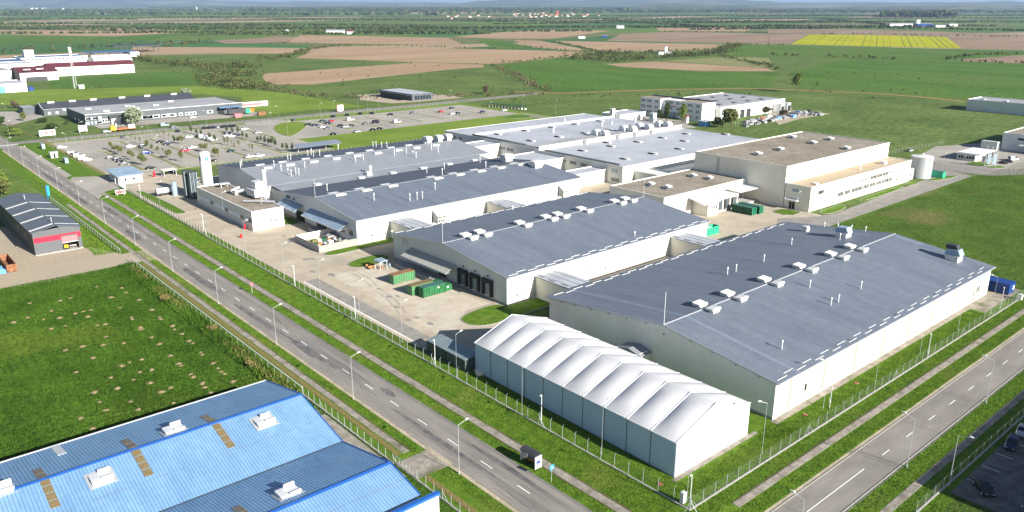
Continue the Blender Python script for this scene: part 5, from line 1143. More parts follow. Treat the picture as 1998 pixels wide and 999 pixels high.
for i in range(60):
    if i < 36: px, py = random.uniform(1000,1170), random.uniform(25.5,34)
    elif i < 44: px, py = random.uniform(870,960), random.uniform(30,38)
    else: px, py = random.uniform(330,500), random.uniform(18.5,22)
    far_block(px, py, random.uniform(9,14), random.uniform(8,11), random.uniform(3.5,5), 'tiny pale house with red roof in the far village', random.choice(['wall_white','wall_white','offwhite']), 'house_red', random.uniform(3,4.5), group='houses of the far villages')
for i in range(34):
    far_block(random.uniform(1150,1400), random.uniform(12.5,17), 16, 14, 7, 'tiny white house on the far hillside near the horizon', 'wall_white', 'wall_white', 5, group='houses on the far hillside')

# ---------------------------------------------------------------- containers and yard clutter
def container(name, label, x0, x1, y0, y1, h, m, lid, axis=0, ribs=9, group=None, hook=None):
    T = thing(name, label, 'container', ((x0+x1)/2, (y0+y1)/2, 0), group)
    MB().box(x0+.06,x1-.06,y0+.06,y1-.06,.18,h-.05).build('body', m, T)
    MB().box(x0,x1,y0,y1,h-.05,h+.05).build('lid', lid, T) if lid else None
    for k in range(ribs):
        t = (k+.5)/ribs
        if axis == 0:
            for y in (y0,y1): unit('side_rib', m, (.1,.12,round(h-.3,2)), T, x0+t*(x1-x0), y, .2)
        else:
            for x in (x0,x1): unit('side_rib', m, (.12,.1,round(h-.3,2)), T, x, y0+t*(y1-y0), .2)
    for q in ((x0+.2,y0+.2),(x1-.2,y0+.2),(x0+.2,y1-.2),(x1-.2,y1-.2)): unit('skid', 'dark_steel', (.25,.25,.18), T, q[0], q[1], 0)
    return T
c1_ = container('container', 'green container with rusty red lid in front of the loading canopy', 104.2, 111.0, 168.3, 170.7, 2.5, 'cont_green_pale', 'rust_lid')
c2_ = container('container', 'pale green container with rust-stained lid behind the bright green one', 103.2, 109.8, 158.2, 160.5, 2.5, 'cont_green_pale', 'skylight_tan')
c3_ = container('container', 'bright green container with dark lid nearest the loading docks', 104.4, 111.2, 154.9, 157.3, 2.6, 'cont_green', 'cont_lid')
MB().box(111.3,113.2,155.0,157.2,.3,1.9).box(113.2,113.6,155.4,156.8,.2,1.2).build('press_head', 'cont_green', c3_); box('label_plate', 'white_paint', c3_, 111.6, 112.2, 154.9, 154.98, 1.1, 1.5); box('label_plate', 'white_paint', c3_, 108.6, 109.2, 154.78, 154.86, 1.8, 2.1)
MB().box(110,112.6,158.3,160.4,.3,2.0).build('press_head', 'cont_green', c2_)
container('container', 'dark green roll-off container at the middle loading bay, nearest the docks', 236.8, 239.3, 147.9, 156.2, 2.6, 'cont_green_dark', 'cont_lid', 1, 6)
container('container', 'dark green roll-off container with bright end frame beside its twin', 240.4, 242.9, 147.3, 156.0, 2.6, 'cont_green_dark', 'cont_lid', 1, 6)
for x in (236.9,238.2,239.1): unit('end_frame', 'turquoise', (.18,.12,2.5), bpy.data.objects['container.003'], x, 147.7, .1)
for x in (240.5,241.8,242.8): unit('end_frame', 'turquoise', (.18,.12,2.5), bpy.data.objects['container.004'], x, 147.1, .1)
tq = thing('container', 'open turquoise container behind the far end of the dock hall', 'container', (206.7,143.6,0))
MB().box(203.5,209.9,142.3,142.45,.2,2.6).box(203.5,209.9,144.6,144.75,.2,2.6).box(203.5,203.65,142.46,144.59,.2,2.6).box(209.75,209.9,142.46,144.59,.2,2.6).build('side', 'turquoise', tq); box('load', 'white_paint', tq, 203.7, 207.4, 142.5, 144.5, .3, 2.3); box('floor', 'turquoise', tq, 203.6,209.8,142.3,144.7,.05,.2)
for k in range(5): unit('side_rib', 'turquoise', (.1,.1,2.3), tq, 204.2+1.35*k, 142.24, .2)
container('container', 'turquoise container at the foot of the round water tank', 350.5, 353.5, 130.5, 136, 2.6, 'turquoise', 'cont_lid', 1, 5)
bc = container('container', 'blue shipping container at the far end of the largest hall', 217.2, 221.4, 60.8, 67.2, 2.7, 'cont_blue', 'cont_blue', 1, 8); box('window', 'white_paint', bc, 219.2, 220.4, 60.7, 60.79, 1.0, 2.0)
# walled bin yard
bn = thing('bin_enclosure', 'grey concrete-walled bin yard beside the pale canopies', 'wall', (109,214,0))
MB().box(102.8,103.0,206.5,221.5,0,2.1).build('wall_side', 'plinth', bn); MB().box(102.81,115.5,206.3,206.49,0,2.1).build('wall_front', 'kerb_stone', bn)
for k in range(10): box('wall_board', 'offwhite', bn, 103.2+1.2*k, 104.3+1.2*k, 221.3, 221.45, 0, 2.2)
JUNK = [('white_paint','white crate'),('rubber','black bin'),('shed_metal','grey tub'),('rust','brown drum'),('stubble','olive bin'),('offwhite','cream sack'),('cont_green_dark','dark green bin'),('wood','wooden pallet'),('galv','grey drum')]
for k in range(18):
    m, nm = JUNK[k % 9]; x, y = 104.2+(k%6)*1.75+random.uniform(-.2,.2), 209+(k//6)*3.4+random.uniform(-.3,.3); w, h = random.uniform(.9,1.5), random.uniform(.7,1.5)
    where = ('nearest the low front wall','in the middle row','against the rear boards')[k//6]
    if 'drum' in nm or 'tub' in nm: o = MB().cyl(x,y,0,h*.9,w*.4,10).cyl(x,y,h*.9,h,w*.42,10)
    else: o = MB().box(x-w/2,x+w/2,y-w/2,y+w/2,0,h*.85).prism([(x-w/2-.05,h*.85),(x+w/2+.05,h*.85),(x+w/2,h),(x-w/2,h*.95)], 1, y-w/2-.05, y+w/2+.05)
    single(o, nm.replace(' ','_'), m, '%s in the walled bin yard, %s, %s from the left' % (nm, where, nth(k%6)), nm.split()[-1], 'clutter in the bin yard')
st = thing('folding_stair', 'grey folding metal stair lying by the pale canopy', 'stair', (112,224,0))
for k in range(5): MB().tube((110.5+.6*k,219.5,.15+.25*k),(110.5+.6*k,222.8,.15+.25*k),.07).build('step', 'galv_light', st)
MB().tube((110.3,219.5,.1),(113.4,219.5,1.5),.08).tube((110.3,222.8,.1),(113.4,222.8,1.5),.08).build('stringer', 'galv', st)
# bike and smoking shelter by the lawn, benches
zy = zf(500,450,.25); SXx, SYy = G(*zy(975,300))
ys = thing('smoking_shelter', 'open white-framed shelter on the lawn edge before the dock hall', 'shelter', (SXx,SYy,0))
for dx in (-1.1,1.1):
    for dy in (-1.3,1.3): box('post', 'white_paint', ys, SXx+dx-.06, SXx+dx+.06, SYy+dy-.06, SYy+dy+.06, 0, 2.5)
MB().prism([(SXx-1.4,2.45),(SXx+1.4,2.55),(SXx+1.2,2.8),(SXx-1.2,2.75)], 1, SYy-1.6, SYy+1.6).build('roof', 'glass_blue', ys); box('bin', 'rust', ys, SXx-.4, SXx+.3, SYy-.3, SYy+.3, .05, .9)
for k, (a, b) in enumerate(((885,285),(905,300))):
    x, y = G(*zy(a,b)); bnx = thing('picnic_bench', 'wooden bench beside the yard shelter, %s' % ('the one nearer the lawn','the one nearer the yard')[k], 'bench', (x,y,0), 'benches by the yard shelter')
    box('seat', 'wood', bnx, x-1, x+1, y-.25, y+.25, .42, .5); box('backrest', 'wood', bnx, x-1, x+1, y+.26, y+.34, .5, .95)
    for d in (-.8,.8): box('leg', 'dark_steel', bnx, x+d-.05, x+d+.05, y-.2, y+.2, 0, .42)
# people sitting by the shelter
def person(label, x, y, shirt, seated=True):
    T = thing('person', label, 'person', (x,y,0)); h = .0 if seated else .4
    me = bpy.data.meshes.new('body'); 
    V = [(0,0,.55+h),(0,0,.85+h),(0,.03,1.1+h),(0,.03,1.2+h),(0,.05,1.38+h),(-.2,0,1.08+h),(-.24,-.1,.85+h),(-.1,-.25,.75+h),(.2,0,1.08+h),(.24,-.1,.85+h),(.1,-.25,.75+h),(-.1,-.1,.5+h),(-.12,-.42,.5),(-.12,-.42,.08),(.1,-.1,.5+h),(.12,-.42,.5),(.12,-.42,.08)]
    E = [(0,1),(1,2),(2,3),(3,4),(2,5),(5,6),(6,7),(2,8),(8,9),(9,10),(0,11),(11,12),(12,13),(0,14),(14,15),(15,16)]
    me.from_pydata([(a+x-T.location.x,b+y-T.location.y,c) for a,b,c in V], E, []); o = bpy.data.objects.new('body', me); col.objects.link(o); o.parent = T
    m_ = o.modifiers.new('skin','SKIN'); rad = [.15,.16,.17,.06,.11,.07,.05,.04,.07,.05,.04,.1,.08,.05,.1,.08,.05]
    for i, r_ in enumerate(rad): me.skin_vertices[0].data[i].radius = (r_,r_)
    me.skin_vertices[0].data[0].use_root = True; o.modifiers.new('sub','SUBSURF').levels = 1; me.materials.append(MATS[shirt])
    MB().cyl(x,y+.06,1.42+h,1.53+h,.115,8,.05).build('hair', 'rubber', T)
    return T
px_, py_ = G(*zy(1042,290)); person('person in a pale violet shirt sitting near the yard shelter', px_, py_, 'glass_blue')

# ---------------------------------------------------------------- bus stop
sx_, sy_ = 74.6, 82.0
def bus_shelter(label, x, y, rz, roofm='ws_dark', ad=True):
    T = thing('bus_shelter', label, 'bus shelter', (x,y,0), None, rz); ORG[T.name] = (0,0,0)
    MB().prism([(-.8,2.3),(.75,2.35),(.75,2.45),(.1,2.62),(-.8,2.42)], 1, -1.8, 1.8).build('roof', roofm, T)
    for k in range(8): box('roof_batten', 'dark_steel', T, -.8, .75, -1.7+.47*k, -1.64+.47*k, 2.44, 2.5) if 0 else None
    for yy in (-1.7,0,1.7): box('post', 'white_paint', T, .66, .74, yy-.04, yy+.04, 0, 2.33)
    box('back_pane', 'glass_blue', T, .68, .71, -1.6, -.06, .3, 2.1); box('back_pane', 'glass_blue', T, .68, .71, .06, 1.6, .3, 2.1)
    e_ = box('end_panel', 'white_paint' if ad else 'glass_blue', T, -.7, .62, -1.76, -1.66, .15, 2.28)
    if ad: box('poster', 'logo_blue', e_, -.45, .4, -1.78, -1.765, 1.0, 1.5); 
    box('end_panel', 'white_paint' if ad else 'glass_blue', T, -.7, .62, 1.66, 1.76, .3, 2.28); box('bench', 'wood', T, .2, .6, -1.4, 1.4, .42, .5)
    for yy in (-1.2,1.2): box('bench_leg', 'dark_steel', T, .35, .45, yy-.04, yy+.04, 0, .42)
    return T
bus_shelter('dark-roofed glass bus shelter on the verge of the main road', sx_, sy_, 0)
bs = thing('bus_stop_sign', 'small square blue bus stop sign on a thin post beside the shelter', 'sign', (73.6,76.2,0)); MB().cyl(73.6,76.2,0,2.9,.04,6).build('post', 'galv', bs); b_ = MB().box(73.2,74.0,76.1,76.16,2.3,3.1).build('plate', 'logo_cyan', bs); box('symbol', 'white_paint', b_, 73.42, 73.78, 76.07, 76.09, 2.55, 2.85)
rs = thing('road_sign', 'round pink-red road sign on a white post by the right verge', 'sign', (*G(*zf(0,500,.25)(1970,290)),0)); rx, ry = rs.location.x, rs.location.y; MB().cyl(rx,ry,0,2.6,.04,6).build('post', 'white_paint', rs); MB().prism([(rx+.4*math.cos(2*math.pi*i/16), 2.5+.4*math.sin(2*math.pi*i/16)) for i in range(16)], 1, ry-.09, ry-.05).build('plate', 'red_light', rs)
zA = zf(0,180,.15)
for i, (a, b) in enumerate(((560,735),(860,920))):
    x, y = G(*zA(a,b)); s = bus_shelter('glass bus shelter in the lay-by, %s' % ('farther from the gatehouse','nearer to the gatehouse')[i], x, y, 0, 'glass_blue', False)
x, y = G(*zA(705,850)); kq = thing('kiosk', 'small white kiosk between the two lay-by shelters', 'kiosk', (x,y,0)); box('body','white_paint',kq,x-1.5,x+1.5,y-1.2,y+1.2,0,2.6); box('roof','galv_light',kq,x-1.8,x+1.8,y-1.5,y+1.5,2.6,2.8); box('door','glass',kq,x-.4,x+.5,y-1.25,y-1.21,.1,2.2)
x, y = G(*zA(620,570)); wh = thing('site_cabin', 'white advertising cabin at the corner of the far junction', 'cabin', (x,y,0)); box('body','white_paint',wh,x-4,x+4,y-.6,y+.6,.3,3.4); box('picture','red_light',wh,x-1.4,x+.2,y-.65,y-.61,1.2,2.6); box('picture','rust',wh,x+1.5,x+3,y-.65,y-.61,1.6,2.6); box('leg','galv',wh,x-3.6,x-3.2,y-.3,y+.3,0,.3); box('leg','galv',wh,x+3.2,x+3.6,y-.3,y+.3,0,.3)
x, y = G(*zA(1085,525)); wh = thing('site_sign', 'white square sign at the entrance of the dark halls', 'sign', (x,y,0)); box('board','white_paint',wh,x-2.2,x+2.2,y-.2,y+.2,.8,4.2); box('post','galv',wh,x-2,x-1.8,y-.1,y+.1,0,.8); box('post','galv',wh,x+1.8,x+2,y-.1,y+.1,0,.8)
x, y = G(664,218); wh = thing('site_sign', 'white square sign with red edge beyond the far road', 'sign', (x,y,0)); box('board','white_paint',wh,x-2.2,x+2.4,y-.2,y+.2,.6,4.6); box('edge','red_paint',wh,x-2.5,x-2.21,y-.2,y+.2,.6,4.6); box('post','galv',wh,x-1,x+1,y-.1,y+.1,0,.6)

# ---------------------------------------------------------------- cars
def loft(sections, n=None):
    """skin a row of closed cross-sections"""
    mb = MB(); n = len(sections[0]); vs = [v for s in sections for v in s]
    fs = [(i*n+j, i*n+(j+1)%n, (i+1)*n+(j+1)%n, (i+1)*n+j) for i in range(len(sections)-1) for j in range(n)]
    fs += [tuple(range(n-1,-1,-1)), tuple(range((len(sections)-1)*n, len(sections)*n))]
    return mb.add(vs, fs)
def car_proto(body, colour):
    T = thing('car', 'car', 'car', (0,0,0)); 
    long_ = {'hatch':4.1,'sedan':4.6,'estate':4.7,'van':5.2}[body]; W = .88 if body != 'van' else .97
    def sec(x, w, z0, z1): return [(x,-w*.92,z0),(x,-w,z0+.18),(x,-w,z1-.12),(x,-w*.88,z1),(x,w*.88,z1),(x,w,z1-.12),(x,w,z0+.18),(x,w*.92,z0)]
    h = long_/2; zb = .98 if body != 'van' else 1.15
    loft([sec(-h,W*.82,.42,.78),sec(-h+.12,W*.93,.3,zb-.02),sec(-h+.7,W,.24,zb),sec(0,W,.22,zb),sec(h-1.2,W,.24,zb-.02),sec(h-.35,W*.95,.28,zb-.18),sec(h-.05,W*.82,.36,zb-.34),sec(h,W*.76,.42,zb-.42)]).build('body', 'paint_'+colour, T, smooth=False)
    def gs_(x, w, z): return [(x,-w,z),(x,w,z)]
    top = 1.46 if body in ('hatch','sedan') else 1.5
    if body == 'van': top = 2.05
    r0 = {'hatch':-h+.22,'sedan':-h+.75,'estate':-h+.2,'van':-h+.06}[body]; r1 = {'hatch':-h+.75,'sedan':-h+1.45,'estate':-h+.55,'van':-h+.12}[body]
    f1 = {'hatch':h-1.95,'sedan':h-2.0,'estate':h-2.1,'van':h-1.6}[body]; f0 = {'hatch':h-1.15,'sedan':h-1.2,'estate':h-1.25,'van':h-.8}[body]
    gw, tw_ = W*.9, W*.72
    MB().add([(r0,-gw,zb-.03),(r0,gw,zb-.03),(f0,-gw,zb-.05),(f0,gw,zb-.05),(r1,-tw_,top-.05),(r1,tw_,top-.05),(f1,-tw_,top-.05),(f1,tw_,top-.05)],
             [(0,4,5,1),(2,3,7,6),(0,2,6,4),(1,5,7,3),(4,6,7,5),(0,1,3,2)]).build('windows', 'glass', T)
    rf = MB().add([(r1-.05,-tw_-.03,top-.06),(r1-.05,tw_+.03,top-.06),(f1+.05,-tw_-.03,top-.06),(f1+.05,tw_+.03,top-.06),(r1+.1,-tw_+.1,top),(r1+.1,tw_-.1,top),(f1-.1,-tw_+.1,top),(f1-.1,tw_-.1,top)],
             [(0,4,5,1),(2,3,7,6),(0,2,6,4),(1,5,7,3),(4,6,7,5),(0,1,3,2)])
    xm = (r1+f1)/2
    for s in (-1,1):
        rf.add([(xm-.06,s*(tw_+.035),top-.05),(xm+.06,s*(tw_+.035),top-.05),(xm+.06,s*(gw+.02),zb-.04),(xm-.06,s*(gw+.02),zb-.04)], [(0,1,2,3)])
    if body == 'van': rf.box(r1, f1-1.2, -tw_-.16, -tw_-.12, zb, top-.1); rf.box(r1, f1-1.2, tw_+.12, tw_+.16, zb, top-.1)
    rf.build('roof', 'paint_'+colour, T)
    for x in (-h+.85, h-.85):
        for s in (-1,1):
            w_ = MB().prism([(x+.33*math.cos(2*math.pi*i/14), .33+.33*math.sin(2*math.pi*i/14)) for i in range(14)], 1, s*(W-.2), s*(W+.015)).build('wheel', 'rubber', T)
            MB().prism([(x+.2*math.cos(2*math.pi*i/10), .33+.2*math.sin(2*math.pi*i/10)) for i in range(10)], 1, s*(W+.016), s*(W+.025)).build('rim', 'galv_light', w_)
    for s in (-1,1):
        MB().box(h-.3,h-.06,s*W*.58-.17,s*W*.58+.17,zb-.42,zb-.29).build('headlight', 'galv_light', T); MB().box(-h-.01,-h+.14,s*W*.75-.08,s*W*.75+.08,zb-.26,zb-.12).build('tail_light', 'tail_red', T)
        MB().box(f0-.35,f0-.15,s*(W+.02)-.09,s*(W+.02)+.09,zb-.02,zb+.12).build('mirror', 'paint_'+colour, T)
    return T
CARP = {}
def car(q, colour, where, body='hatch', rz=0.0, ground=True, z=.04):
    key = (body, colour); x, y = G(*q) if ground else q
    if key not in CARP: CARP[key] = [car_proto(body, colour), [False]]
    word = {'hatch':'hatchback','sedan':'saloon car','estate':'estate car','van':'van'}[body]
    o = place(CARP[key][0], CARP[key][1], (x,y,z), rz, '%s %s %s' % (colour, word, where))
    o['group'] = 'parked and passing cars'; o['category'] = 'van' if body == 'van' else 'car'
    return o
zb_, zc_, zd_, za_, ze_, zt_ = zf(200,220,.15), zf(400,180,.15), zf(600,170,.15), zf(0,180,.15), zf(820,200,.15), zf(1498,250,.25)
H = math.pi
LOT = [
 (zb_(260,328),'grey','alone by the hedge at the lower edge of the staff car park','hatch',H/2),(zb_(370,455),'white','beside the second planting strip of the staff car park','estate',0),
 (zb_(540,440),'dark green','under young trees in the staff car park','estate',0),(zb_(765,390),'black','left of another dark car in the staff car park','sedan',0),
 (zb_(850,418),'dark blue','right of a black car in the staff car park','sedan',0),(zb_(575,533),'blue','alone in the middle of the staff car park','estate',0),
 (zb_(1080,503),'red','in the staff car park behind the white gas tank','sedan',0),(zb_(1170,466),'white','behind the red saloon in the staff car park','sedan',0),
 (zb_(1130,326),'white','left of the row of young dark trees','estate',0),(zb_(1265,312),'black','half hidden by young trees','hatch',0),(zb_(1310,325),'white','second in the row behind young trees','van',0),
 (zb_(1375,350),'white','third in the row behind young trees','van',0),(zb_(1428,362),'white','last in the row behind young trees','van',0),
 (zb_(975,252),'dark blue','parked nose-out near the far road, left of the row','hatch',H/2),
 (zb_(1640,275),'dark blue','rearmost in the group of four near the young trees','estate',0),(zb_(1625,308),'white','at the left of the group of four near the young trees','sedan',0),
 (zb_(1680,318),'white','in front of the group of four near the young trees','sedan',0),(zb_(1760,300),'dark blue','at the right of the group of four near the young trees','estate',0),
 (zb_(1850,222),'white','near the exit of the staff car park','sedan',0),(zc_(690,536),'silver','in the outermost bay of the staff car park','hatch',0),
 (zb_(1430,632),'black','right of the white gas tank','hatch',0),(zb_(1685,512),'dark green','alone above the grey-ribbed hall','hatch',0),
 (zc_(585,850),'white','at the grey hall corner, left of its twin','estate',0),(zc_(710,838),'white','at the grey hall corner, right of its twin','estate',0),
 (zb_(110,598),'grey','first in the row behind the gatehouse','hatch',0),(zb_(195,618),'black','second in the row behind the gatehouse','hatch',0),(zb_(240,640),'black','third in the row behind the gatehouse','hatch',0),(zb_(290,680),'grey','last in the row behind the gatehouse','sedan',0),
 (zb_(630,735),'black','right behind the gatehouse roof','sedan',0),(zb_(920,795),'dark blue','beside the small entrance shelter','hatch',-1.1),
 (za_(805,732),'white','along the car park fence, first from the far road','estate',0),(za_(940,805),'dark blue','along the car park fence, before the white van','estate',0),(za_(1030,845),'white','along the car park fence','van',0),(za_(1085,885),'silver','along the car park fence, behind the last car','estate',0),(za_(1140,893),'white','along the car park fence, nearest the gatehouse','hatch',0),
 (zb_(60,256),'silver','on the far road behind the orange truck','estate',0),(zb_(940,198),'grey','driving along the far road','estate',0),(zb_(810,172),'light blue','standing on the far verge of the road','van',0),
 (zc_(1150,372),'grey','at the rear car park entrance','hatch',H/2),(zc_(1350,430),'black','first in the front row of the rear car park','sedan',0),(zc_(1440,440),'dark blue','second in the front row of the rear car park','estate',0),(zc_(1530,465),'white','third in the front row of the rear car park','hatch',0),(zc_(1600,480),'grey','fourth in the front row of the rear car park','sedan',0),
 (zc_(1540,387),'dark green','behind the front row of the rear car park','estate',0),(zc_(1650,387),'red','small among dark cars of the rear car park','hatch',0),(zc_(1610,412),'dark blue','in front of the small red car','estate',0),
 (zc_(1665,325),'dark blue','by the rear fence, first from the entrance','hatch',H/2),(zc_(1845,305),'black','by the rear fence, second from the entrance','hatch',H/2),(zd_(685,356),'black','by the rear fence, third from the entrance','hatch',H/2),(zd_(835,351),'dark blue','by the rear fence, fourth from the entrance','hatch',H/2),
 (zc_(1890,368),'white','tall, in the second row of the rear car park','van',0),(zc_(1770,445),'black','next to a silver car in the rear car park','hatch',0),(zc_(1830,460),'silver','between two dark cars in the rear car park','estate',0),(zc_(1915,445),'dark green','right of the silver car in the rear car park','hatch',0),
 (zc_(1680,556),'black','on the lane before the long lawn','hatch',0),(zd_(650,590),'silver','on the lane before the long lawn, middle','hatch',0),(zd_(860,566),'black','at the kerb of the long lawn, left of two','hatch',0),(zd_(945,552),'black','at the kerb of the long lawn, right of two','hatch',0),
 (zd_(760,486),'grey','in the third bay of the rear car park','hatch',0),(zd_(895,470),'black','large, in the third bay of the rear car park','van',0),(zd_(1165,465),'white','alone in the fourth bay of the rear car park','van',0),
 (zd_(1085,366),'black','on the far side of the fourth bay','sedan',0),(zd_(1375,345),'grey','on the far side of the fifth bay','hatch',0),(zd_(1740,330),'red','alone in the empty part of the rear car park','hatch',0),(zd_(1880,285),'dark blue','behind the lone red car','hatch',0),
 (zd_(1885,356),'white','right of the lone red car','hatch',0),(zd_(1960,350),'dark green','farthest right of the pair past the red car','hatch',0),(ze_(815,132),'dark blue','alone near the bicycle shelter','hatch',0),(ze_(1095,110),'white','in front of the bicycle shelter','sedan',0),
 (zt_(1110,182),'silver','alone on the small lot behind the tall hall','estate',0),(zt_(1835,276),'black','first of two dark cars at the right pavilion','sedan',.9),(zt_(1875,266),'black','second of two dark cars at the right pavilion','sedan',.9),(zt_(1915,252),'white','pickup-like, behind the two dark cars','van',-.4),(zt_(1985,172),'white','before the pale hall at the right edge','van',.2),
 (za_(370,246),'white','outside the left end of the dark gabled hall','sedan',0),(za_(330,236),'silver','behind the white car at the dark gabled hall','sedan',0),(zb_(1175,70),'white','in front of the dark flat hall','hatch',0),
]
for q, colour, where, body, rz in LOT: car(q, colour, where, body, rz + random.uniform(-.04,.04))
for k in range(8): car(zb_((1320,1385,1440,1490,1560,1610,1660,1705)[k], 212-k*4.5), ('black','black','dark blue','silver','black','dark blue','black','black')[k], 'in the row along the far road, %s from the left' % nth(k), 'hatch', H/2 + random.uniform(-.04,.04))
zm_ = zf(1498,700,.2992)
car((121.6,32.2), 'black', 'standing askew in the shaded car park', 'sedan', R(222), False, .045); car((138.6,34.0), 'dark blue', 'parked in the shaded car park, nearer one', 'estate', R(190), False, .045); car((144.2,34.2), 'silver', 'parked in the shaded car park at the frame edge', 'hatch', R(190), False, .045)
# orange lorry on the far road
x, y = G(*za_(1600,500)); lo = thing('lorry', 'yellow-cabbed flatbed lorry with load on the far road', 'lorry', (x,y,.05))
ORG[lo.name] = (x,y,.0); box('cab','yellow',lo,x-6.6,x-4.0,y-1.2,y+1.2,.7,3.1); box('windscreen','glass',lo,x-6.65,x-6.61,y-1.0,y+1.0,1.9,2.8); box('flatbed','orange',lo,x-3.9,x+7,y-1.2,y+1.2,.9,1.15); box('load','offwhite',lo,x+3,x+6.6,y-1,y+1,1.15,3.2); box('load','rust',lo,x-2.6,x+2.6,y-1,y+1,1.15,2.1); box('crane','white_paint',lo,x-3.6,x-3.2,y-.4,y+.4,1.15,4.6)
for wx in (-5.6,-2,4.4,5.8):
    for s in (-1,1): MB().prism([(x+wx+.5*math.cos(2*math.pi*i/12), .5+.5*math.sin(2*math.pi*i/12)) for i in range(12)], 1, y+s*.9, y+s*1.21).build('wheel','rubber',lo)
for (a,b,lb_,m,w) in ((580,258,'orange skip at the corner of the dark flat hall','orange',5),(735,300,'dark rusty skip on the lawn by the far road','rust',4),(430,328,'pale orange heap container before the dark flat hall','red_light',4)):
    x, y = G(*zc_(a,b)); sk2 = thing('skip', lb_, 'skip', (x,y,0)); MB().prism([(x-w/2,.1),(x+w/2,.1),(x+w/2+.6,2.4),(x-w/2-.6,2.4)], 1, y-1.1, y+1.1).build('body', m, sk2); unit('rim', m, (w+1.4,2.4,.15), sk2, x, y, 2.4)
x, y = G(*zc_(470,290)); trl = thing('trailer', 'dark lorry trailer with green front at the dark flat hall', 'trailer', (x,y,0)); box('body','dark_steel',trl,x-9,x+3,y-1.25,y+1.25,1.1,4); box('front','turquoise',trl,x+3.01,x+6,y-1.25,y+1.25,.8,3.6)
for wx in (-7,-5.5,4.6): MB().prism([(x+wx+.5*math.cos(2*math.pi*i/12), .5+.5*math.sin(2*math.pi*i/12)) for i in range(12)], 1, y-1.2, y+1.2).build('wheel','rubber',trl)
x, y = G(*zc_(590,200)); wb = thing('banner_wall', 'long white banner board beside the dark flat hall', 'banner', (x,y,0)); box('board','offwhite',wb,x-11,x+13,y-.2,y+.2,.6,4); box('print','red_light',wb,x-9,x+9,y-.25,y-.21,1.4,3.0)
for d in (-10,0,11): box('post','galv',wb,x+d-.1,x+d+.1,y-.1,y+.1,0,.6)
bk = thing('bicycle_shelter', 'long green bicycle shelter at the end of the rear car park', 'shelter', (344,430,0)); x0_, y0_ = G(*ze_(880,50)); x1_, y1_ = G(*ze_(1340,90))
ORG[bk.name] = (x0_,y0_,0); bk.location = (x0_,y0_,0)
for i in range(12):
    t = i/11; x, y = x0_+(x1_-x0_)*t, y0_+(y1_-y0_)*t; box('post','cont_green_dark',bk,x-.12,x+.12,y-.12,y+.12,0,2.4); box('roof_panel','cont_green_dark',bk,x-1.6,x+1.6,y-1.6,y+1.6,2.4,2.55); box('bicycle_rack','white_paint',bk,x-.9,x+.9,y-2.4,y-2.1,.1,1.0)
cs = thing('car_port', 'low blue solar carport between the grey-ribbed hall and the lawn', 'carport', (176,330,0)); xx, yy = G(622,293); ORG[cs.name] = (xx,yy,0); cs.location = (xx,yy,0)
MB().prism([(yy-2.5,2.6),(yy+3.5,3.6),(yy+3.5,3.75),(yy-2.5,2.75)],0,xx-12,xx+12).build('roof','roof_strip',cs)
for d in (-11,-4,4,11): box('post','galv',cs,xx+d-.1,xx+d+.1,yy-.1,yy+.1,0,3.0)
# scrap behind the office hall
sv = MB()
for i in range(150):
    a, b = random.uniform(0,1), random.uniform(0,1); q = (1452+110*a, 243-22*a+ (b-.5)*14*(1-.5*a)) if i % 3 else (1545+60*a, 220+6*b)
    x, y = G(*q); w, d, h = random.uniform(.6,2.2), random.uniform(.6,1.6), random.uniform(.4,1.5); sv.box(x-w,x+w,y-d,y+d,0,h)
o = sv.build('scrap_heap', 'scrap_metal'); tag(o, 'heaps of grey scrap metal behind the white office hall', 'scrap', kind='stuff')
for i, (px,py,m) in enumerate(((1518,233,'tarp_blue'),(1556,222,'cont_blue'),(1580,219,'dark_steel'),(1548,229,'tarp_blue'),(1500,229,'white_paint'),(1470,241,'white_paint'),(1488,234,'orange'))):
    x, y = G(px,py); single(MB().box(x-2,x+2,y-1,y+1,0,1.0).prism([(x-1.8,1.0),(x+1.8,1.0),(x+1.2,1.7),(x-1.3,1.6)],1,y-.9,y+.9), 'scrap_car', m, 'scrapped car body among the scrap heaps, %s from the left' % nth(sorted([1518,1556,1580,1548,1500,1470,1488]).index(px)), 'scrap car', 'scrapped cars')
for k, (px,py,m,w,h,lb_) in enumerate(((1194,238,'white_paint',2.4,8,'white square chimney block behind the rear hall'),(1273,242,'white_paint',3.2,6.5,'white kiosk with blue logo behind the rear hall'),(1339,240,'white_paint',2,4,'small white hut with red roof before the office block'),(1374,246,'tarp_blue',5,3,'pale blue cabin beside the round willow tree'))):
    x, y = G(px,py); T_ = thing('small_hut', lb_, 'hut', (x,y,0)); box('body', m, T_, x-w/2, x+w/2, y-w/2, y+w/2, 0, h); box('roof', 'red_paint' if k == 2 else 'galv_light', T_, x-w/2-.2, x+w/2+.2, y-w/2-.2, y+w/2+.2, h, h+.3)
    if k == 1: box('logo_mark', 'logo_cyan', T_, x-w/2-.03, x-w/2-.01, y-1, y+.6, 4.2, 5.4)

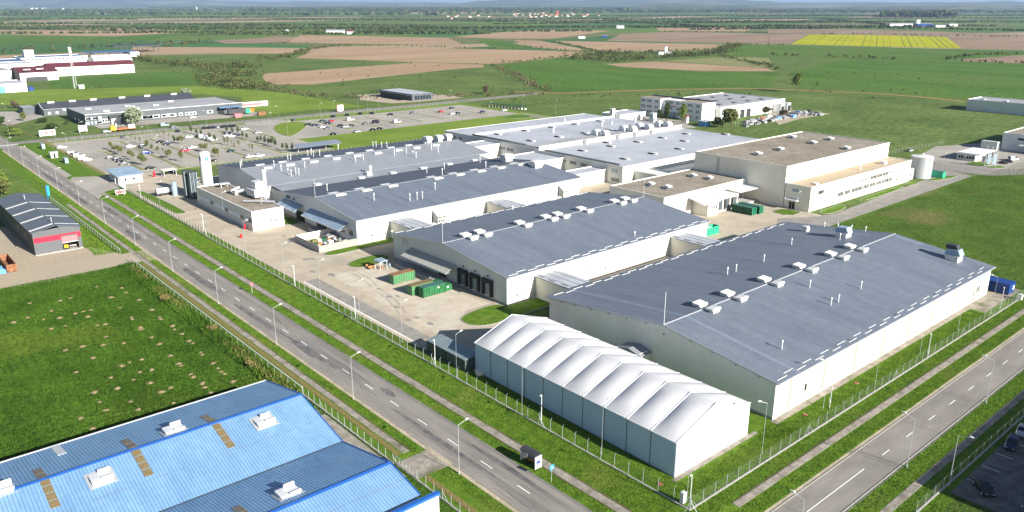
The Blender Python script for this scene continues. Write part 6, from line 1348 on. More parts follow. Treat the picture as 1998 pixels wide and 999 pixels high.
# ---------------------------------------------------------------- lamps, masts
def lamp_proto(h, arm, pr=.06, name='street_lamp'):
    T = thing(name, 'lamp', 'street lamp', (0,0,0)); 
    MB().cyl(0,0,0,h,pr,8,pr*.6).cyl(0,0,0,.5,pr*2,8).build('pole', 'galv', T); MB().tube((0,0,h-.05),(arm,0,h+.35),.03).build('arm', 'galv_light', T)
    MB().prism([(arm-.1,h+.3),(arm+.55,h+.42),(arm+.55,h+.5),(arm+.1,h+.58),(arm-.1,h+.45)], 1, -.12, .12).build('lamp_head', 'white_paint', T); return T
LA = [lamp_proto(8.6, 1.5), [False]]
ys_ = [87.3+32.45*k for k in range(0, 14)]
for k, y in enumerate(ys_): 
    o = place(*LA, (64.3,y,0), 0, 'tall street lamp on the left verge of the main road, %s from the bottom edge' % nth(k)); o['group'] = 'street lamps along the main road'
for k, x in enumerate((86.7,119.1,151.5,183.9,216)):
    o = place(*LA, (x,42.5,0), H/2, 'tall street lamp on the verge of the side road, %s from the bottom edge' % nth(k)); o['group'] = 'street lamps along the side road'
o = place(*LA, (119.0,36.1,0), -H/2, 'street lamp standing in the shadow by the lower right car park'); o['group'] = 'lamps at the shaded car park'
LB = [lamp_proto(9.2, 1.1, .035, name='yard_lamp'), [False]]
YL = [((1018.5,808.5),0,'beside the white tent, rear one'),((1173.6,887),0,'beside the white tent, front one'),((1340,977),2.6,'at the fence corner before the white tent'),((1486.5,885),2.6,'between the white tent and the largest hall'),((1606,797),2.2,'along the sunlit wall of the largest hall, first from the tent'),((1708,747),2.2,'along the sunlit wall of the largest hall, second from the tent'),((1794.6,691.5),2.2,'along the sunlit wall of the largest hall, third from the tent'),((1869,645),2.2,'along the sunlit wall of the largest hall, fourth from the tent'),((1933.5,612),2.2,'along the sunlit wall of the largest hall, farthest from the tent'),
 ((891,737),0,'between the metal shed and the tent'),((785,668.7),0,'along the yard lane, nearest the metal sheds'),((702.5,622.5),0,'along the yard lane, opposite the green containers'),((626,579.5),0,'along the yard lane, near its start'),((555,542),0,'by the yard fence left of the bin yard'),((480,492),0,'by the yard fence below the red hydrant'),((389,404.5),0,'before the utility building, left one'),((437.7,428),0,'before the utility building, right one'),((313,406),0,'beside the long kerbed lawn')]
for q, rz, w in YL:
    o = place(*LB, (*G(*q),0), rz, 'slender yard lamp ' + w); o['group'] = 'slender yard lamps'
CPL = [zb_(335,395),zb_(515,425),zb_(600,275),zb_(1165,270),zb_(1360,180),zb_(910,635),zb_(1100,715),zb_(710,560),za_(735,710),za_(890,780),za_(1060,620),zc_(1085,610),zc_(845,480),zc_(965,380),zc_(860,320),zc_(1505,335),zc_(1675,305),zd_(660,290),zd_(785,340),zd_(930,320),zd_(1460,265),zd_(1855,215),ze_(905,190),ze_(1330,100),ze_(1760,160),za_(95,340),za_(130,600)]
for k, q in enumerate(CPL):
    o = place(*LB, (*G(*q),0), random.choice((0,H)), 'slender white lamp in or beside the car parks, %s counting from the list of lamps left to right' % nth(sorted(CPL).index(q))); o['label'] = 'slender white lamp of the car parks, %s from the left edge' % nth(sorted(CPL).index(q)); o['group'] = 'car park lamps'
for k, (q, w) in enumerate((((1435,245),'behind the tall hall, left one'),((1441,246),'behind the tall hall, right one'),((1540,236),'in the meadow behind the tall hall'),((1838,333),'by the right pavilion road, left one'),((1876,340),'by the right pavilion road, right one'),((1553,417),'before the office wing door'),((1602,415),'on the first small lawn of the office wing'),((1679,395),'on the second small lawn of the office wing'))):
    o = place(*LB, (*G(*q),0), random.choice((0,H)), 'slender lamp ' + w, (1,1,.8)); o['group'] = 'lamps at the rear of the works'
def mast_proto():
    T = thing('camera_mast', 'mast', 'camera mast', (0,0,0)); MB().box(-.06,.06,-.06,.06,0,5.6).build('mast', 'galv_light', T); MB().box(-.4,-.061,-.07,.07,5.45,5.62).build('camera', 'white_paint', T); MB().box(-.2,-.061,-.16,.16,1.2,1.8).build('box', 'white_paint', T); return T
CM = [mast_proto(), [False]]
for q, w in (((1056,826.5),'in front of the tent wall'),((1345,991),'at the fence corner of the two roads'),((1618,797),'by the fence along the largest hall, near end'),((1809,699),'by the fence along the largest hall, middle'),((1951.5,603),'by the fence along the largest hall, far end'),((849,712),'in front of the metal sheds'),((694,622),'by the fence opposite the green containers'),((576,557.5),'by the fence left of the bin yard'),((398,450),'by the fence before the utility building'),((275.7,389.5),'by the fence near the billboard')):
    o = place(*CM, (*G(*q),0), 0, 'white security camera mast ' + w); o['group'] = 'camera masts along the fence'
eb = thing('electric_cabinet', 'white electric cabinet at the fence corner of the two roads', 'cabinet', (*G(1332,981),0)); x, y = eb.location.x, eb.location.y; box('body','white_paint',eb,x-.4,x+.4,y-.3,y+.3,0,1.7); box('roof','galv_light',eb,x-.45,x+.45,y-.35,y+.35,1.7,1.78)
eb = thing('electric_cabinet', 'white electric cabinet near the blue shipping container', 'cabinet', (*G(1990,585),0)); x, y = eb.location.x, eb.location.y; box('body','white_paint',eb,x-.5,x+.5,y-.4,y+.4,0,1.4); box('roof','galv_light',eb,x-.55,x+.55,y-.45,y+.45,1.4,1.48)
# narrow posts lamps (bollard lights) along the link lawns
for k, (x,y) in enumerate(((120.5,135),(140,134.5),(152,134.8),(164,135.2),(121,203.5),(126,203))):
    bl_ = thing('bollard_lamp', ('mushroom-headed garden lamp between the two front halls, %s from the road' % nth(k)) if k < 4 else 'mushroom-headed garden lamp by the bin yard lawn, %s one' % ('nearer','farther')[k-4], 'garden lamp', (x,y,0), 'mushroom garden lamps'); MB().cyl(x,y,0,3.2,.07,6).build('pole','galv_light',bl_); MB().cyl(x,y,3.2,3.4,.45,10,.2).build('lamp_head','offwhite',bl_)

# ---------------------------------------------------------------- fences
def fence(label, p, q, step, h=2.1, lean=None, postm='galv', meshm='wire_mesh', base=True, name='fence', rail=None, braces=True):
    P, Q = Vector((*p,0)), Vector((*q,0)); d = (Q-P); L = d.length; d.normalize(); n = Vector((-d.y,d.x,0)) * (lean or 1)
    T = thing(name, label, 'fence', (P.x,P.y,0)); rz = math.atan2(d.y,d.x); T.rotation_euler = (0,0,rz); ORG[T.name] = (0,0,0)
    s = 1 if (lean or 1) > 0 else -1
    pm = MB().box(-.03,.03,-.03,.03,0,h)
    if lean: pm.tube((0,0,h-.02),(0,s*.3,h+.34),.03,4)
    src = pm.build('post', postm, T); src.location = (0,0,0); N_ = max(1, round(L/step))
    for k in range(1, N_+1):
        c = src.copy(); col.objects.link(c); c.location = (k*L/N_, 0, 0)
    MB().add([(0,0,.12),(L,0,.12),(L,0,h),(0,0,h)], [(0,1,2,3)]).build('wire_panel', meshm, T)
    if base: MB().box(-.1,L+.1,-.14,.14,0,.12).build('base_beam', 'plinth', T)
    if rail: MB().box(0,L,-.07,.07,h-.05,h+.09).build('top_rail', rail, T)
    if braces:
        bsrc = None
        for k in range(0, N_+1, 11):
            for sg in (-1,1):
                x0 = k*L/N_
                if bsrc is None: bsrc = MB().tube((0,0,h*.75),(1.5,0,.1),.035,4).build('brace', postm, T); b2 = bsrc
                else: b2 = bsrc.copy(); col.objects.link(b2)
                b2.location = (x0,0,0); b2.rotation_euler = (0,0,0 if sg > 0 else math.pi)
    return T
fence('tall chain-link works fence along the main road with bent post tops', (83.9,58), (84.3,246), 2.95, 2.2, lean=-1)
fence('works fence before the utility building near the entrance', (84.4,246.2), (84.8,331), 2.6, 2.0, postm='offwhite', meshm='wire_green', base=True)
fence('chain-link works fence along the side road with bent post tops', (84.1,58), (226,58), 2.95, 2.2, lean=-1)
fence('low white-railed green fence beside the dark workshop', (58.2,243.5), (58.2,330), 3.0, 1.5, meshm='wire_green', base=False, rail='white_paint', braces=False)
fence('white-railed fence bounding the rough field', (58.2,128), (58.2,234), 3.0, 1.3, meshm='wire_green', base=False, rail='white_paint', braces=False)
fence('grey wire fence beside the blue-roofed hall', (58.1,96.5), (58.1,127.5), 2.2, 1.8)
fence('grey wire fence below the driveway of the blue-roofed hall', (58.4,60), (58.4,90), 2.2, 1.8)
fence('wire fence of the shaded lower right car park', (108,36.3), (240,36.3), 3.1, 2.0, braces=False)
fence('brownish fence between lay-by and staff car park', (86.2,366), (86.2,484), 2.0, 1.8, postm='wood', meshm='wire_green', braces=False)
fence('fence along the far edge of the rear car park', (205,472), (352,472), 4, 1.8, braces=False, base=False)
fence('fence along the far edge of the staff car park', (88,476), (188,476), 4, 1.6, braces=False, base=False)
fence('perimeter fence behind the white-roofed halls', (372,150), (356,330), 4, 2.0, braces=False, base=False)
fence('white-topped perimeter fence in the meadow behind the tall hall', (384,172), (440,166), 3, 2.0, braces=False, base=False)
fence('fence between the junction lawn and the dark halls', (84.6,500), (84.6,640), 4, 1.6, postm='wood', meshm='wire_green', braces=False, base=False)
gt = thing('gate', 'grey pipe gate across the driveway of the blue-roofed hall', 'gate', (58.4,93.3,0)); MB().tube((58.4,90.4,1.5),(58.4,96.2,1.5),.05).tube((58.4,90.4,.3),(58.4,96.2,.3),.05).build('rail','galv',gt)
for k in range(7): MB().tube((58.4,90.4+.96*k,.0),(58.4,90.4+.96*k,1.52),.035).build('bar','galv',gt)
sg_ = thing('sliding_gate', 'white barred sliding gate at the works entrance', 'gate', (84.9,335,0)); 
for k in range(16): box('bar','white_paint',sg_,84.85,84.95,331.5+.55*k,331.62+.55*k,.15,2.1)
box('rail','white_paint',sg_,84.83,84.97,331.4,340,2.1,2.2); box('rail','white_paint',sg_,84.83,84.97,331.4,340,0.0,.15)
bg_ = thing('flag_pole', 'blue banner post at the rear corner of the dark workshop', 'banner', (54.5,318,0)); x, y = G(94,390); ORG[bg_.name] = (x,y,0); bg_.location = (x,y,0); box('post','blue_trim',bg_,x-.15,x+.15,y-.15,y+.15,0,5.5); box('banner','logo_cyan',bg_,x+.16,x+.9,y-.05,y+.05,1.5,5.3)

# ---------------------------------------------------------------- trees and shrubs
def leaf_cloud(n, clumps, size, flat=1.0):
    """leaf-sized triangles scattered in the volume of clumps (x,y,z,rx,rz)"""
    C = np.array(clumps, float); w = C[:,3]**2*C[:,4]; idx = rng.choice(len(C), n, p=w/w.sum())
    d = rng.normal(size=(n,3)); d /= np.linalg.norm(d, axis=1)[:,None]; r = rng.uniform(.35,1.0,n)**.55
    P = C[idx,:3] + d*r[:,None]*np.stack([C[idx,3],C[idx,3],C[idx,4]],1)
    a = rng.normal(size=(n,3)); a /= np.linalg.norm(a,axis=1)[:,None]; b = np.cross(a, rng.normal(size=(n,3))); b /= np.linalg.norm(b,axis=1)[:,None]
    s = rng.uniform(.6,1.3,n)[:,None]*size
    V = np.stack([P+a*s, P-a*s*.5+b*s*.85, P-a*s*.5-b*s*.85], 1).reshape(-1,3)
    V[:,2] = np.maximum(V[:,2], .02)
    return V, np.arange(3*n).reshape(-1,3)
def tree_proto(kind, h, r, leaf, n, size, trunk=.3, name=None):
    T = thing(name or kind.split(' ')[-1], kind, 'shrub' if 'bush' in kind or 'shrub' in kind else 'tree', (0,0,0))
    clumps = []
    z0 = h*trunk
    for k in range(9):
        a = random.uniform(0,6.28); d = r*random.uniform(.2,.62); z = z0 + (h-z0)*random.uniform(.2,.85); clumps.append((d*math.cos(a), d*math.sin(a), z, r*random.uniform(.32,.52), (h-z0)*random.uniform(.16,.28)))
    clumps.append((0,0,z0+(h-z0)*.6,r*.55,(h-z0)*.38))
    V, Fc = leaf_cloud(n, clumps, size); o = np_mesh('crown', V, Fc, leaf); o.parent = T
    tb = MB().cyl(0,0,-.05,h*.62,max(.05,h*.022),7,h*.008)
    for k in range(5):
        c = clumps[k]; tb.tube((0,0,z0*.9+.12*h*k/5),(c[0]*.9,c[1]*.9,c[2]),max(.025,h*.008),5)
    tb.build('trunk', 'bark', T); return T
def grove(proto, spots, label, group, rr=(.8,1.2)):
    used = [False]
    for i, (x, y) in enumerate(spots):
        k = random.uniform(*rr); o = place(proto, used, (x,y,0), random.uniform(0,6.28), label(i) if callable(label) else label, (k,k,k*random.uniform(.9,1.1))); o['group'] = group
olive = tree_proto('young olive-green tree', 4.6, 1.7, 'leaf_olive', 420, .2, .35, 'young_tree')
sp1 = [G(*q) for q in (zb_(110,470+20),zb_(150,500+15),zb_(200,530),zb_(245,555),zb_(355,590),zb_(400,620),zb_(505,680),zb_(545,690),zb_(590,480),zb_(650,505),zb_(720,540),zb_(850,600),zb_(880,590),zb_(1020,640),zb_(990,400),zb_(1035,410),zb_(1290,500),zb_(1340,520),zb_(1460,580),zb_(1500,585))]
grove(olive, sp1, lambda i: 'young olive-green tree in the staff car park strips, %s from the left' % nth(sorted(sp1, key=lambda s: s[0]-s[1]).index(sp1[i])), 'olive car park trees')
green = tree_proto('young dark green tree', 4.2, 1.1, 'leaf_dark', 300, .2, .3, 'young_tree')
sp2 = [G(*q) for q in (zb_(935,395),zb_(1155,275),zb_(1225,290),zb_(1285,305),zb_(1400,365),zb_(1465,385),zb_(1620,260),zb_(1690,280),zb_(1765,280),zb_(1825,335),zb_(1880,350),zc_(690,655),zc_(730,650),zc_(780,680),zc_(828,690),zc_(870,700),zc_(915,720),zc_(1012,750),zc_(1070,775),zc_(1135,765))]
grove(green, sp2, lambda i: 'slim dark green young tree by the car park bays, %s from the left' % nth(sorted(sp2, key=lambda s: s[0]-s[1]).index(sp2[i])), 'dark green car park trees')
sapling = tree_proto('thin sapling', 3.4, .9, 'leaf_olive', 90, .16, .35, 'sapling')
sp3 = [G(*q) for q in (zb_(375,360),zb_(430,395),zb_(495,410),zb_(740,300),zb_(805,320),zb_(870,350),zb_(790,540),zb_(1590,420),zb_(1630,430),zb_(1720,480),zb_(1780,450),zb_(1950,510),zc_(255,680),zc_(300,690),zc_(350,700),zc_(440,720),zc_(130,820),zc_(175,850),zc_(620,780),zc_(580,760))]
grove(sapling, sp3, lambda i: 'nearly bare thin sapling in the staff car park, %s from the left' % nth(sorted(sp3, key=lambda s: s[0]-s[1]).index(sp3[i])), 'bare car park saplings')
for q, h, r, leaf, lb_, nm in ((zb_(440,170),11,7,'leaf_silver','silvery round tree left in front of the dark flat hall','tree'),(zb_(380,160),9,5.5,'leaf_silver','second silvery tree close beside the first before the dark hall','tree'),((1428,250),12,6.5,'leaf_olive','big round willow beside the white office block','willow'),((1300,240),13,2.6,'leaf_dark','narrow dark conifer before the office block','conifer'),((1330,242),12,3.2,'leaf_fresh','fresh green birch before the office block','birch'),((1288,236),7,2.6,'leaf_dark','dark bush left of the narrow conifer','bush'),((1400,248),6,4,'leaf_olive','low olive bush left of the willow','bush'),((363,190),7,5,'leaf_silver','pale round tree behind the dark gabled hall','tree'),((1554,180),16,5,'leaf_fresh','tall thin tree at the reed belt','tree'),((1530,226),4,4,'leaf_brown','round bush on the scrap yard','bush'),((1493,222),5,6,'leaf_brown','brown bush against the white hall','bush'),
  ((948,183),7,4,'leaf_brown','bare brownish tree by the reed belt left of the ditch','tree'),(za_(195,205),5,3.5,'leaf_brown','brown bush left of the dark gabled hall','bush'),(za_(310,375),6,2.6,'leaf_olive','olive bush beside the signpost of the dark halls','bush'),(za_(550,400),3.4,3.6,'leaf_dark','dark round bush on the lawn, upper one','bush'),(za_(675,480),3.8,4.2,'leaf_dark','dark round bush on the lawn, lower one','bush'),(za_(885,415),3,1.6,'leaf_dark','small dark bush at the corner of the dark flat hall','bush'),(za_(20,440),5.5,3.5,'leaf_dark','dark round tree at the left edge by the junction','tree'),(za_(200,575),4.6,3.6,'leaf_fresh','light green bush at the junction corner, right one','bush'),(za_(145,540),4,3,'leaf_dark','dark bush at the junction corner, left one','bush'),((4,382),7,5,'leaf_olive','brownish tree at the left edge behind the dark workshop','tree'),((1,360),6,4,'leaf_fresh','green tree at the left edge above the workshop','tree')):
    x, y = G(*q); n = int(1700 if h > 8 else 800); T = tree_proto(lb_, h, r, leaf, n, .10*r if leaf != 'leaf_dark' else .09*r+.1, .12, nm); T.location = (x,y,0)
# lone bushes in meadows, each its own
bush = tree_proto('bush', 3.2, 2.2, 'leaf_hedge', 130, .42, .05, 'bush')
spots = []
for (px0,px1,py0,py1,n) in ((520,900,138,176,20),(1540,1720,142,176,12),(1560,1800,176,195,10),(1150,1500,182,190,12),(330,420,128,140,8),(700,940,120,133,8),(560,760,178,192,10),(1700,1998,140,180,6),(1000,1400,185,198,10)):
    for _ in range(n): spots.append(G(random.uniform(px0,px1), random.uniform(py0,py1)))
spots = [s for s in spots if not (330 < s[0] < 365 and 500 < s[1] < 560)]
grove(bush, spots, 'small dark bush scattered in the meadows beyond the works', 'meadow bushes', (.25,.7))
# hedgerows and thickets: masses
def mass(name, label, lines, w, h, dens, leaf, size, tri=14):
    P = []
    for line in lines:
        pts = [Vector(G(*q)) for q in line]
        for a, b in zip(pts[:-1], pts[1:]):
            L = (b-a).length; n = max(2, int(L*dens))
            for _ in range(n):
                t = random.random(); q = a.lerp(b, t); P.append((q.x+random.gauss(0,w), q.y+random.gauss(0,w), random.uniform(.35,1)*h))
    P = np.array(P); N_ = len(P); C = np.repeat(P, tri, 0); hh = C[:,2:3].copy()
    d = rng.normal(size=(len(C),3)); d /= np.linalg.norm(d,axis=1)[:,None]
    cen = np.concatenate([C[:,:2], hh*.55],1) + d*np.concatenate([hh*.5,hh*.5,hh*.45],1)*rng.uniform(.4,1,(len(C),1))
    a = rng.normal(size=(len(C),3)); a /= np.linalg.norm(a,axis=1)[:,None]; b = np.cross(a, rng.normal(size=(len(C),3))); b /= np.linalg.norm(b,axis=1)[:,None]
    s = size*rng.uniform(.6,1.4,(len(C),1))*(hh/h*.6+.4)
    V = np.stack([cen+a*s, cen-a*s*.5+b*s*.8, cen-a*s*.5-b*s*.8],1).reshape(-1,3); V[:,2] = np.maximum(V[:,2], .0)
    o = np_mesh(name, V, np.arange(len(V)).reshape(-1,3), leaf, 'stuff'); return tag(o, label, 'shrubs')
mass('thicket', 'brown-green thicket along the stream left of the bare fields', [[(400,152),(430,158),(445,168),(480,166),(505,172)],[(305,122),(350,126),(400,131),(430,142),(470,150),(500,148)],[(420,130),(450,128),(490,134)],[(430,168),(470,172),(520,176)]], 9, 8, .9, 'leaf_hedge', 1.0)
mass('thicket', 'brown scrub along the ditch below the tan field', [[(500,172),(560,180),(610,186),(660,190),(735,192)],[(845,186),(900,188),(1000,184),(1060,184)],[(965,127),(1000,144),(1070,180)],[(175,174),(210,173)]], 4, 3.0, .5, 'leaf_brown', .8, 10)
mass('hedgerow', 'green hedgerow climbing between the tan fields', [[(500,119),(535,117),(560,110),(585,104),(605,97),(640,91),(690,90)],[(500,112),(540,113)]], 5, 5, .4, 'leaf_hedge', 1.1)
mass('hedgerow', 'thin broken hedgerow between the two large tan fields', [[(700,89.5),(760,90.5),(830,91),(900,93.5),(970,96)],[(520,85.5),(600,85.8)],[(1000,95.5),(1040,93),(1110,99.5),(1150,99)],[(1000,78),(1060,79),(1110,88),(1160,99.5)],[(980,122.5),(1030,119),(1090,112),(1140,104)]], 2.5, 4, .16, 'leaf_hedge', 1.0)
mass('small_wood', 'small dark wood with a white tower between green and tan fields', [[(1105,115),(1150,117),(1200,121)],[(1120,112),(1200,114),(1260,112)],[(1140,108),(1210,106),(1290,104)],[(1230,118),(1300,113),(1390,107)],[(1300,109),(1390,104)],[(1160,104),(1220,103)],[(1390,106),(1410,98),(1440,88)]], 9, 7, .75, 'leaf_hedge', 1.1)
mass('hedgerow', 'dark broken hedgerow in the green fields below the rapeseed', [[(1600,110.5),(1640,112.5),(1680,114),(1720,115),(1755,117)],[(1500,107),(1560,110)],[(1845,117),(1870,112),(1905,108),(1998,105.5),(2100,104)],[(1878,121.5),(1950,123.5),(2100,126)],[(1300,110),(1400,107.5),(1500,131),(1520,136)]], 4, 5, .22, 'leaf_hedge', 1.2)
mass('hedgerow', 'bushy line along the country road before the rapeseed field', [[(1450,87),(1540,88.5)],[(1290,62),(1460,63),(1500,66)],[(1580,66.5),(1700,67),(1850,70),(1998,73)],[(1260,101),(1390,96.5)]], 3, 4, .14, 'leaf_hedge', 1.2)
mass('tree_belt', 'dark tree belt behind the far left halls', [[(0,98),(60,96),(130,93),(200,92),(255,90)],[(0,104),(50,100),(120,101)],[(180,113),(230,118),(255,122)],[(255,117),(305,121),(340,123)],[(330,92),(380,84),(300,87)],[(0,52),(60,50),(140,53)],[(345,66),(420,62),(500,64)],[(600,64),(640,60),(700,63),(790,60)],[(400,70),(470,68)]], 16, 9, .12, 'leaf_hedge', 2.0)
# rows of trees on the plain, out to the far forest
def far_rows(n_lines, d0, d1, h, per, name, label, leaf='leaf_far', seg=(400,1500), size=4.5, tri=7, wid=7):
    P = []
    for _ in range(n_lines):
        t = random.random(); d = d0*(d1/d0)**t; a = AZ + random.uniform(-.72,.72)/1.0; x, y = d*math.cos(a), d*math.sin(a)
        dr = AZ + math.pi/2 + random.gauss(0,.22) if random.random() < .85 else AZ + random.gauss(.3,.4)
        L = random.uniform(*seg)*(d/3000+.4); k = int(L/per) + 2; hh = h*random.uniform(.5,1.2)
        for i in range(k):
            s = (i/k-.5)*L + random.gauss(0,per*.5); P.append((x+s*math.cos(dr)+random.gauss(0,wid), y+s*math.sin(dr)+random.gauss(0,wid), hh*random.uniform(.5,1.1)))
    P = np.array(P); C = np.repeat(P,tri,0); hh = C[:,2:3].copy()
    d = rng.normal(size=(len(C),3)); d /= np.linalg.norm(d,axis=1)[:,None]; d[:,2] = np.abs(d[:,2])
    cen = np.concatenate([C[:,:2], hh*.35],1) + d*np.concatenate([hh*.7,hh*.7,hh*.5],1)
    a_ = rng.normal(size=(len(C),3)); a_ /= np.linalg.norm(a_,axis=1)[:,None]; b_ = np.cross(a_, rng.normal(size=(len(C),3))); b_ /= np.linalg.norm(b_,axis=1)[:,None]
    s = size*rng.uniform(.5,1.2,(len(C),1))
    V = np.stack([cen+a_*s,cen-a_*s*.5+b_*s*.85,cen-a_*s*.5-b_*s*.85],1).reshape(-1,3); V[:,2] = np.maximum(V[:,2],0)
    o = np_mesh(name, V, np.arange(len(V)).reshape(-1,3), leaf, 'stuff'); return tag(o, label, 'trees')
far_rows(40, 2000, 6500, 5.0, 6, 'far_tree_rows', 'rows of trees dividing the distant fields')
far_rows(24, 6500, 11000, 14, 40, 'far_tree_rows', 'tree rows near the horizon', seg=(900,2600), size=16, tri=6, wid=30)
def forest(px0, px1, py, h, depth, n, name, label):
    P = []
    for _ in range(n):
        x, y = G(random.uniform(px0,px1), py); k = 1+random.random()*depth; P.append((x*k,y*k,h*random.uniform(.75,1.1)))
    P = np.array(P); tri = 8; C = np.repeat(P,tri,0); hh = C[:,2:3].copy()
    d = rng.normal(size=(len(C),3)); cen = np.concatenate([C[:,:2],hh*.5],1) + d*np.concatenate([hh*.3,hh*.3,hh*.3],1); cen[:,2] = np.clip(cen[:,2],0,None); cen[:,2] = np.minimum(cen[:,2], hh[:,0])
    a_ = rng.normal(size=(len(C),3)); a_ /= np.linalg.norm(a_,axis=1)[:,None]; b_ = np.cross(a_, rng.normal(size=(len(C),3))); b_ /= np.linalg.norm(b_,axis=1)[:,None]; s = hh*.45
    V = np.stack([cen+a_*s,cen-a_*s*.5+b_*s*.85,cen-a_*s*.5-b_*s*.85],1).reshape(-1,3); V[:,2] = np.maximum(V[:,2],0)
    o = np_mesh(name, V, np.arange(len(V)).reshape(-1,3), 'leaf_far', 'stuff'); return tag(o, label, 'forest')
forest(480, 1240, 22.5, 26, .35, 5000, 'far_forest', 'long dark forest band near the horizon in the middle')
forest(1722, 1860, 33.5, 26, .08, 900, 'far_forest', 'dark forest block on the plain at upper right')
forest(290, 520, 16.5, 24, .3, 1400, 'far_forest', 'dark forest band near the horizon on the left')
forest(-150, 480, 14.5, 24, .3, 1500, 'far_forest', 'faint tree line along the left horizon')
forest(1240, 2150, 25, 12, .5, 1500, 'far_forest', 'scattered woodland before the hills on the right')
# hills
def hills(name, dist, hmax, seed, a0, a1, left_bias=0.0, depth=4000):
    r_ = random.Random(seed); ph = [(r_.uniform(0,6.28), k) for k in (2.1,4.7,9.3,17.0,33.0,60.0)]
    n = 120; V, Fs = [], []
    for i in range(n+1):
        t = i/n; a = AZ + a0 + (a1-a0)*t; s = sum(math.sin(p_+k*t*3)/k**.75 for p_, k in ph)
        e = hmax*max(.12, min(1.0, .55+.38*s + left_bias*(1-t)))*min(1, t*8+.15)*min(1,(1-t)*8+.15)
        for j, (f_, hh) in enumerate(((1,0),(1.06,.38),(1.14,.72),(1.25,1.0),(1.5,.9))):
            d = dist + depth*(f_-1)*3; V.append((d*math.cos(a), d*math.sin(a), e*hh*(1+.06*math.sin(i*1.7+j*2)) - (2 if j == 0 else 0)))
    for i in range(n):
        for j in range(4): b = i*5+j; Fs.append((b,b+5,b+6,b+1))
    o = MB().add(V, Fs).build(name, 'hill_forest', smooth=True); return tag(o, kind='structure')
hills('hills', 9000, 95, 3, -.60, -.12, -.2); hills('hills', 15000, 190, 5, -.85, .25); hills('hills', 21000, 225, 11, -1.0, 1.0)

# ---------------------------------------------------------------- grass blades on the near lawns, molehills, litter
def view_ok(X, Y):
    vx, vy, vz = X, Y, -CAMH
    dz = vx*FW[0]+vy*FW[1]+vz*FW[2]; u = CX + F*(vx*RT[0]+vy*RT[1])/dz; v = CY - F*(vx*UP[0]+vy*UP[1]+vz*UP[2])/dz
    return (dz > 10) & (u > -220) & (u < 2220) & (v < 1150)
def blades(name, label, rects, dens, h, w, leaf):
    XX, YY = [], []
    for x0,x1,y0,y1 in rects:
        n = int((x1-x0)*(y1-y0)*dens); X = rng.uniform(x0,x1,n); Y = rng.uniform(y0,y1,n); k = view_ok(X,Y); XX.append(X[k]); YY.append(Y[k])
    X, Y = np.concatenate(XX), np.concatenate(YY); n = len(X); a = rng.uniform(0,6.28,n); hh = h*rng.uniform(.35,1.25,n)**1.2; ww = w*rng.uniform(.6,1.3,n); b = rng.uniform(0,6.28,n)
    c, s = np.cos(a)*ww, np.sin(a)*ww
    V = np.stack([np.stack([X-c,Y-s,np.full(n,.01)],1), np.stack([X+c,Y+s,np.full(n,.01)],1), np.stack([X+np.cos(b)*hh*.6,Y+np.sin(b)*hh*.6,hh+.01],1)],1).reshape(-1,3)
    return tag(np_mesh(name, V, np.arange(3*n).reshape(-1,3), leaf, 'stuff'), label, 'grass')
blades('field_grass', 'rough dark grass of the field behind the blue-roofed hall', [(-12,57.8,118,232)], 55, .24, .10, 'field_grass')
blades('verge_grass', 'bright grass on the verges and lawns along the roads', [(62.2,64.2,97,330),(62.2,64.2,60,90),(73.4,75.5,52,318),(77.3,83.7,52,330),(77,330,50.9,53.5),(77,300,55.0,57.8),(77,240,40.1,42.8),(84.4,88.6,60,114),(110,116,60,64),(88,199,58.3,63.2),(100,116,36.6,38.5),(52,58,60,75),(85,117,20,36.2),(86,116,22,30),(84.5,86.5,131,249),(62.4,64.2,244,400)], 55, .12, .08, 'verge_grass')
blades('weed_strip', 'taller weeds along the inner side of the field fence', [(54.5,58,128,232)], 26, .75, .13, 'field_grass')
blades('dry_weeds', 'dry brown weeds along the field fence', [(55.5,58,128,160),(55.2,58,186,206),(56,58,214,228)], 7, .9, .1, 'reed')
blades('side_grass', 'rough grass of the meadow beyond the largest hall', [(224,420,30,122)], 7, .15, .12, 'side_grass')
blades('track_grass', 'grass around the dark workshop', [(52.2,57.8,246,330),(0,27,266,300)], 20, .3, .16, 'verge_grass')
mh = [zf(0,500,.25)(*q) for q in ((470,350),(550,330),(865,325),(755,240),(950,250),(985,287),(1085,345),(710,422),(650,435),(590,450),(935,405),(1185,422),(400,430),(465,485),(340,498),(215,483),(685,475),(1025,480),(1035,495),(1245,480),(1255,495),(510,547),(760,543),(825,535),(1095,560),(1105,575),(1345,548),(1360,575),(1420,610),(400,570),(830,632),(1185,637),(965,682),(805,695),(1245,688),(1475,665),(1505,682),(645,708),(510,737),(725,797),(1328,780),(1565,755),(1580,772),(1010,833),(1105,810),(950,858),(1395,842),(1415,858),(1665,838),(1700,878),(1725,905),(1750,922),(1185,890),(1090,908),(595,908),(1490,925),(1510,945),(865,950),(1040,968),(1820,980),(1580,990),(1170,992),(230,370),(105,520))] + [zf(0,740,.2592)(*q) for q in ((1130,35),(885,72),(710,102),(1285,68),(1215,100),(1520,38),(1540,65),(1585,105),(1755,22),(750,175),(980,172),(1305,182),(800,236),(1040,232),(610,297),(695,375))]
msrc = None; used = [False]
mm_ = MB(); n = 9; ring = []
mm_.v = [(0,0,.3)]; 
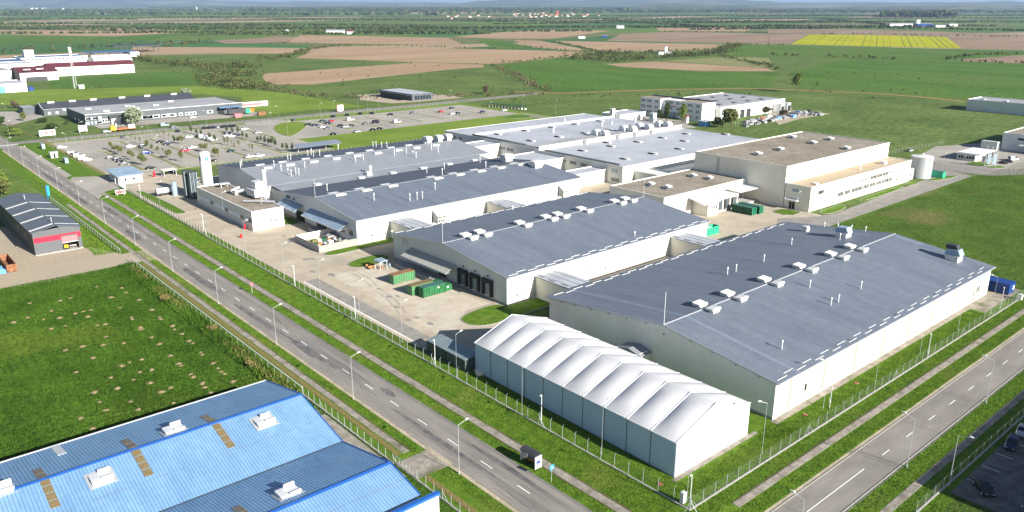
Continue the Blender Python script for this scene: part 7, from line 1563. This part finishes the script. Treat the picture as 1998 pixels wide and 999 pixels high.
for j, (r_, z_) in enumerate(((.35,.25),(.62,.1),(.85,.0))):
    for i in range(n): a = 2*math.pi*i/n; k = random.uniform(.75,1.25); mm_.v.append((r_*k*math.cos(a), r_*k*math.sin(a), z_))
mm_.f = [(0,1+i,1+(i+1)%n) for i in range(n)] + [(1+j*n+i, 1+(j+1)*n+i, 1+(j+1)*n+(i+1)%n, 1+j*n+(i+1)%n) for j in range(2) for i in range(n)]
m0 = tag(mm_.build('molehill', 'soil_heap'), 'small pale brown molehill in the rough field behind the blue-roofed hall', 'molehill', 'molehills in the rough field')
for i, q in enumerate(mh):
    o = m0 if i == 0 else m0.copy()
    if i: col.objects.link(o)
    k = random.uniform(.5,.85); o.location = (*G(*q), .1); o.rotation_euler = (0,0,random.uniform(0,6.28)); o.scale = (k*random.uniform(.9,1.3), k, k*1.1)
for i, (x,y) in enumerate(((*G(325,586),),(*G(415,643),),(*G(492,716),))):
    T = tree_proto('dry reed clump against the field fence, %s from the track' % nth(i), 1.3, 1.6, 'reed', 420, .16, .03, 'reed_clump'); T['category'] = 'reeds'; T.location = (x,y,0)
for q, r_ in (((1510,745),.5),((1571,810),.45),((1288,945),.45)): 
    x, y = G(*q) if q[0] != 1510 else G(1671,748); single(MB().cyl(x,y,0,.16,r_,12), 'manhole_cover', 'rust', 'round rusty manhole cover in the works lawn, %s' % {.5:'beside the largest hall wall',.45:'near the lawn corner'}[r_] + (' of the tent' if q[0] == 1288 else ''), 'manhole cover')

# ---------------------------------------------------------------- air
hz = MB().box(-40000,40000,-40000,40000,-3,262).build('haze', 'white_paint'); hz['kind'] = 'stuff'; hz['label'] = 'thin bluish haze over the plain'; hz['category'] = 'haze'
hm = bpy.data.materials.new('haze'); hm.use_nodes = True; nt = hm.node_tree; nt.nodes.clear(); out = nt.nodes.new('ShaderNodeOutputMaterial'); pv = nt.nodes.new('ShaderNodeVolumePrincipled')
pv.inputs['Color'].default_value = (.48,.68,1.0,1); pv.inputs['Density'].default_value = 4.2e-5; pv.inputs['Anisotropy'].default_value = .1
nt.links.new(pv.outputs[0], out.inputs['Volume']); hz.data.materials.clear(); hz.data.materials.append(hm)
